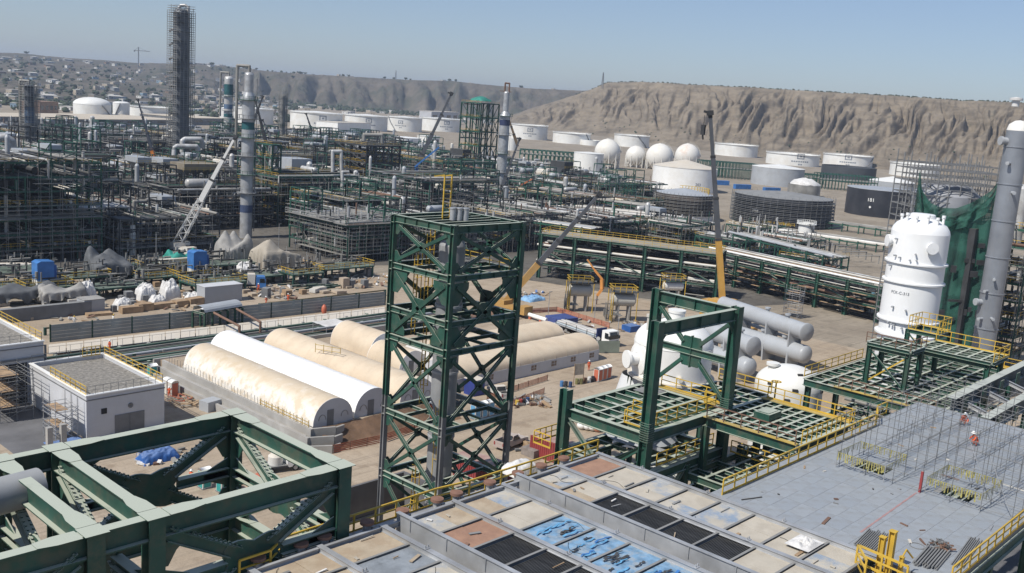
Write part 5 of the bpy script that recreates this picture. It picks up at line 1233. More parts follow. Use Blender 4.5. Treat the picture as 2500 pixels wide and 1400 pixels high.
for j in range(n): 
    t0, t1 = math.pi*j/n, math.pi*(j+1)/n; r = 1.6
    v = [a+s*1.6-s*r*math.cos(t0)+Vector((0,0,.3+1.0*math.sin(t0))), b_+s*1.6-s*r*math.cos(t0)+Vector((0,0,.3+1.0*math.sin(t0))), b_+s*1.6-s*r*math.cos(t1)+Vector((0,0,.3+1.0*math.sin(t1))), a+s*1.6-s*r*math.cos(t1)+Vector((0,0,.3+1.0*math.sin(t1)))]
    f.add([tuple(p) for p in v], [(0,1,2,3)], True)
obj('cover', f, GREYV, pb)
for k, (p, q) in enumerate((((522,764),(585,797)),((572,752),(636,787)))):
    a = at(*p, 3); b_ = at(*q, 2.6); f = M(); f.pipe([a, b_, (b_.x,b_.y,0)], .22, 8); solo('rusty_pipe', f, PIPER, ['left rusty pipe reaching from the pipe bridge over the walkway','right rusty pipe reaching from the pipe bridge over the walkway'][k], 'pipe', (b_.x,b_.y,0))
cn = thing('canopy', 'small white canopy roof on scaffold legs over the trench rack', 'canopy', at(808,800,0)); c = at(808,788,2.8)
f = M(); f.grid(lambda a, b_: (c.x-2.6+5.2*a, c.y-2.2+4.4*b_, c.z+.12*n2(a*3,b_*3,2)), 8, 8); obj('roof_sheet', f, TARPW, cn)
for x in (-2.4,2.4):
    for y in (-2,2): f = M(); f.tube((c.x+x,c.y+y,0),(c.x+x,c.y+y,c.z), .06, 6); obj('leg', f, GALV, cn)
# ------------------------------------------------------------------ things on the ground
def boxy(name, label, cat, px, py, sx, sy, h, m, z=0.0, rz=0.0, roof=None, group=None, lean=0):
    p = at(px, py, z); t = thing(name, label, cat, p, group, rz)
    f = M(); f.box(-sx/2,sx/2,-sy/2,sy/2,0,h); obj('body', f, m, t, local=True)
    if roof: f = M(); f.box(-sx/2-.08,sx/2+.08,-sy/2-.08,sy/2+.08,h,h+.1); obj('roof', f, roof, t, local=True)
    return t
def toilet(px, py, m, label, rz=0.0, z=0.0, group='portable toilets', roofm=None):
    p = at(px, py, z); t = thing('portable_toilet', label, 'portable toilet', p, group, rz)
    f = M(); f.box(-.55,.55,-.55,.55,.1,2.05); obj('cabin', f, OFFW, t, local=True)
    f = M(); f.box(-.585,-.552,-.42,.42,.15,1.95); obj('door', f, m, t, local=True)
    f = M(); f.box(-.4,.4,-.58,-.552,.2,1.9); obj('side_panel', f, OFFW if m is RED else m, t, local=True)
    f = M(); v = []
    for x in (-.6,.6): v += [(x,-.6,2.052),(x,-.3,2.25),(x,0,2.33),(x,.3,2.25),(x,.6,2.052)]
    f.add(v, [(k,k+1,k+6,k+5) for k in range(4)]+[(0,1,2,3,4),(9,8,7,6,5)], True); obj('roof', f, roofm or WHITEB, t, local=True)
    f = M(); f.box(-.62,.62,-.62,.62,0,.098); obj('skid_base', f, GREY, t, local=True); return t
TRED = mat('orange_red_plastic', (.50,.14,.08), .5, 0, .1, .8)
for k in range(3): p = at(1459,930,0); q = pxy((p.x+k*1.3,p.y+.1*k,0)); toilet(q[0],q[1],TRED,['nearest orange red portable toilet of the row of three','middle portable toilet of the row of three','farthest portable toilet of the row of three'][k])
for k in range(3): p = at(1160,1022,0); q = pxy((p.x+k*1.35,p.y,0)); toilet(q[0],q[1],LBLUE,['light blue portable toilet seen through the green tower','middle white roofed toilet behind the green tower','right white roofed toilet behind the green tower'][k])
for k in range(2): p = at(426,966,0); q = pxy((p.x-.2,p.y+k*1.4,0)); toilet(q[0],q[1],TRED,['orange red portable toilet by the small white building','white portable toilet just behind the orange red one'][k],rz=math.pi/2)
toilet(372,925,TEAL,'dark green portable toilet behind the roof railing of the small white building'); 
for k in range(3): p = at(528,738,0); q = pxy((p.x+k*1.3,p.y,0)); toilet(q[0],q[1],(TEAL,TEAL,BLUEP)[k],['nearest teal portable toilet in the dirt yard','middle teal portable toilet in the dirt yard','dark blue portable toilet in the dirt yard'][k])
toilet(500,1190,TEAL,'teal portable toilet framed by the lower left green frame'); toilet(545,1200,TEAL,'second teal portable toilet behind a frame column'); toilet(850,1310,TEAL,'teal portable toilet below the cooler edge',z=-.5) if False else None
DR = [mat('drum_'+n_, c, .5, 0, .15, 1) for n_, c in (('blue',(.06,.17,.36)),('black',(.03,.03,.035)),('navy',(.03,.06,.14)),('olive',(.18,.17,.07)),('brown',(.14,.08,.05)),('white',(.6,.6,.57)),('yellow',(.5,.34,.06)),('red',(.32,.05,.04)))]
DRN = ['blue','black','navy','olive','brown','white','yellow','red']
def barrel(px, py, k, label): 
    p = at(px, py, 0); t = thing('drum', label, 'drum', p, 'steel drums'); f = M(); f.lathe((0,0,0), [[(.3,0),(.3,.9)],[(.3,.9),(0,.9)]], 14); obj('shell', f, DR[k], t, local=True)
    f = M()
    for z in (.3,.6): f.lathe((0,0,z), [[(.3,-.03),(.325,0),(.3,.03)]], 14)
    obj('ribs', f, DR[k], t, local=True)
for k, (px, py, c, lab) in enumerate(((1371,944,0,'blue drum at the left end of the drum row'),(1381,945,1,'black drum right of the blue drum'),(1392,946,2,'navy drum right of the black drum'),(1408,938,3,'olive drum left in the second drum group'),(1418,938,3,'second olive drum behind the signpost'),(1428,936,4,'brown drum in the second drum group'),(1438,934,5,'pale drum in the second drum group'),(1447,932,1,'black drum at the right end of the drums'),
    (1262,992,6,'yellow drum left of the road fence'),(1270,990,7,'red drum left of the road fence'),(1278,988,1,'black drum by the road fence'),(1288,985,2,'navy drum at the right of the road fence group'))): barrel(px, py, c, lab)
# site vehicles ---------------------------------------------------------------------------------------------
def extr(b, prof, y0, y1):                       # side profile (x,z) extruded across y
    k = len(prof); v = [(x,y0,z) for x, z in prof]+[(x,y1,z) for x, z in prof]
    b.add(v, [tuple(range(k)), tuple(range(k, 2*k))[::-1]]+[(i, k+i, k+(i+1)%k, (i+1)%k) for i in range(k)]); return b
def wheel(t, x, y, r, w=.25):
    f = M(); f.lathe((x,y,r), [[(r*.62,-w/2),(r,-w/2+.03)],[(r,-w/2+.03),(r,w/2-.03)],[(r,w/2-.03),(r*.62,w/2)]], 18, (0,1,0)); wo = obj('tyre', f, RUBBER, t, local=True)
    f = M(); f.lathe((x,y,r), [[(0,-w*.42),(r*.62,-w*.42)],[(0,w*.42),(r*.62,w*.42)]], 14, (0,1,0)); obj('rim', f, GALV, wo, local=True)
def pickup(px, py, rz, m, label):
    t = thing('pickup_truck', label, 'pickup truck', at(px,py,0), None, rz)
    f = M(); extr(f, [(-2.65,.45),(-2.65,1.0),(-.75,1.0),(-.75,1.02),(.95,1.05),(2.3,.98),(2.6,.85),(2.65,.45)], -.88,.88); obj('body', f, m, t, local=True)
    f = M(); extr(f, [(-.75,1.0),(-.6,1.72),(.25,1.76),(1.0,1.04)], -.8,.8); obj('cab', f, m, t, local=True)
    for y in (-.82,.82): f = M(); extr(f, [(-.62,1.1),(-.52,1.62),(-.2,1.66),(-.2,1.1)], y-.015,y+.015); extr(f, [(-.1,1.1),(-.1,1.66),(.22,1.68),(.78,1.1)], y-.015,y+.015); obj('side_window', f, GLASS, t, local=True)
    f = M(); f.add([(1.02,-.72,1.09),(1.02,.72,1.09),(.3,.68,1.74),(.3,-.68,1.74)], [(0,1,2,3)]); obj('windscreen', f, GLASS, t, local=True)
    f = M(); f.add([(-.77,-.7,1.1),(-.64,-.66,1.66),(-.64,.66,1.66),(-.77,.7,1.1)], [(0,1,2,3)]); obj('rear_window', f, GLASS, t, local=True)
    f = M(); f.box(-2.55,-.85,-.76,.76,1.004,1.02); obj('bed_floor', f, RUBBER, t, local=True)
    f = M(); f.box(-2.65,-.8,-.88,-.78,1.0,1.3); f.box(-2.65,-.8,.78,.88,1.0,1.3); f.box(-2.68,-2.58,-.88,.88,1.0,1.3); obj('bed_sides', f, m, t, local=True)
    for y in (-.7,.7): f = M(); f.box(2.62,2.68,y-.16,y+.16,.68,.86); obj('headlight', f, WHITEB, t, local=True); f = M(); f.box(-2.69,-2.65,y-.1,y+.1,.75,1.2); obj('taillight', f, RED, t, local=True)
    for x in (-1.65,1.6):
        for y in (-.82,.82): wheel(t, x, y, .38)
    f = M(); f.bar((-.85,-.75,1.3),(-.85,-.75,1.75),.06,.06); f.bar((-.85,.75,1.3),(-.85,.75,1.75),.06,.06); f.bar((-.85,-.75,1.75),(-.85,.75,1.75),.06,.06); obj('roll_bar', f, DARK, t, local=True)
    return t
pickup(1247,1090,.12,mat('dusty_pink_beige_paint',(.40,.33,.30),.45,0,.1,.6,dust=.5,dcol=(.45,.40,.33)),'dusty beige crew cab pickup beside the red container')
pickup(1218,968,1.2,OFFW,'white pickup seen through the green tower')
def truck_cab(t, x0, m, w=2.4, h=2.9, L_=2.1):
    f = M(); extr(f, [(x0,.9),(x0,h-.1),(x0+.2,h),(x0+L_-.25,h),(x0+L_-.05,h-.75),(x0+L_,1.5),(x0+L_,.55),(x0+.2,.55)], -w/2,w/2); cb = obj('cab', f, m, t, local=True)
    f = M(); f.add([(x0+L_+.012,-w*.43,1.62),(x0+L_+.012,w*.43,1.62),(x0+L_-.03,w*.43,h-.75),(x0+L_-.03,-w*.43,h-.75)], [(0,1,2,3)]); f.add([(x0+L_-.03,-w*.43,h-.75),(x0+L_-.03,w*.43,h-.75),(x0+L_-.2,w*.42,h-.15),(x0+L_-.2,-w*.42,h-.15)], [(0,1,2,3)]); obj('windscreen', f, GLASS, t, local=True)
    for y in (-w/2-.01,w/2+.01): f = M(); extr(f, [(x0+.8,1.6),(x0+.8,h-.4),(x0+L_-.35,h-.4),(x0+L_-.15,1.6)], y-.012,y+.012); obj('side_window', f, GLASS, t, local=True); f = M(); f.box(x0+L_-.1,x0+L_+.1,y-.15,y+.15,1.7,2.3); obj('mirror', f, DARK, cb, local=True)
    f = M(); f.box(x0+L_,x0+L_+.06,-w*.4,w*.4,.8,1.35); obj('grille', f, DARK, cb, local=True)
    for y in (-w*.38,w*.38): f = M(); f.box(x0+L_,x0+L_+.07,y-.17,y+.17,.55,.75); obj('headlight', f, WHITEB, t, local=True)
ct = thing('cargo_truck', 'white cab truck with a trailer of pale pipes behind the beige tents', 'truck', at(1488,846,0), None, -math.pi/2-.17+math.pi*0)
truck_cab(ct, -1.0, WHITEB, 2.5, 3.1)
f = M(); f.box(-15.2,-1.0,-.5,.5,.75,1.0); obj('chassis', f, DARK, ct, local=True)
f = M(); f.box(-15.2,-2.6,-1.22,1.22,1.1,1.3); obj('trailer_bed', f, GREYV, ct, local=True)
f = M(); f.box(-2.6,-2.45,-1.25,1.25,1.1,3.0)
for k in range(9): f.box(-2.44,-2.40,-1.1+k*.26,-1.0+k*.26,1.2,2.9)
obj('headboard', f, mat('navy_headboard',(.04,.055,.16),.5,0,.15,.8), ct, local=True)
for k in range(14): f = M(); y = -1.05+(k%7)*.35; z = 1.48+(k//7)*.33; f.tube((-14.8+rnd.uniform(0,.6),y,z),(-2.8,y,z), .16, 8); obj('pipe_load', f, mat('pale_blue_pipe_%d' % k,(.45,.52,.56),.5,.1,.15,.6) if k < 2 else (GALV,SILVER,OFFW)[k%3], ct, local=True)
for x in (-14.6,-11.5,-8.4,-5.3,-3):
    for y in (-1.24,1.24): f = M(); f.bar((x,y,1.1),(x,y,2.2),.08,.08); obj('stake', f, DARK, ct, local=True)
for x in (.2,-3.6,-4.8,-11.5,-12.8,-14.1):
    for y in (-1.05,1.05): wheel(ct, x, y, .5, .35)
mt = thing('mixer_truck', 'small white cab truck with a round white tank behind its cab', 'truck', at(690,1146,0), None, -.25)
truck_cab(mt, .2, WHITEB, 2.0, 2.4, 1.7); f = M(); f.box(-2.6,.3,-.4,.4,.55,.75); obj('chassis', f, DARK, mt, local=True)
f = M(); f.lathe((-.9,0,.8), [[(.85,0),(.85,1.0)],[(.85,1.0),(.5,1.3),(.25,1.35)],[(.25,1.35),(.25,1.5)],[(.25,1.5),(0,1.5)]], 20); obj('water_tank', f, OFFW, mt, local=True)
f = M(); f.box(-2.6,.2,-1.0,1.0,.76,.84); obj('flat_bed', f, GREY, mt, local=True)
for x in (1.2,-1.8):
    for y in (-.9,.9): wheel(mt, x, y, .42, .28)
bt2 = thing('blue_truck', 'blue cab truck with a white box body by the beige tarpaulin', 'truck', at(618,706,0), None, -.5)
truck_cab(bt2, .5, BLUEP, 2.4, 2.9); f = M(); f.box(-5,.5,-1.1,1.1,.9,1.2); obj('flat_bed', f, DARK, bt2, local=True)
f = M(); f.box(-1.2,.3,-1.1,1.1,1.2,3.4); obj('box', f, OFFW, bt2, local=True)
for x in (1.4,-2.6,-3.8):
    for y in (-1,1): wheel(bt2, x, y, .48, .3)
container(1294,1110,0,6.06,-1.52,RED,'ribbed red container right of the pickup')
container(1112,1168,0,6.06,-1.12,RED,'ribbed red container behind the foot of the green tower') if False else None
p = at(1108,1160,0)
container(1108,1160,0,6.6,-1.42,RED,'ribbed red container seen through the foot of the green tower')
# lay-down yard in the middle distance: cabins, tarpaulins, crates, heaps
def tarp(label, px, py, sx, sy, h, m, z=0.0, peaks=3, name='tarpaulin', sag=.35, seed=0, rz=0.0, legs=True, base=0.0):
    p = at(px, py, z); r = random.Random(seed+px); t = thing(name, label, 'tarpaulin', p, None, rz)
    pk = [(r.uniform(.2,.8), r.uniform(.2,.8), r.uniform(.75,1.05)) for _ in range(peaks)]
    def fn(a, b_):
        v = 0
        for (x, y, q) in pk: v = max(v, q*math.exp(-(((a-x)**2+(b_-y)**2)+.0006)**.5/.27))
        v = (.42+.58*v if base else .78)+.10*n2(a*3.5+seed,b_*3.5,3); e = min(a,1-a,b_,1-b_); k = min(1, e/(.17 if base else .46)); k = k*k*(3-2*k)
        fl = math.sin(a*34+b_*29+3*n2(a*4,b_*4+seed,2))*(1-k)*.5+.5*n2(a*9,b_*9+seed,3)
        lo = base*(.45+1.1*n2(a*5+seed,b_*5,2)) if base else 0
        sq = 1-.28*(1-k)
        if not base:
            ex = abs(2*a-1); ey = abs(2*b_-1); k = (max(0,1-ex**4)*max(0,1-ey**4))**.5; v = .80+.30*n2(a*3+seed,b_*3,2)+.16*n2(a*9,b_*9+seed,2)
            fl = n2(a*6,b_*6+seed,3)*1.6; sq = 1
        else:
            an = math.atan2(b_-.5,a-.5); fl += 1.5*math.sin(an*17+2*n2(a*3,b_*3+seed,2))*(1-k)
        return (sx*(a-.5)*(sq+.07*fl), sy*(b_-.5)*(sq+.07*fl), lo+(h*v-lo)*k+.18*fl)
    f = M(); f.grid(fn, 34, 30); obj('sheet', f, m, t, local=True)
    if legs:
        for x in (-.42,.42):
            for y in (-.42,.42): f = M(); f.tube((sx*x,sy*y,0),(sx*x,sy*y,h*.6), .06, 6); obj('pole', f, GALV, t, local=True)
    return t
tarp('dark grey tarpaulin sagging over poles left of the blue cabinets', 268,690,12,8,8.2,TARPD,seed=1,base=4.2)
tarp('tall pale grey tarpaulin by the foot of the silver column', 570,655,10,8,9.5,TARPG,seed=5,base=2.2)
tarp('large beige tarpaulin draped over equipment right of the silver column', 672,664,14,10,8.6,mat('beige_tarpaulin',(.36,.32,.26),.85,0,.12,.6,bump=.3,bsc=3),seed=3,base=2.0)
tarp('teal green tarpaulin beside the blue cabinet', 440,662,9,7,6.0,mat('teal_cover',(.03,.25,.20),.75,0,.2,.8),seed=8,base=1.2)
tarp('grey tarpaulin over low racks at the left edge', 60,740,15,6,4.4,TARPD,seed=2,base=2.4)
tarp('second grey tarpaulin roof over the long low shed', 150,740,11,6,4.4,TARPG,seed=12,base=2.4)
for k, (px, py, s, h, lab) in enumerate(((212,735,3.2,4.6,'white plastic wrapped mound on top of the grey boxes'),(355,735,3.6,4.0,'white wrapped mound in the middle of the dirt yard'),(415,732,3.8,4.4,'tall white wrapped mound left of the grey shed'),(600,672,5.2,3.4,'long white wrapped heap under the beige tarpaulin'),(675,682,3.8,2.6,'small white wrapped frame before the beige tarpaulin'),(300,752,3.4,2.2,'white sheeting over the left crates'),(385,742,3.0,2.0,'white sheeting over the middle crates'),(468,735,3.2,2.0,'white sheeting over the right crates'),(560,690,4.4,2.2,'white sheet beside the grey shed'))): tarp(lab, px, py, s, s*.8, h, TARPW, seed=20+k, legs=False, peaks=1)
boxy('grey_shed','long grey site shed behind the teal toilets','shed',536,735,8.4,3.2,3.4,GREYV,roof=PLASTER)
boxy('grey_shed','low grey hoarding with posts at the left of the dirt yard','shed',105,778,17,1.2,2.4,GREY)
boxy('packing_box','grey covered packing box in front of the wrapped mound','box',222,762,3.8,3.2,2.6,GREYV,roof=TARPG)
boxy('packing_box','brown packing box right of the teal toilets','box',572,732,1.8,1.6,2.2,TIMBER)
boxy('packing_box','pale brown cabinet at the right of the dirt yard','box',840,703,1.8,1.6,2.3,mat('pale_brown_cabinet',(.40,.32,.24),.7,0,.1,1))
boxy('packing_box','dark box next to the pale brown cabinet','box',858,702,1.3,1.2,1.7,GREY)
for k, (px, py, sx) in enumerate(((242,770,4.4),(320,763,4.0),(352,758,3.0),(395,752,4.6),(440,748,2.6),(476,744,3.4))): boxy('timber_crate', ['pallet stack farthest left along the barrier','timber crate second along the barrier','timber crate third along the barrier','long timber crate fourth along the barrier','timber crate left of the bridge','timber crate nearest the pipe bridge'][k], 'crate', px, py, sx, 1.8, 1.0+.2*(k%3) if k else .5, TIMBER, rz=.05*k-.1)
cms = []
for k in range(4):
    f = M(); a_, b_, c_ = ((1.2,1.0,.9),(2.2,1.1,.7),(1.0,1.0,1.4),(1.6,1.2,.5))[k]; f.box(-a_/2,a_/2,-b_/2,b_/2,.12,c_)
    for x in (-.4,.4): f.box(a_*x-.08,a_*x+.08,-b_/2,b_/2,0,.118)
    for i in range(4): y = -b_/2+b_*(i+.5)/4; f.box(-a_/2-.02,a_/2+.02,y-.06,y+.06,c_*.45,c_*.55)
    cms.append(f.mesh('packing_crate', (0,0,0), [(TIMBER,OFFW,GREY,mat('pale_crate',(.40,.33,.25),.8,0,.2,1))[k]]))
KN = ['small timber crate lying about the dirt yard','flat white packing case in the dirt yard','tall grey packing case in the dirt yard','low pale timber crate in the dirt yard']
for k in range(90):
    px = rnd.choice((rnd.uniform(230,900), rnd.uniform(0,500), rnd.uniform(600,900))); py = 776-.075*(px-150)-rnd.choice((rnd.uniform(0,30), rnd.uniform(14,90))); i = rnd.randrange(4)
    o = bpy.data.objects.new('packing_crate', cms[i]); COL.objects.link(o); o.location = at(px,py,0); o.rotation_euler = (0,0,rnd.choice((0,.1,.5,1.5))); q = rnd.uniform(.8,1.6); o.scale = (q,q,q)
    o['label'] = KN[i]; o['category'] = 'crate'; o['group'] = KN[i].replace('crate','crates').replace('case','cases')
# skids with yellow railings and blue cabinets
def skid(label, px, py, sx, sy, h, cab=None, rails=True):
    p = at(px, py, 0); t = thing('equipment_skid', label, 'equipment skid', p)
    x0, x1, y0, y1 = p.x-sx/2, p.x+sx/2, p.y-sy/2, p.y+sy/2
    f = M(); f.box(x0,x1,y0,y1,h-.35,h); obj('deck', f, GREENP, t)
    f = M()
    for x in (x0+.3,(x0+x1)/2,x1-.3):
        for y in (y0+.3,y1-.3): f.bar((x,y,0),(x,y,h-.3),.35,.35)
    obj('legs', f, GREENP, t, 'stuff')
    if rails: f = M(); railmesh(f, [(x0,y1,h),(x0,y0,h),(x1,y0,h),(x1,y1,h)], 1.15, 1.4, .06); obj('yellow_railing', f, YEL, t)
    f = M(); g = M()
    for k in range(70):
        x = rnd.uniform(x0,x1); y = rnd.uniform(y0+.5,y1); q = f if k % 2 else g; z = rnd.uniform(.3,h+2.5)
        if k % 3: q.tube((x,y,z),(min(x1,x+rnd.uniform(1,4)),y,z),rnd.choice((.08,.14,.22)),6)
        else: q.tube((x,y,z),(x,y,min(h+3,z+1.8)),rnd.choice((.08,.14,.3)),6)
    obj('pipes', f, PIPEG, t, 'stuff'); obj('dark_pipes', g, DARK, t, 'stuff')
    if cab:
        ox, sz = cab; f = M(); f.box(p.x+ox-1.6,p.x+ox+1.6,p.y-1.4,p.y+1.2,h,h+1.2); obj('plinth', f, OFFW, t)
        f = M(); extr(f, [(p.x+ox-1.6,h+1.2),(p.x+ox-1.6,h+sz),(p.x+ox-.9,h+sz+.35),(p.x+ox+1.6,h+sz+.2),(p.x+ox+1.6,h+1.2)], p.y-1.5,p.y+1.3); obj('blue_cabinet', f, BLUEP, t)
        f = M(); f.box(p.x+ox+1.603,p.x+ox+2.2,p.y-1.2,p.y+1.0,h+1.3,h+sz-.6); obj('blue_side_box', f, BLUE, t)
skid('equipment skid with a blue cabinet and yellow railing at the far left', 108,720,9,6,2.0,(-.2,4.6))
skid('equipment skid with a blue cabinet beside the teal tarpaulin', 475,690,10,6,2.0,(.5,4.8))
skid('equipment skid with yellow railing under the beige tarpaulin', 735,690,8.5,6,2.6)
skid('dark equipment skid below the dark grey tarpaulin', 290,720,11,6,2.2,None,False)
skid('pipe skid between the grey tarpaulins', 385,690,10,6,1.8,None,True)
skid('pipe skid at the left edge of the yard', 25,720,8,6,2.2,None,True)
skid('dusty pump skid right of the grey shed', 650,715,8,5,1.2,None,False) if False else None
skid('crowded pump skid behind the teal toilets', 520,712,12,7,2.4,None,True)
skid('pipe manifold skid behind the grey shed', 620,690,12,7,2.0,None,False)
skid('dark manifold skid left of the wrapped mounds', 190,700,11,7,2.6,None,True)
skid('dark pump skid behind the dark tarpaulin', 300,680,13,7,2.2,None,False)
skid('pipe manifold skid at the foot of the white crane', 400,668,13,7,2.4,None,True)
skid('dark manifold skid behind the blue cabinet', 60,690,13,7,3,None,False)
skid('pipe manifold skid at the back right of the dirt yard', 830,676,15,7,2.8,None,True)
skid('manifold skid between tarpaulins and silver column', 560,665,14,7,2.6,None,False)
drum(-5,85,648,7,232,'long white drum lying at the left edge of the yard',OFFW,noz=2)
f = M(); a = at(392,640,3); b_ = at(468,628,3); f.box(min(a.x,b_.x),max(a.x,b_.x),a.y-.8,a.y+.8,2.6,3.6); solo('white_duct', f, OFFW, 'white box duct behind the teal tarpaulin', 'duct', (a.x,a.y,2.6))
sp = thing('steel_pile', 'pile of green steel beams laid on the dirt yard', 'steel beams', at(762,705,0))
for k in range(26): p = at(762+rnd.uniform(-55,55), 706+rnd.uniform(-12,8), 0); a = rnd.choice((0,.15,-.12,1.5)); L_ = rnd.uniform(2,6); f = M(); f.ibeam((p.x-L_/2*math.cos(a),p.y-L_/2*math.sin(a),.25+.2*(k%3)),(p.x+L_/2*math.cos(a),p.y+L_/2*math.sin(a),.25+.2*(k%3)),.3,.35); obj('beam', f, GREENP if k % 3 else GREY, sp)
deb = thing('debris_heap', 'heap of broken planks and red mesh beside the small white building', 'debris', at(455,985,0))
for k in range(34): p = at(455+rnd.uniform(-32,26), 985+rnd.uniform(-10,14), 0); a = rnd.uniform(0,3); L_ = rnd.uniform(.8,2.6); f = M(); f.bar((p.x,p.y,.1+rnd.uniform(0,.4)),(p.x+L_*math.cos(a),p.y+L_*math.sin(a),.15+rnd.uniform(0,.6)),.2,.06); obj('plank', f, rnd.choice((TIMBER,PIPEG,TIMBER,FENCEM)), deb)
boxy('grey_box','open grey box beside the debris heap','box',514,1000,2.4,1.8,1.4,GREYV,rz=.2)
wt = thing('water_tank', 'small pale water tank behind the tan stained tent', 'water tank', at(458,914,1.2)); p = ORG[wt.name]
f = M(); f.lathe(p, [[(.72,0),(.72,1.2)],[(.72,1.2),(.55,1.45),(.22,1.5)],[(.22,1.5),(.22,1.6)],[(.22,1.6),(0,1.6)]], 20); obj('shell', f, OFFW, wt); f = M(); f.box(p.x-.9,p.x+.9,p.y-.9,p.y+.9,-p.z*0,p.z); obj('plinth', f, CONC, wt)
for k in range(60):                                              # rubble and site litter, one heap per patch
    pass
for k, (px, py, r, lab) in enumerate(((900,690,55,'rubble and scrap strewn at the right of the dirt yard'),(400,1120,70,'scrap and formwork strewn below the white building'),(1320,1095,40,'timber and steel offcuts beside the red container'),(400,890,45,'brown rubble behind the small white building'),(1300,725,35,'crumpled blue sheets and scrap by the crane'),(430,735,90,'boards and packing scattered among the wrapped mounds'),(160,765,80,'planks and sheets along the grey hoarding'),(660,715,60,'scattered scrap and cartons by the blue truck'),(1440,800,60,'fittings and pipe ends strewn behind the pipe truck'),(1340,845,40,'boards and sheets beside the beige tents'),(1300,985,45,'boards and bags along the road fence'),(1560,800,40,'offcuts beside the small blue crate'),(800,640,90,'scrap and pipe spools at the back right of the yard'),(250,690,110,'pipe spools and scrap between the left skids'))):
    c = at(px, py, 0); t = thing('scrap_patch', lab, 'scrap', c)
    for i in range(40):
        p = at(px+rnd.uniform(-r,r), py+rnd.uniform(-r,r)*.28, 0); a = rnd.uniform(0,3.1); L_ = rnd.uniform(.3,1.8); f = M(); f.bar((p.x,p.y,.12),(p.x+L_*math.cos(a),p.y+L_*math.sin(a),.12+rnd.uniform(0,.5)),rnd.uniform(.1,.6),rnd.uniform(.06,.4)); obj('offcut', f, rnd.choice((TIMBER,GREY,PIPER,PIPEG,CONC,TARPW,BLUE if k in (1,4) else TIMBER)), t)
boxy('pallet_stack','grey timber stack in front of the red container','pallet stack',1310,1108,3.6,2.2,1.0,mat('weathered_timber',(.22,.19,.17),.85,0,.3,1))
bb = [ (1420,1048),(1434,1050),(1446,1052),(1428,1042),(1458,1054)]
for k, (px, py) in enumerate(bb):
    p = at(px, py, 0); f = M(); f.ball((p.x,p.y,.6), .72, 10, 6, .85); f.v = [(x+.06*n2(x*3,y*3,2),y+.06*n2(y*3,z*3,2),max(0,z)) for x,y,z in f.v]; solo('bulk_bag', f, WHITEB if k < 4 else mat('orange_white_bag',(.6,.3,.2),.8), ['leftmost white bulk bag left of the portal frame','second white bulk bag from the left','third white bulk bag from the left','white bulk bag behind the others','orange streaked bulk bag at the right end'][k], 'bulk bag', (p.x,p.y,0))
boxy('blue_box','large navy blue crate behind the pipe truck','crate',1370,793,5.2,4.2,1.7,mat('navy_crate',(.05,.075,.22),.5,0,.15,.7),rz=-.15)
boxy('blue_box','small blue crate left of the white reactor','crate',1540,808,3,2.4,1.2,BLUE,rz=-.1)
tarp('crumpled light blue sheet by the yellow grey crane', 1300,733,5.5,3.5,1.2,mat('light_blue_sheet',(.20,.36,.55),.6,0,.2,1),seed=40,legs=False,peaks=4)
a = at(1278,764,.9); b_ = at(1335,782,.9); pp = thing('white_pipe', 'white pipe on red pedestals behind the beige tents', 'pipe', (a.x,a.y,0)); f = M(); f.tube(a, b_, .42, 12); obj('pipe', f, WHITEB, pp)
for k in (.3,.75,1): q = a+(b_-a)*k; f = M(); f.box(q.x-.25,q.x+.25,q.y-.25,q.y+.25,0,.5); obj('pedestal', f, TRED, pp)
sb = thing('sign_board', 'grey green site board with a small round sign in front', 'board', at(1480,862,0)); p = ORG[sb.name]
f = M(); f.bar((p.x-2.2,p.y+1.2,1.2),(p.x+2.0,p.y-1.4,1.2),.08,2.2); obj('panel', f, mat('grey_green_board',(.20,.23,.19),.7,0,.1,.8), sb)
f = M(); f.bar((p.x-2.6,p.y+.2,0),(p.x-2.6,p.y+.2,3.2),.08,.08); f.lathe((p.x-2.6,p.y+.15,3.0), [[(.36,0),(.36,.05)],[(.36,.05),(0,.05)]], 14, (-.7,-.7,0)); obj('round_sign', f, OFFW, sb)
ms = thing('notice_frame', 'wooden notice frame on a post between the drums', 'notice board', at(1411,940,0)); p = ORG[ms.name]
f = M(); f.bar((p.x-.9,p.y+.2,2.6),(p.x+.9,p.y-.2,2.6),.06,1.9); obj('panel', f, mat('pale_mesh_panel',(.38,.34,.28),.8,0,.2,2), ms)
for s in (-.95,.95): f = M(); f.bar((p.x+s,p.y-.2*s,0),(p.x+s,p.y-.2*s,3.6),.09,.09); obj('leg', f, TIMBER, ms)
boxy('blue_booth','dark blue booth seen through the green tower','booth',1157,962,2.2,2.2,2.4,mat('deep_blue_booth',(.03,.05,.22),.5),roof=OFFW)
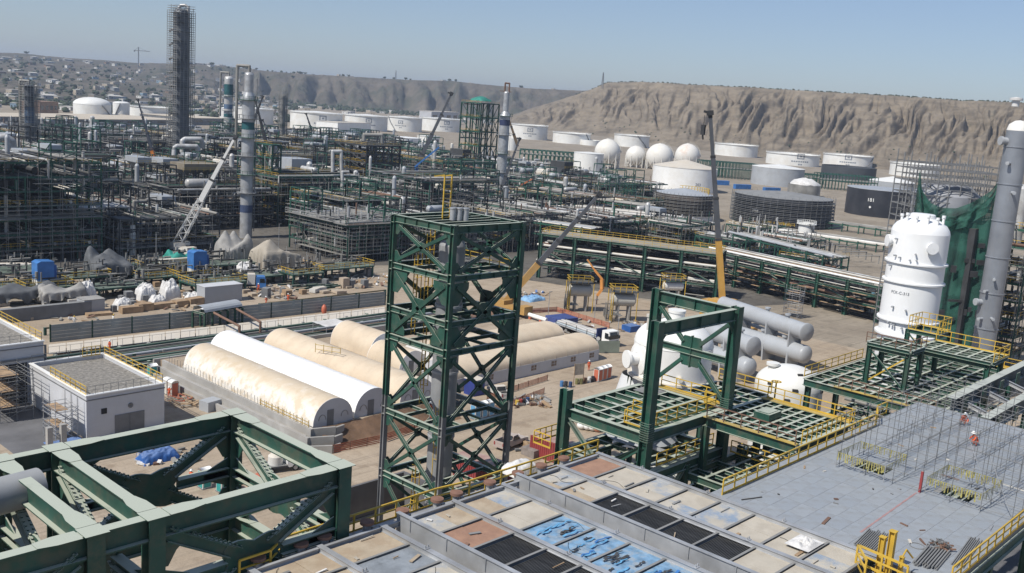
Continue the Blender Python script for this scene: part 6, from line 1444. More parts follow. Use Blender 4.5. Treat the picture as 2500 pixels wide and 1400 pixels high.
# horizontal drums on yellow railed platforms
def drum_stand(pxe, pye, r_px, label, Lm, white=False, zc=4.6, flip=1):
    c = at(pxe, pye, zc); r = r_px/scale(c); d = Vector((.80,-.60,0)).normalized(); t = thing('horizontal_drum', label, 'vessel', (c.x,c.y,0), 'horizontal drums under yellow platforms')
    f = M(); f.lathe(c, [[(0,-.42*r),(.55*r,-.32*r),(.9*r,-.12*r),(r,0)],[(r,0),(r,Lm)],[(r,Lm),(.6*r,Lm+.3*r),(0,Lm+.4*r)]], 28, d); obj('shell', f, mat('drum_paint_%d' % pxe,(.46,.45,.41) if not white else (.7,.7,.68),.5,0,.06,.4,stain=(.36,.35,.33),samt=.4), t)
    for k in (.25,.8): q = c+d*Lm*k; f = M(); s = Vector((-d.y,d.x,0)); f.poly([q+s*r*.55-Vector((0,0,q.z)),q-s*r*.55-Vector((0,0,q.z)),q-s*r*.7-Vector((0,0,r*.5)),q+s*r*.7-Vector((0,0,r*.5))],.35,d); obj('saddle', f, CONC, t)
    pz = c.z+r+.5; s = Vector((-d.y,d.x,0)); a = c-d*.5-s*(r+.6); b_ = c+d*(Lm+.3)-s*(r+.6); e = c+d*(Lm+.3)+s*(r+.6); g = c-d*.5+s*(r+.6)
    for q in (a,b_,e,g): q.z = pz
    f = M(); f.poly([a,b_,e,g], .12, (0,0,1)); obj('platform', f, DSTEEL, t); f = M(); railmesh(f, [a,b_,e,g,a], 1.15, 1.1, .055); obj('yellow_railing', f, YEL, t)
    f = M()
    for q in (a,b_,e,g): f.bar(q, (q.x,q.y,0), .14,.14)
    obj('platform_legs', f, YEL, t); f = M(); q = a-d*.4
    for o in (-.25,.25): f.bar(q+s*o, Vector((q.x,q.y,0))+s*o, .07,.07)
    for k in range(int(pz/.5)): f.bar((q.x-s.x*.25,q.y-s.y*.25,k*.5),(q.x+s.x*.25,q.y+s.y*.25,k*.5),.05,.05)
    obj('ladder', f, YEL, t)
    f = M()
    for k in range(16): q = c-d*rnd.uniform(.2,1.6)+s*rnd.uniform(-r,r); f.tube((q.x,q.y,rnd.uniform(0,1)),(q.x,q.y,rnd.uniform(1.5,c.z)),rnd.choice((.08,.14)),6); f.tube((q.x,q.y,1.5),(q.x+d.x*2,q.y+d.y*2,1.5),.1,6)
    obj('pipes', f, PIPEG, t, 'stuff')
drum_stand(1393,708,15,'left grey drum with a yellow railed platform',4.4)
drum_stand(1497,731,16,'right grey drum wrapped by yellow ladders',4.4)
drum_stand(1622,698,11,'white drum with scaffolding behind the portal frame',4.2,True,5.0)
for k, (px, py, h, lab) in enumerate(((1505,848,6,'thin light pole right of the beige tents'),(1338,770,5,'thin light pole in the lay-down yard'),(1450,790,5,'second thin pole near the truck'),(64,640,7,'lamp post at the left of the yard'),(381,640,7,'lamp post beside the white crane boom'),(680,610,7,'lamp post behind the beige tarpaulin'))):
    p = at(px, py, 0); t = thing('lamp_post', lab, 'lamp post', p); f = M(); f.tube(p, p+Vector((0,0,h)), .07, 6); obj('pole', f, GALV, t); f = M(); f.box(p.x-.15,p.x+.75,p.y-.1,p.y+.1,h,h+.1); obj('lamp_head', f, GREY, t)
# ------------------------------------------------------------------ the tall green braced tower
TX0, TX1, TY0, TY1 = 64.3, 73.9, 67.3, 76.1
LV = [-4.0, 4.5, 11.4, 19.4, 22.3, 26.8, 31.6]
tw = thing('lattice_tower', 'tall green cross-braced steel tower with a fat grey pipe inside, in the middle', 'steel tower', ((TX0+TX1)/2,(TY0+TY1)/2,-4))
for x in (TX0, TX1):
    for y in (TY0, TY1):
        q = M(); q.ibeam((x,y,13.0),(x,y,31.9), .52, .52, (0,1,0), .06); obj('column', q, GREEN, tw)
        q = M(); q.ibeam((x,y,-4),(x,y,12.997), .52, .52, (0,1,0), .06); obj('column', q, GREY, tw, label='grey primed lower column')
        for z in LV[1:]:
            q = M()
            for dz in (-.42, .42): q.box(x-.28,x+.28,y-.28,y+.28,z+dz-.025,z+dz+.025)
            obj('stiffener_plates', q, GREEN if z > 13 else GREY, tw, 'stuff')
for z in LV[1:]:
    for (a, c) in (((TX0,TY0),(TX1,TY0)),((TX0,TY1),(TX1,TY1)),((TX0,TY0),(TX0,TY1)),((TX1,TY0),(TX1,TY1))):
        e = (Vector((*c,0))-Vector((*a,0))).normalized()*.32
        q = M(); q.ibeam(Vector((*a,z))+e, Vector((*c,z))-e, .4, .75 if z > 31 else .58, (0,0,1), .06); obj('beam', q, GREEN, tw)
        for k in (.2,.4,.6,.8):
            p = Vector((*a,z))+(Vector((*c,z))-Vector((*a,z)))*k
            q = M(); q.bar(p-Vector((0,0,.3)), p+Vector((0,0,.3)), .42,.03, e); obj('web_stiffener', q, GREEN, tw)
for z0, z1 in ((-4,4.5),(4.5,11.4),(11.4,19.4),(19.4,26.8),(26.8,31.6)):
    o0 = z0+(.45 if z0 > -4 else .1); o1 = z1-.45; i = .35
    for a, c, n in (((TX0,TY0+i),(TX0,TY1-i),(1,0,0)),((TX0+i,TY0),(TX1-i,TY0),(0,1,0)),((TX1,TY0+i),(TX1,TY1-i),(1,0,0)),((TX0+i,TY1),(TX1-i,TY1),(0,1,0))):
        big = (z0 == 19.4)
        xbrace(tw, (*a,o0),(*c,o0),(*a,o1),(*c,o1), n, GREEN, .42 if big else .33, 1.8 if big else .9)
for z in (4.5, 11.4, 19.4, 22.3, 26.8, 31.6):
    n = 6 if z > 31 else 3
    for k in range(1, n):
        y = TY0+(TY1-TY0)*k/n; q = M(); q.ibeam((TX0+.3,y,z+.1),(TX1-.3,y,z+.1), .24,.36); obj('floor_beam', q, GREEN, tw)
    for k in range(1, n):
        x = TX0+(TX1-TX0)*k/n; q = M(); q.ibeam((x,TY0+.3,z-.1),(x,TY1-.3,z-.1), .22,.3); obj('floor_beam', q, GREEN, tw)
for z in (11.4, 19.4, 26.8):
    q = M()
    for k in range(14): q.bar((TX0+5.4+k*.3,TY0+4.5,z+.35),(TX0+5.4+k*.3,TY1-.3,z+.35), .06,.06)
    obj('platform_grating', q, GREY, tw, 'stuff')
CX, CY = 68.55, 71.85
vp = thing('vertical_pipe', 'fat grey vertical pipe rising inside the green tower', 'pipe', (CX,CY,-4))
q = M(); q.lathe((CX,CY,0), [[(1.35,-4),(1.35,29.2)],[(1.35,29.2),(1.1,29.9),(0,30.1)]], 28); obj('shell', q, mat('grey_pipe_shell', (.24,.25,.26), .55, .1, .15, .4, stain=(.33,.33,.33), samt=.5), vp)
for z in (2, 9, 16, 23): q = M(); q.lathe((CX,CY,z), [[(1.36,-.12),(1.44,-.12)],[(1.44,-.12),(1.44,.12)],[(1.44,.12),(1.36,.12)]], 28); obj('weld_band', q, GREYV, vp)
for i in range(3):
    x = CX+.6*i-.6; q = M(); q.tube((x,CY-.4-.3*i,31.85),(x,CY-.4-.3*i,33.0), .32, 12); q.tube((x,CY-.4-.3*i,33.0),(x,CY-.4-.3*i,33.12), .38, 12)
    solo('spring_support_can', q, GALV, ['left silver spring can on top of the green tower','middle silver spring can on top of the green tower','right silver spring can on top of the green tower'][i], 'support can', (x,CY-.4-.3*i,31.85))
lt = thing('rooftop_ladder', 'yellow ladder hoops standing up on top of the green tower', 'ladder', (CX,CY+1.2,31.6))
for sx in (-.5,.5):
    q = M(); q.bar((CX+sx,CY+1.2,31.6),(CX+sx,CY+1.2,36.2), .12,.12); q.bar((CX+sx,CY+1.2,36.2),(CX+sx-.7,CY+2,36.0), .12,.12); obj('stile', q, YEL, lt)
q = M()
for k in range(9): q.bar((CX-.5,CY+1.2,31.9+k*.48),(CX+.5,CY+1.2,31.9+k*.48), .06,.06)
obj('ladder_rungs', q, YEL, lt, 'stuff')
for i, (x, y, z0, z1) in enumerate(((TX0+2.4,TY1-1.0,19.5,27.8),(TX0+4.3,TY1-.8,11.5,20.4),(TX0+3.2,TY0+4.2,4.6,12.4),(TX0+1.6,TY0+5.5,-3.9,5.5),(TX0+3.5,TY1-1.5,22.4,30.0))):
    ladder('caged_ladder', ['yellow ladder in the upper part of the green tower','yellow caged ladder halfway up the green tower','yellow caged ladder in the lower half of the green tower','yellow caged ladder at the foot of the green tower','yellow ladder just below the top of the green tower'][i], (x,y,z0),(x,y,z1))
railing('tower_railing', 'yellow railing bent round a floor near the top of the green tower', [(TX1-1.5,TY1-.6,26.9),(TX1-.5,TY1-.6,26.9),(TX1-.5,TY0+1,26.9)], toe=False)
# ------------------------------------------------------------------ heavy green frame, lower left
HG = GREEND
FX = [-3.6, 6.7, 9.7, 17.85, 20.6, 31.35]; FX = [7.2, 17.85, 20.7, 31.45]; FY = [40.6, 51.5]; ZT = 24.0; ZM = 20.7; ZB = 17.6
fr = thing('truss_structure', 'heavy dusty green steel frame with bolted gussets at the lower left', 'steel frame', (20.7,46,8))
def beam2(t, p, q, name='beam', w=.62, h=1.15, haunch=True, m=HG):
    p = Vector(p); q = Vector(q); e = (q-p).normalized(); b = M(); b.ibeam(p, q, w, h, (0,0,1), .07)
    obj(name, b, m, t)
    if haunch:
        s = Vector((0,0,-h/2-.001)); n = e.cross(Vector((0,0,1)))
        for o, d in ((p, e), (q, -e)):
            g = M(); g.poly([o+s+d*.3, o+s+d*2.3, o+s+d*.3-Vector((0,0,1.0))], .06, n); obj('haunch_plate', g, m, t)
        for o, d in ((p, e), (q, -e)):                       # wider flange plate at the node
            g = M(); r = n*(w*.5); r2 = n*(w*.78); zz = Vector((0,0,h/2+.012))
            g.poly([o+d*2.2+r+zz, o+d*1.4+r2+zz, o+d*.32+r2+zz, o+d*.32-r2+zz, o+d*1.4-r2+zz, o+d*2.2-r+zz], .022, (0,0,1)); obj('flange_plate', g, m, t)
for y in FY:
    for z in (ZT, ZB):
        for x0, x1 in zip(FX[:-1], FX[1:]):
            if x1-x0 > 4: beam2(fr, (x0+.3,y,z-.58),(x1-.3,y,z-.58))
            else: beam2(fr, (x0+.3,y,z-.58),(x1-.3,y,z-.58), haunch=False)
for x in FX:
    for z in (ZT, ZB): beam2(fr, (x,FY[0]+.3,z-.58),(x,FY[1]-.3,z-.58))
    for y in FY:
        q = M(); q.ibeam((x,y,6),(x,y,ZT), .8, .8, (0,1,0), .08); obj('column', q, HG, fr)
        q = M(); q.poly([(x-.55,y-.55,ZT+.02),(x+.55,y-.55,ZT+.02),(x+.55,y+.55,ZT+.02),(x-.55,y+.55,ZT+.02)], .03, (0,0,1)); obj('cap_plate', q, HG, fr)
def bolts(b, p, q, n, off, side, up):
    for k in range(n):
        c = p+(q-p)*((k+.5)/n)
        for s in (-1,1): c2 = c+side*off*s+up*.06; b.bar(c2-up*.05, c2+up*.05, .09,.09, side)
def kbrace(t, a, b_, n):
    """X of heavy bolted diagonals meeting a big curved gusset at mid height, with a level strut through it"""
    a = Vector(a); b_ = Vector(b_); e = (b_-a).normalized(); L = (b_-a).length; n = Vector(n); u = Vector((0,0,1))
    zc = (ZT+ZB)/2-.58; c = a+e*L/2; c.z = zc
    pts = []
    for k in range(40):                                       # gusset outline: four concave sides
        th = 2*math.pi*k/40; r = 1.15+.6*abs(math.cos(2*th+math.pi/2))**1.5
        pts.append(c+e*math.cos(th)*r*1.25+u*math.sin(th)*r*.85)
    g = M(); g.poly(pts, .12, n); obj('gusset_plate', g, HG, t)
    for s in (-1, 1):
        q = M(); q.ibeam(c+e*s*1.6, c+e*s*(L/2-.4), .6, .6, u, .07); obj('mid_strut', q, HG, t)
        q = M(); q.poly([c+e*s*(L/2-.4)-u*.9, c+e*s*(L/2-2.0)-u*.25, c+e*s*(L/2-2.0)+u*.25, c+e*s*(L/2-.4)+u*.9], .07, n); obj('gusset_plate', q, HG, t)
        for z in (ZT-1.1, ZB-.1):
            end = c+e*s*(L/2-.55); end.z = z; d = (end-c).normalized(); up = n
            perp = d.cross(n).normalized()
            if perp.z < 0: perp = -perp
            q = M(); q.ibeam(c+d*1.5, end-d*.2, .5, .62, perp, .06); obj('diagonal', q, HG, t)
            q = M(); q.bar(c+d*1.0+perp*.33, c+d*3.0+perp*.33, .42, .05, perp); q.bar(end-d*2.4+perp*.33, end+perp*.33, .42,.05, perp); obj('splice_plate', q, HG, t)
            q = M(); bolts(q, c+d*1.0+perp*.34, c+d*3.0+perp*.34, 7, .13, n, perp); bolts(q, end-d*2.4+perp*.34, end+perp*.34, 8, .13, n, perp)
            obj('bolt_heads', q, HG, t, 'stuff')
            sz = 1 if z < zc else -1
            cor = a+e*(.42 if s < 0 else L-.42); cor.z = ZT-1.16 if z > zc else ZB
            g = M(); g.poly([cor, cor-e*s*1.7, cor-e*s*1.4+u*sz*.3, cor-e*s*.7+u*sz*.9, cor-e*s*.3+u*sz*1.6, cor+u*sz*1.6], .1, n); obj('gusset_plate', g, HG, t)
for y in FY:
    for x0, x1 in ((FX[0],FX[1]),(FX[2],FX[3])): kbrace(fr, (x0,y,0),(x1,y,0),(0,1,0))
for x in FX: kbrace(fr, (x,FY[0],0),(x,FY[1],0),(1,0,0))
gp = thing('grey_pipe', 'large grey horizontal pipe end poking in beside the left green frame', 'pipe', (14,47,22))
pe = at(95,1186,23.2); ps = at(-60,1228,23.2); d = (pe-ps).normalized()
q = M(); q.lathe(ps-d*8, [[(.92,0),(.92,(pe-ps).length+8)]], 28, d); q.lathe(ps-d*8, [[(.92,(pe-ps).length+8),(.6,(pe-ps).length+8.02),(.6,(pe-ps).length+7)]], 28, d); obj('shell', q, mat('grey_pipe_dusty', (.24,.25,.26), .5, .1, .12, .6, dust=.5, dcol=(.42,.42,.40)), gp)
q = M(); q.lathe(ps-d*2, [[(.94,0),(.98,0)],[(.98,0),(.98,.15)],[(.98,.15),(.94,.15)]], 28, d); obj('weld_band', q, GREYV, gp)
# platform glimpsed under the frame
q = thing('lower_platform', 'dusty green walkway beams below the left frame', 'platform', (34,42,12))
for k in range(5): b = M(); b.ibeam((22+k*.0,36.2-k*1.1,13.5),(36,36.2-k*1.1,13.5), .5,.5); obj('beam', b, HG, q)
railing('lower_railing', 'yellow railing on the low walkway under the left frame', [(20,37.6,14),(36,37.6,14)])
# ------------------------------------------------------------------ air cooler bank
ZC = 20.0; CYF, CYB = 39.9, 19.0
XR = [25.4, 29.6, 33.8, 39.4, 43.7, 49.1, 53.3]
ac = thing('air_cooler', 'large galvanised air cooler bank with dusty panels and blue patches in the foreground', 'air cooler', (40,30,14))
YB = [39.6, 37.3, 34.75, 32.25, 29.75, 27.3, 24.85, 22.4, 20.0]
PT = [mat('plywood_panel', (.40,.33,.24), .85, 0, .12, 1.2, bump=.15, stain=(.33,.25,.17), samt=.7, ssc=.9),
      mat('pale_dusty_panel', (.45,.41,.34), .85, 0, .08, .8, bump=.15, stain=(.36,.32,.26), samt=.6, ssc=.7),
      mat('rusty_board_panel', (.32,.19,.13), .85, 0, .12, 1.5, bump=.15, stain=(.24,.14,.10), samt=.5, ssc=1.1),
      mat('blue_patched_panel', (.44,.41,.35), .8, 0, .1, .9, bump=.2, stain=(.14,.24,.38), samt=.7, ssc=.6),
      mat('blue_film_panel', (.17,.30,.44), .6, 0, .3, 2, bump=.6, bsc=3, stain=(.36,.38,.38), samt=.7, ssc=1.3)]
def fin_mat():
    m = bpy.data.materials.new('dark_fin_tubes'); m.use_nodes = True; n = m.node_tree.nodes; L = m.node_tree.links; bs = n['Principled BSDF']; bs.inputs['Roughness'].default_value = .55; bs.inputs['Metallic'].default_value = .3
    g = n.new('ShaderNodeNewGeometry'); mp = n.new('ShaderNodeMapping'); mp.inputs['Scale'].default_value = (3.0,.35,1); L.new(g.outputs['Position'], mp.inputs['Vector'])
    x = n.new('ShaderNodeTexNoise'); x.inputs['Scale'].default_value = 1.5; x.inputs['Detail'].default_value = 5; L.new(mp.outputs[0], x.inputs['Vector'])
    cr = n.new('ShaderNodeValToRGB'); cr.color_ramp.elements[0].position = .35; cr.color_ramp.elements[0].color = (.05,.05,.05,1); cr.color_ramp.elements[1].position = .75; cr.color_ramp.elements[1].color = (.11,.11,.108,1)
    L.new(x.outputs[0], cr.inputs[0]); L.new(cr.outputs[0], bs.inputs['Base Color']); return m
FIN = fin_mat()
LAY = {0:'PPPGBBFF', 1:'PGBFFPPP', 2:'PRFFFFFF', 3:'PWLLLBFF', 4:'WWFFFFWW', 5:'RBWBBWWW'}
LAY = ['PPPPWWFF', 'PGBFFPPF', 'PRFFFFFW', 'PWLLLLFF', 'WWFFFFWW', 'RWCBBWWW']
for i in range(6):
    xa = XR[i]+.16; xb = XR[i+1]-.16
    if i in (1, 3): xb = XR[i+1]-.16
    if i in (2, 4): xa = XR[i]+1.3                         # leave room for the plate girder
    for j in range(8):
        y1 = YB[j]-.1; y0 = YB[j+1]+.1; ch = LAY[i][j]; zt = ZC-.12
        if ch == 'F':
            f = M(); f.box(xa,xb,y0,y1,zt-.3,zt-.12); obj('fin_panel', f, FIN, ac)
            f = M(); k = int((y1-y0)/.11)
            for s in range(k): y = y0+(y1-y0)*(s+.5)/k; f.bar((xa,y,zt-.09),(xb,y,zt-.09), .055,.05)
            obj('fin_tubes', f, FIN, ac, 'stuff')
        else:
            mm = {'P':PT[0],'W':PT[1],'R':PT[2],'G':mat('grey_film_panel_%d%d'%(i,j),(.20,.22,.24),.7,0,.2,1.2,bump=.2,stain=(.30,.33,.36),samt=.6,ssc=.8),'B':PT[3],'L':PT[4],'C':PT[1]}[ch]
            xm = xa+(xb-xa)*rnd.uniform(.4,.62); tilt = rnd.uniform(-.012,.012)
            for (u, w) in ((xa,xm-.015),(xm+.015,xb)):
                f = M(); dz = rnd.uniform(-.015,.02)
                f.box(u,w,y0,y1,zt-.04+dz,zt+dz); obj('cover_panel', f, mm if rnd.random() < .8 or ch in 'LG' else rnd.choice(PT[:2]+[PT[3]]), ac)
            if ch == 'L':
                for s in range(9):
                    y = y0+rnd.uniform(.15,2.0); x = rnd.uniform(xa+.2,xb-1.4); f = M(); L_ = rnd.uniform(.5,1.6)
                    pts = [(x+L_*k/5, y+rnd.uniform(-.08,.08), zt+.05+rnd.uniform(0,.1)) for k in range(6)]
                    for p, q in zip(pts[:-1], pts[1:]): f.bar(p, q, rnd.uniform(.06,.16), .012, (0,0,1))
                    obj('torn_film_strip', f, rnd.choice((LBLUE, LBLUE, BLUEP, PT[4], FIN, FIN)), ac)
            for _ in range(rnd.choice((0,0,1,1))):
                f = M(); x = rnd.uniform(xa+.3,xb-.6); ph = rnd.uniform(0,6); pts = [(x+.35*math.sin(ph+k*.55)+.12*k*math.cos(ph), y1-.1-(y1-y0)*.85*k/9, zt+.03) for k in range(10)]
                for p, q in zip(pts[:-1], pts[1:]): f.tube(p, q, .013, 4)
                obj('loose_cable', f, RUBBER, ac)
    for j in range(8):
        for _ in range(rnd.choice((0,1,2))):                 # battens, offcuts and bent strips left on the panels
            x = rnd.uniform(xa+.2,xb-.9); y = rnd.uniform(YB[j+1]+.2,YB[j]-.3); a = rnd.choice((0,0,1.57,rnd.uniform(0,3))); L_ = rnd.uniform(.2,1.1); f = M(); f.bar((x,y,ZC-.06),(x+L_*math.cos(a),y+min(.3,L_*math.sin(a)),ZC-.06+rnd.uniform(0,.05)), rnd.uniform(.03,.22),rnd.uniform(.02,.06)); obj('offcut', f, rnd.choice((TIMBER,PT[0],PT[1],GREY,PIPER,TARPW,PT[1])), ac)
        f = M(); y = YB[j+1]; f.ibeam((xa,y,ZC-.12),(xb,y,ZC-.12), .16, .24); obj('cross_beam', f, GREY, ac)
    f = M(); f.ibeam((XR[i]+.16,39.7,ZC-.05),(XR[i+1]-.16,39.7,ZC-.05), .2,.3); obj('front_beam', f, GALV, ac)
for i, x in enumerate(XR):
    for dx in (-.09,.09):
        f = M(); f.ibeam((x+dx,CYF,ZC+.02),(x+dx,CYB,ZC+.02), .17,.3,(0,0,1),.025); obj('rail_beam', f, GALV, ac)
    for y in (36, 30.8, 25.4):
        f = M(); f.box(x-.2,x+.2,y-.12,y+.12,ZC+.18,ZC+.21)
        for s in (-.1,.1): f.box(x+s-.03,x+s+.03,y-.03,y+.03,ZC+.2,ZC+.36)
        obj('clip_plate', f, GALV, ac)
for x in (35.05, 45.0):
    f = M(); f.box(x-.05,x+.05,CYB,CYF+.02,ZC-.85,ZC+.52); f.box(x-.14,x+.14,CYB,CYF+.02,ZC+.523,ZC+.57); obj('plate_girder', f, GALV, ac)
    for k in range(7): f = M(); y = CYF-1.2-k*3; f.box(x-.12,x-.053,y-.02,y+.02,ZC-.2,ZC+.5); obj('girder_stiffener', f, GALV, ac)
f = M(); f.box(25,53.5,CYF+.18,CYF+1.1,ZC-.5,ZC-.42); obj('front_walkway', f, GALV, ac)
f = M(); f.box(25,53.45,CYB,CYF,ZC-2.4,ZC-.9); obj('plenum_box', f, GALV, ac)
RUST = mat('rusty_cap', (.22,.12,.085), .8, 0, .25, 1.5)
for k, x in enumerate((26.2,28.8,30.3,33.2,35.8,38.5,40.1,43.0,45.6,47.9,50.2)):
    t = thing('pipe_nozzle', 'flanged nozzle with a rusty round cap on the cooler front edge, number from the left by position' if False else ['rusty capped nozzle at the leftmost end of the cooler front edge','rusty capped nozzle second from the left on the cooler edge','rusty capped nozzle third from the left on the cooler edge','rusty capped nozzle just left of the first plate girder','rusty capped nozzle just right of the first plate girder','rusty capped nozzle below the near corner of the green tower','rusty capped nozzle under the bend in the yellow cooler railing','rusty capped nozzle left of the second plate girder','rusty capped nozzle right of the second plate girder','rusty capped nozzle beside the white wrapped bundle','rusty capped nozzle at the right end of the cooler front edge'][k], 'pipe nozzle', (x,CYF+.45,ZC-.4), 'capped nozzles along the cooler front edge')
    f = M(); f.tube((x,CYF+.45,ZC-.4),(x,CYF+.45,ZC+.18), .24, 12); obj('neck', f, GALV, t)
    f = M(); f.lathe((x,CYF+.45,ZC+.18), [[(.36,0),(.40,0)],[(.40,0),(.40,.16)],[(.40,.16),(.0,.20)],[(0,0),(.36,0)]], 16); obj('cap', f, RUST, t)
    f = M(); f.box(x+.3,x+.55,CYF+.3,CYF+.5,ZC-.4,ZC-.05); obj('bracket', f, GALV, t)
yr = CYF+1.15
railing('cooler_railing', 'long yellow railing along the front edge of the air cooler', [(25,yr-.9,ZC-.5),(26.8,yr-.9,ZC-.5),(28.2,yr,ZC-.5),(39.0,yr,ZC-.5),(41.6,yr-.3,ZC-.5),(54.5,yr-.3,ZC-.5)], r=.045)
t = thing('wrapped_bundle', 'white plastic wrapped bundle on the cooler edge', 'bundle', (47.2,41.2,ZC-.9))
f = M(); f.grid(lambda u, v: (46.0+2.4*u, 40.8+1.6*v, ZC-.4+(.75+.25*n2(u*4,v*4,2))*math.sin(math.pi*min(1,max(0,u*1.0)))**.25*math.sin(math.pi*v)**.25), 18, 14); obj('sheet', f, TARPW, t)
t = solo('crumpled_sheet', M().grid(lambda u, v: (50.6+2.0*u, 22.4+1.5*v, ZC+.1+.55*abs(n2(u*3+5,v*3,3))*math.sin(math.pi*u)*math.sin(math.pi*v)*2.2), 22, 16), TARPW, 'crumpled pale plastic sheet lying on a cooler panel', 'sheet', (51.5,23,ZC))
# ------------------------------------------------------------------ grey plate deck
ZD = 19.9
dk = thing('plate_deck', 'broad grey steel plate deck with two barricaded openings at the lower right', 'deck', (70,24,18))
PLM = [mat('grey_deck_plate_%d' % k, c, .55, .15, .06, .5, stain=(.25,.25,.245), samt=.6, ssc=.9) for k, c in enumerate(((.325,.352,.375),(.338,.362,.382),(.315,.342,.368)))]
pw, pl = 1.95, 1.18
pms = []
for m in PLM:
    f = M(); f.box(0,pw-.018,0,pl-.012,0,.02); pms.append(f.mesh('plate', (0,0,0), [m]))
HOLES = ((67.0,69.0,25.0,27.3),(67.2,69.3,18.8,21.2))
kk = 0; rest = M()
y = 15.7
while y < 30.2:
    x = 53.6
    while x < 88.5:
        big = any(a-.9 < x+pw/2 < b_+.9 and c-.5 < y+pl/2 < d+.5 for a, b_, c, d in HOLES)
        vis = True
        if not any(a < x+pw/2 < b_ and c < y+pl/2 < d for a, b_, c, d in HOLES):
            if kk < 296: inst('plate', rnd.choice(pms), dk, Vector((x,y,ZD-.02+rnd.uniform(-.004,.004)))-ORG[dk.name]); kk += 1
            else: rest.box(x,x+pw-.025,y,y+pl-.02,ZD-.02,ZD)
        x += pw
    y += pl
obj('far_plates', rest, PLM[0], dk, 'stuff')
f = M(); f.box(53.55,HOLES[0][0],15.6,30.2,ZD-.3,ZD-.04); f.box(HOLES[0][0],HOLES[0][1]+.4,27.3,30.2,ZD-.3,ZD-.04); f.box(HOLES[0][0],HOLES[0][1]+.4,21.2,25.0,ZD-.3,ZD-.04); f.box(HOLES[0][0],HOLES[0][1]+.4,15.6,18.8,ZD-.3,ZD-.04); f.box(HOLES[0][1]+.4,88.6,15.6,30.2,ZD-.3,ZD-.04)
obj('deck_underside', f, GREY, dk)
for y in (15.6, 20.5, 25.3, 30.25): f = M(); f.ibeam((53.5,y,ZD-.75),(88.7,y,ZD-.75), .35,.8); obj('girder', f, GREEN, dk)
for x in (54,62,70,78,88):
    for y in (16,30): f = M(); f.ibeam((x,y,4),(x,y,ZD-1.2), .45,.45,(0,1,0)); obj('column', f, GREEN, dk)
railing('deck_railing', 'yellow railing along the left edge of the grey plate deck', [(54.4,30.35,ZD),(78,30.35,ZD)], r=.04)
railing('deck_railing', 'yellow railing along the near right edge of the grey plate deck', [(53.6,15.55,ZD),(88,15.55,ZD)], r=.04)
railing('deck_railing', 'short yellow railing closing off the far left corner of the deck', [(78.2,30.35,ZD),(80.4,31.3,ZD),(82.5,31.3,ZD)], r=.04)
# scaffold standing on the deck
sc = thing('deck_scaffold', 'thin grey tube scaffold grid standing over the plate deck', 'scaffold', (76,23,ZD))
sx = [66.2+2.05*i for i in range(10)]; sy = [16.2+1.95*i for i in range(7)]
f = M(); f.tube((0,0,0),(0,0,4.2), .022, 5); pst = f.mesh('scaffold_post', (0,0,0), [GREY])
for x in sx:
    for y in sy:
        if any(a-.3 < x < b_+.3 and c < y < d for a, b_, c, d in HOLES): continue
        inst('scaffold_post', pst, sc, Vector((x,y,ZD))-ORG[sc.name])
for z in (.25, 2.0, 3.9):
    for y in sy: f = M(); f.tube((sx[0]-.5,y,ZD+z),(sx[-1]+.5,y,ZD+z), .02, 5); obj('ledger', f, GREY, sc)
    for x in sx: f = M(); f.tube((x,sy[0]-.4,ZD+z),(x,sy[-1]+.4,ZD+z), .02, 5); obj('transom', f, GREY, sc)
for i in range(6):
    f = M(); x = sx[i]; y = sy[i % 6]; f.tube((x,y,ZD+.2),(x,y+1.95,ZD+3.9), .022, 5); obj('scaffold_brace', f, GALV, sc)
BT = mat('yellow_black_tape', (.30,.27,.08), .7, 0, .5, 5, stain=(.20,.19,.12), samt=.8, ssc=3)
for k, (a, b_, c, d) in enumerate(((65.9,69.7,24.5,28.0),(66.3,70.2,18.2,21.8))):
    t = thing('tape_barricade', ['farther barricade of fringed yellow tape round a deck opening','nearer barricade of fringed yellow tape round a deck opening'][k], 'barricade', (a,c,ZD), 'tape barricades round the deck openings')
    cor = [(a,c),(b_,c),(b_,d),(a,d)]
    for p in cor: f = M(); f.tube((*p,ZD),(*p,ZD+1.35), .03, 5); obj('stake', f, GALV, t)
    for p, q in zip(cor, cor[1:]+cor[:1]):
        f = M(); f.bar((*p,ZD+1.15),(*q,ZD+1.15), .02,.03); p = Vector((*p,ZD)); q = Vector((*q,ZD)); n = int((q-p).length/.17)
        for i in range(n):
            s = p+(q-p)*((i+.5)/n); w = Vector((q-p)).normalized()*rnd.choice((.02,.035,.05)); L_ = rnd.uniform(.35,.75); off = Vector((rnd.uniform(-.06,.06),rnd.uniform(-.06,.06),0))
            f.add([tuple(s-w+Vector((0,0,1.14))),tuple(s+w+Vector((0,0,1.14))),tuple(s+w+off+Vector((0,0,1.14-L_))),tuple(s-w+off+Vector((0,0,1.14-L_)))], [(0,1,2,3)])
        obj('fringed_tape', f, BT, t)
    f = M()
    for i in range(3): y = c+.6+i*1.0; f.bar((a+.7,y,ZD-.25),(b_-.5,y,ZD-.25), .12,.2)
    obj('opening_beam', f, GREEN, t, 'stuff')
solo('red_barrier_post', M().bar((66.2,22.1,ZD),(66.2,22.1,ZD+1.5), .16,.16), RED, 'red post at the corner of the nearer deck barricade', 'post', (66.2,22.1,ZD))
f = M()
for i in range(24): f.bar((65.9-i*.4,22.2-.015*i,ZD+.012),(65.9-(i+1)*.4,22.2-.015*(i+1),ZD+.012), .10+.02*(i%3),.008)
solo('red_tape_line', f, mat('faded_red_tape',(.36,.22,.21),.7,0,.2,2), 'faded red tape line lying across the grey deck', 'tape', (60,22,ZD))
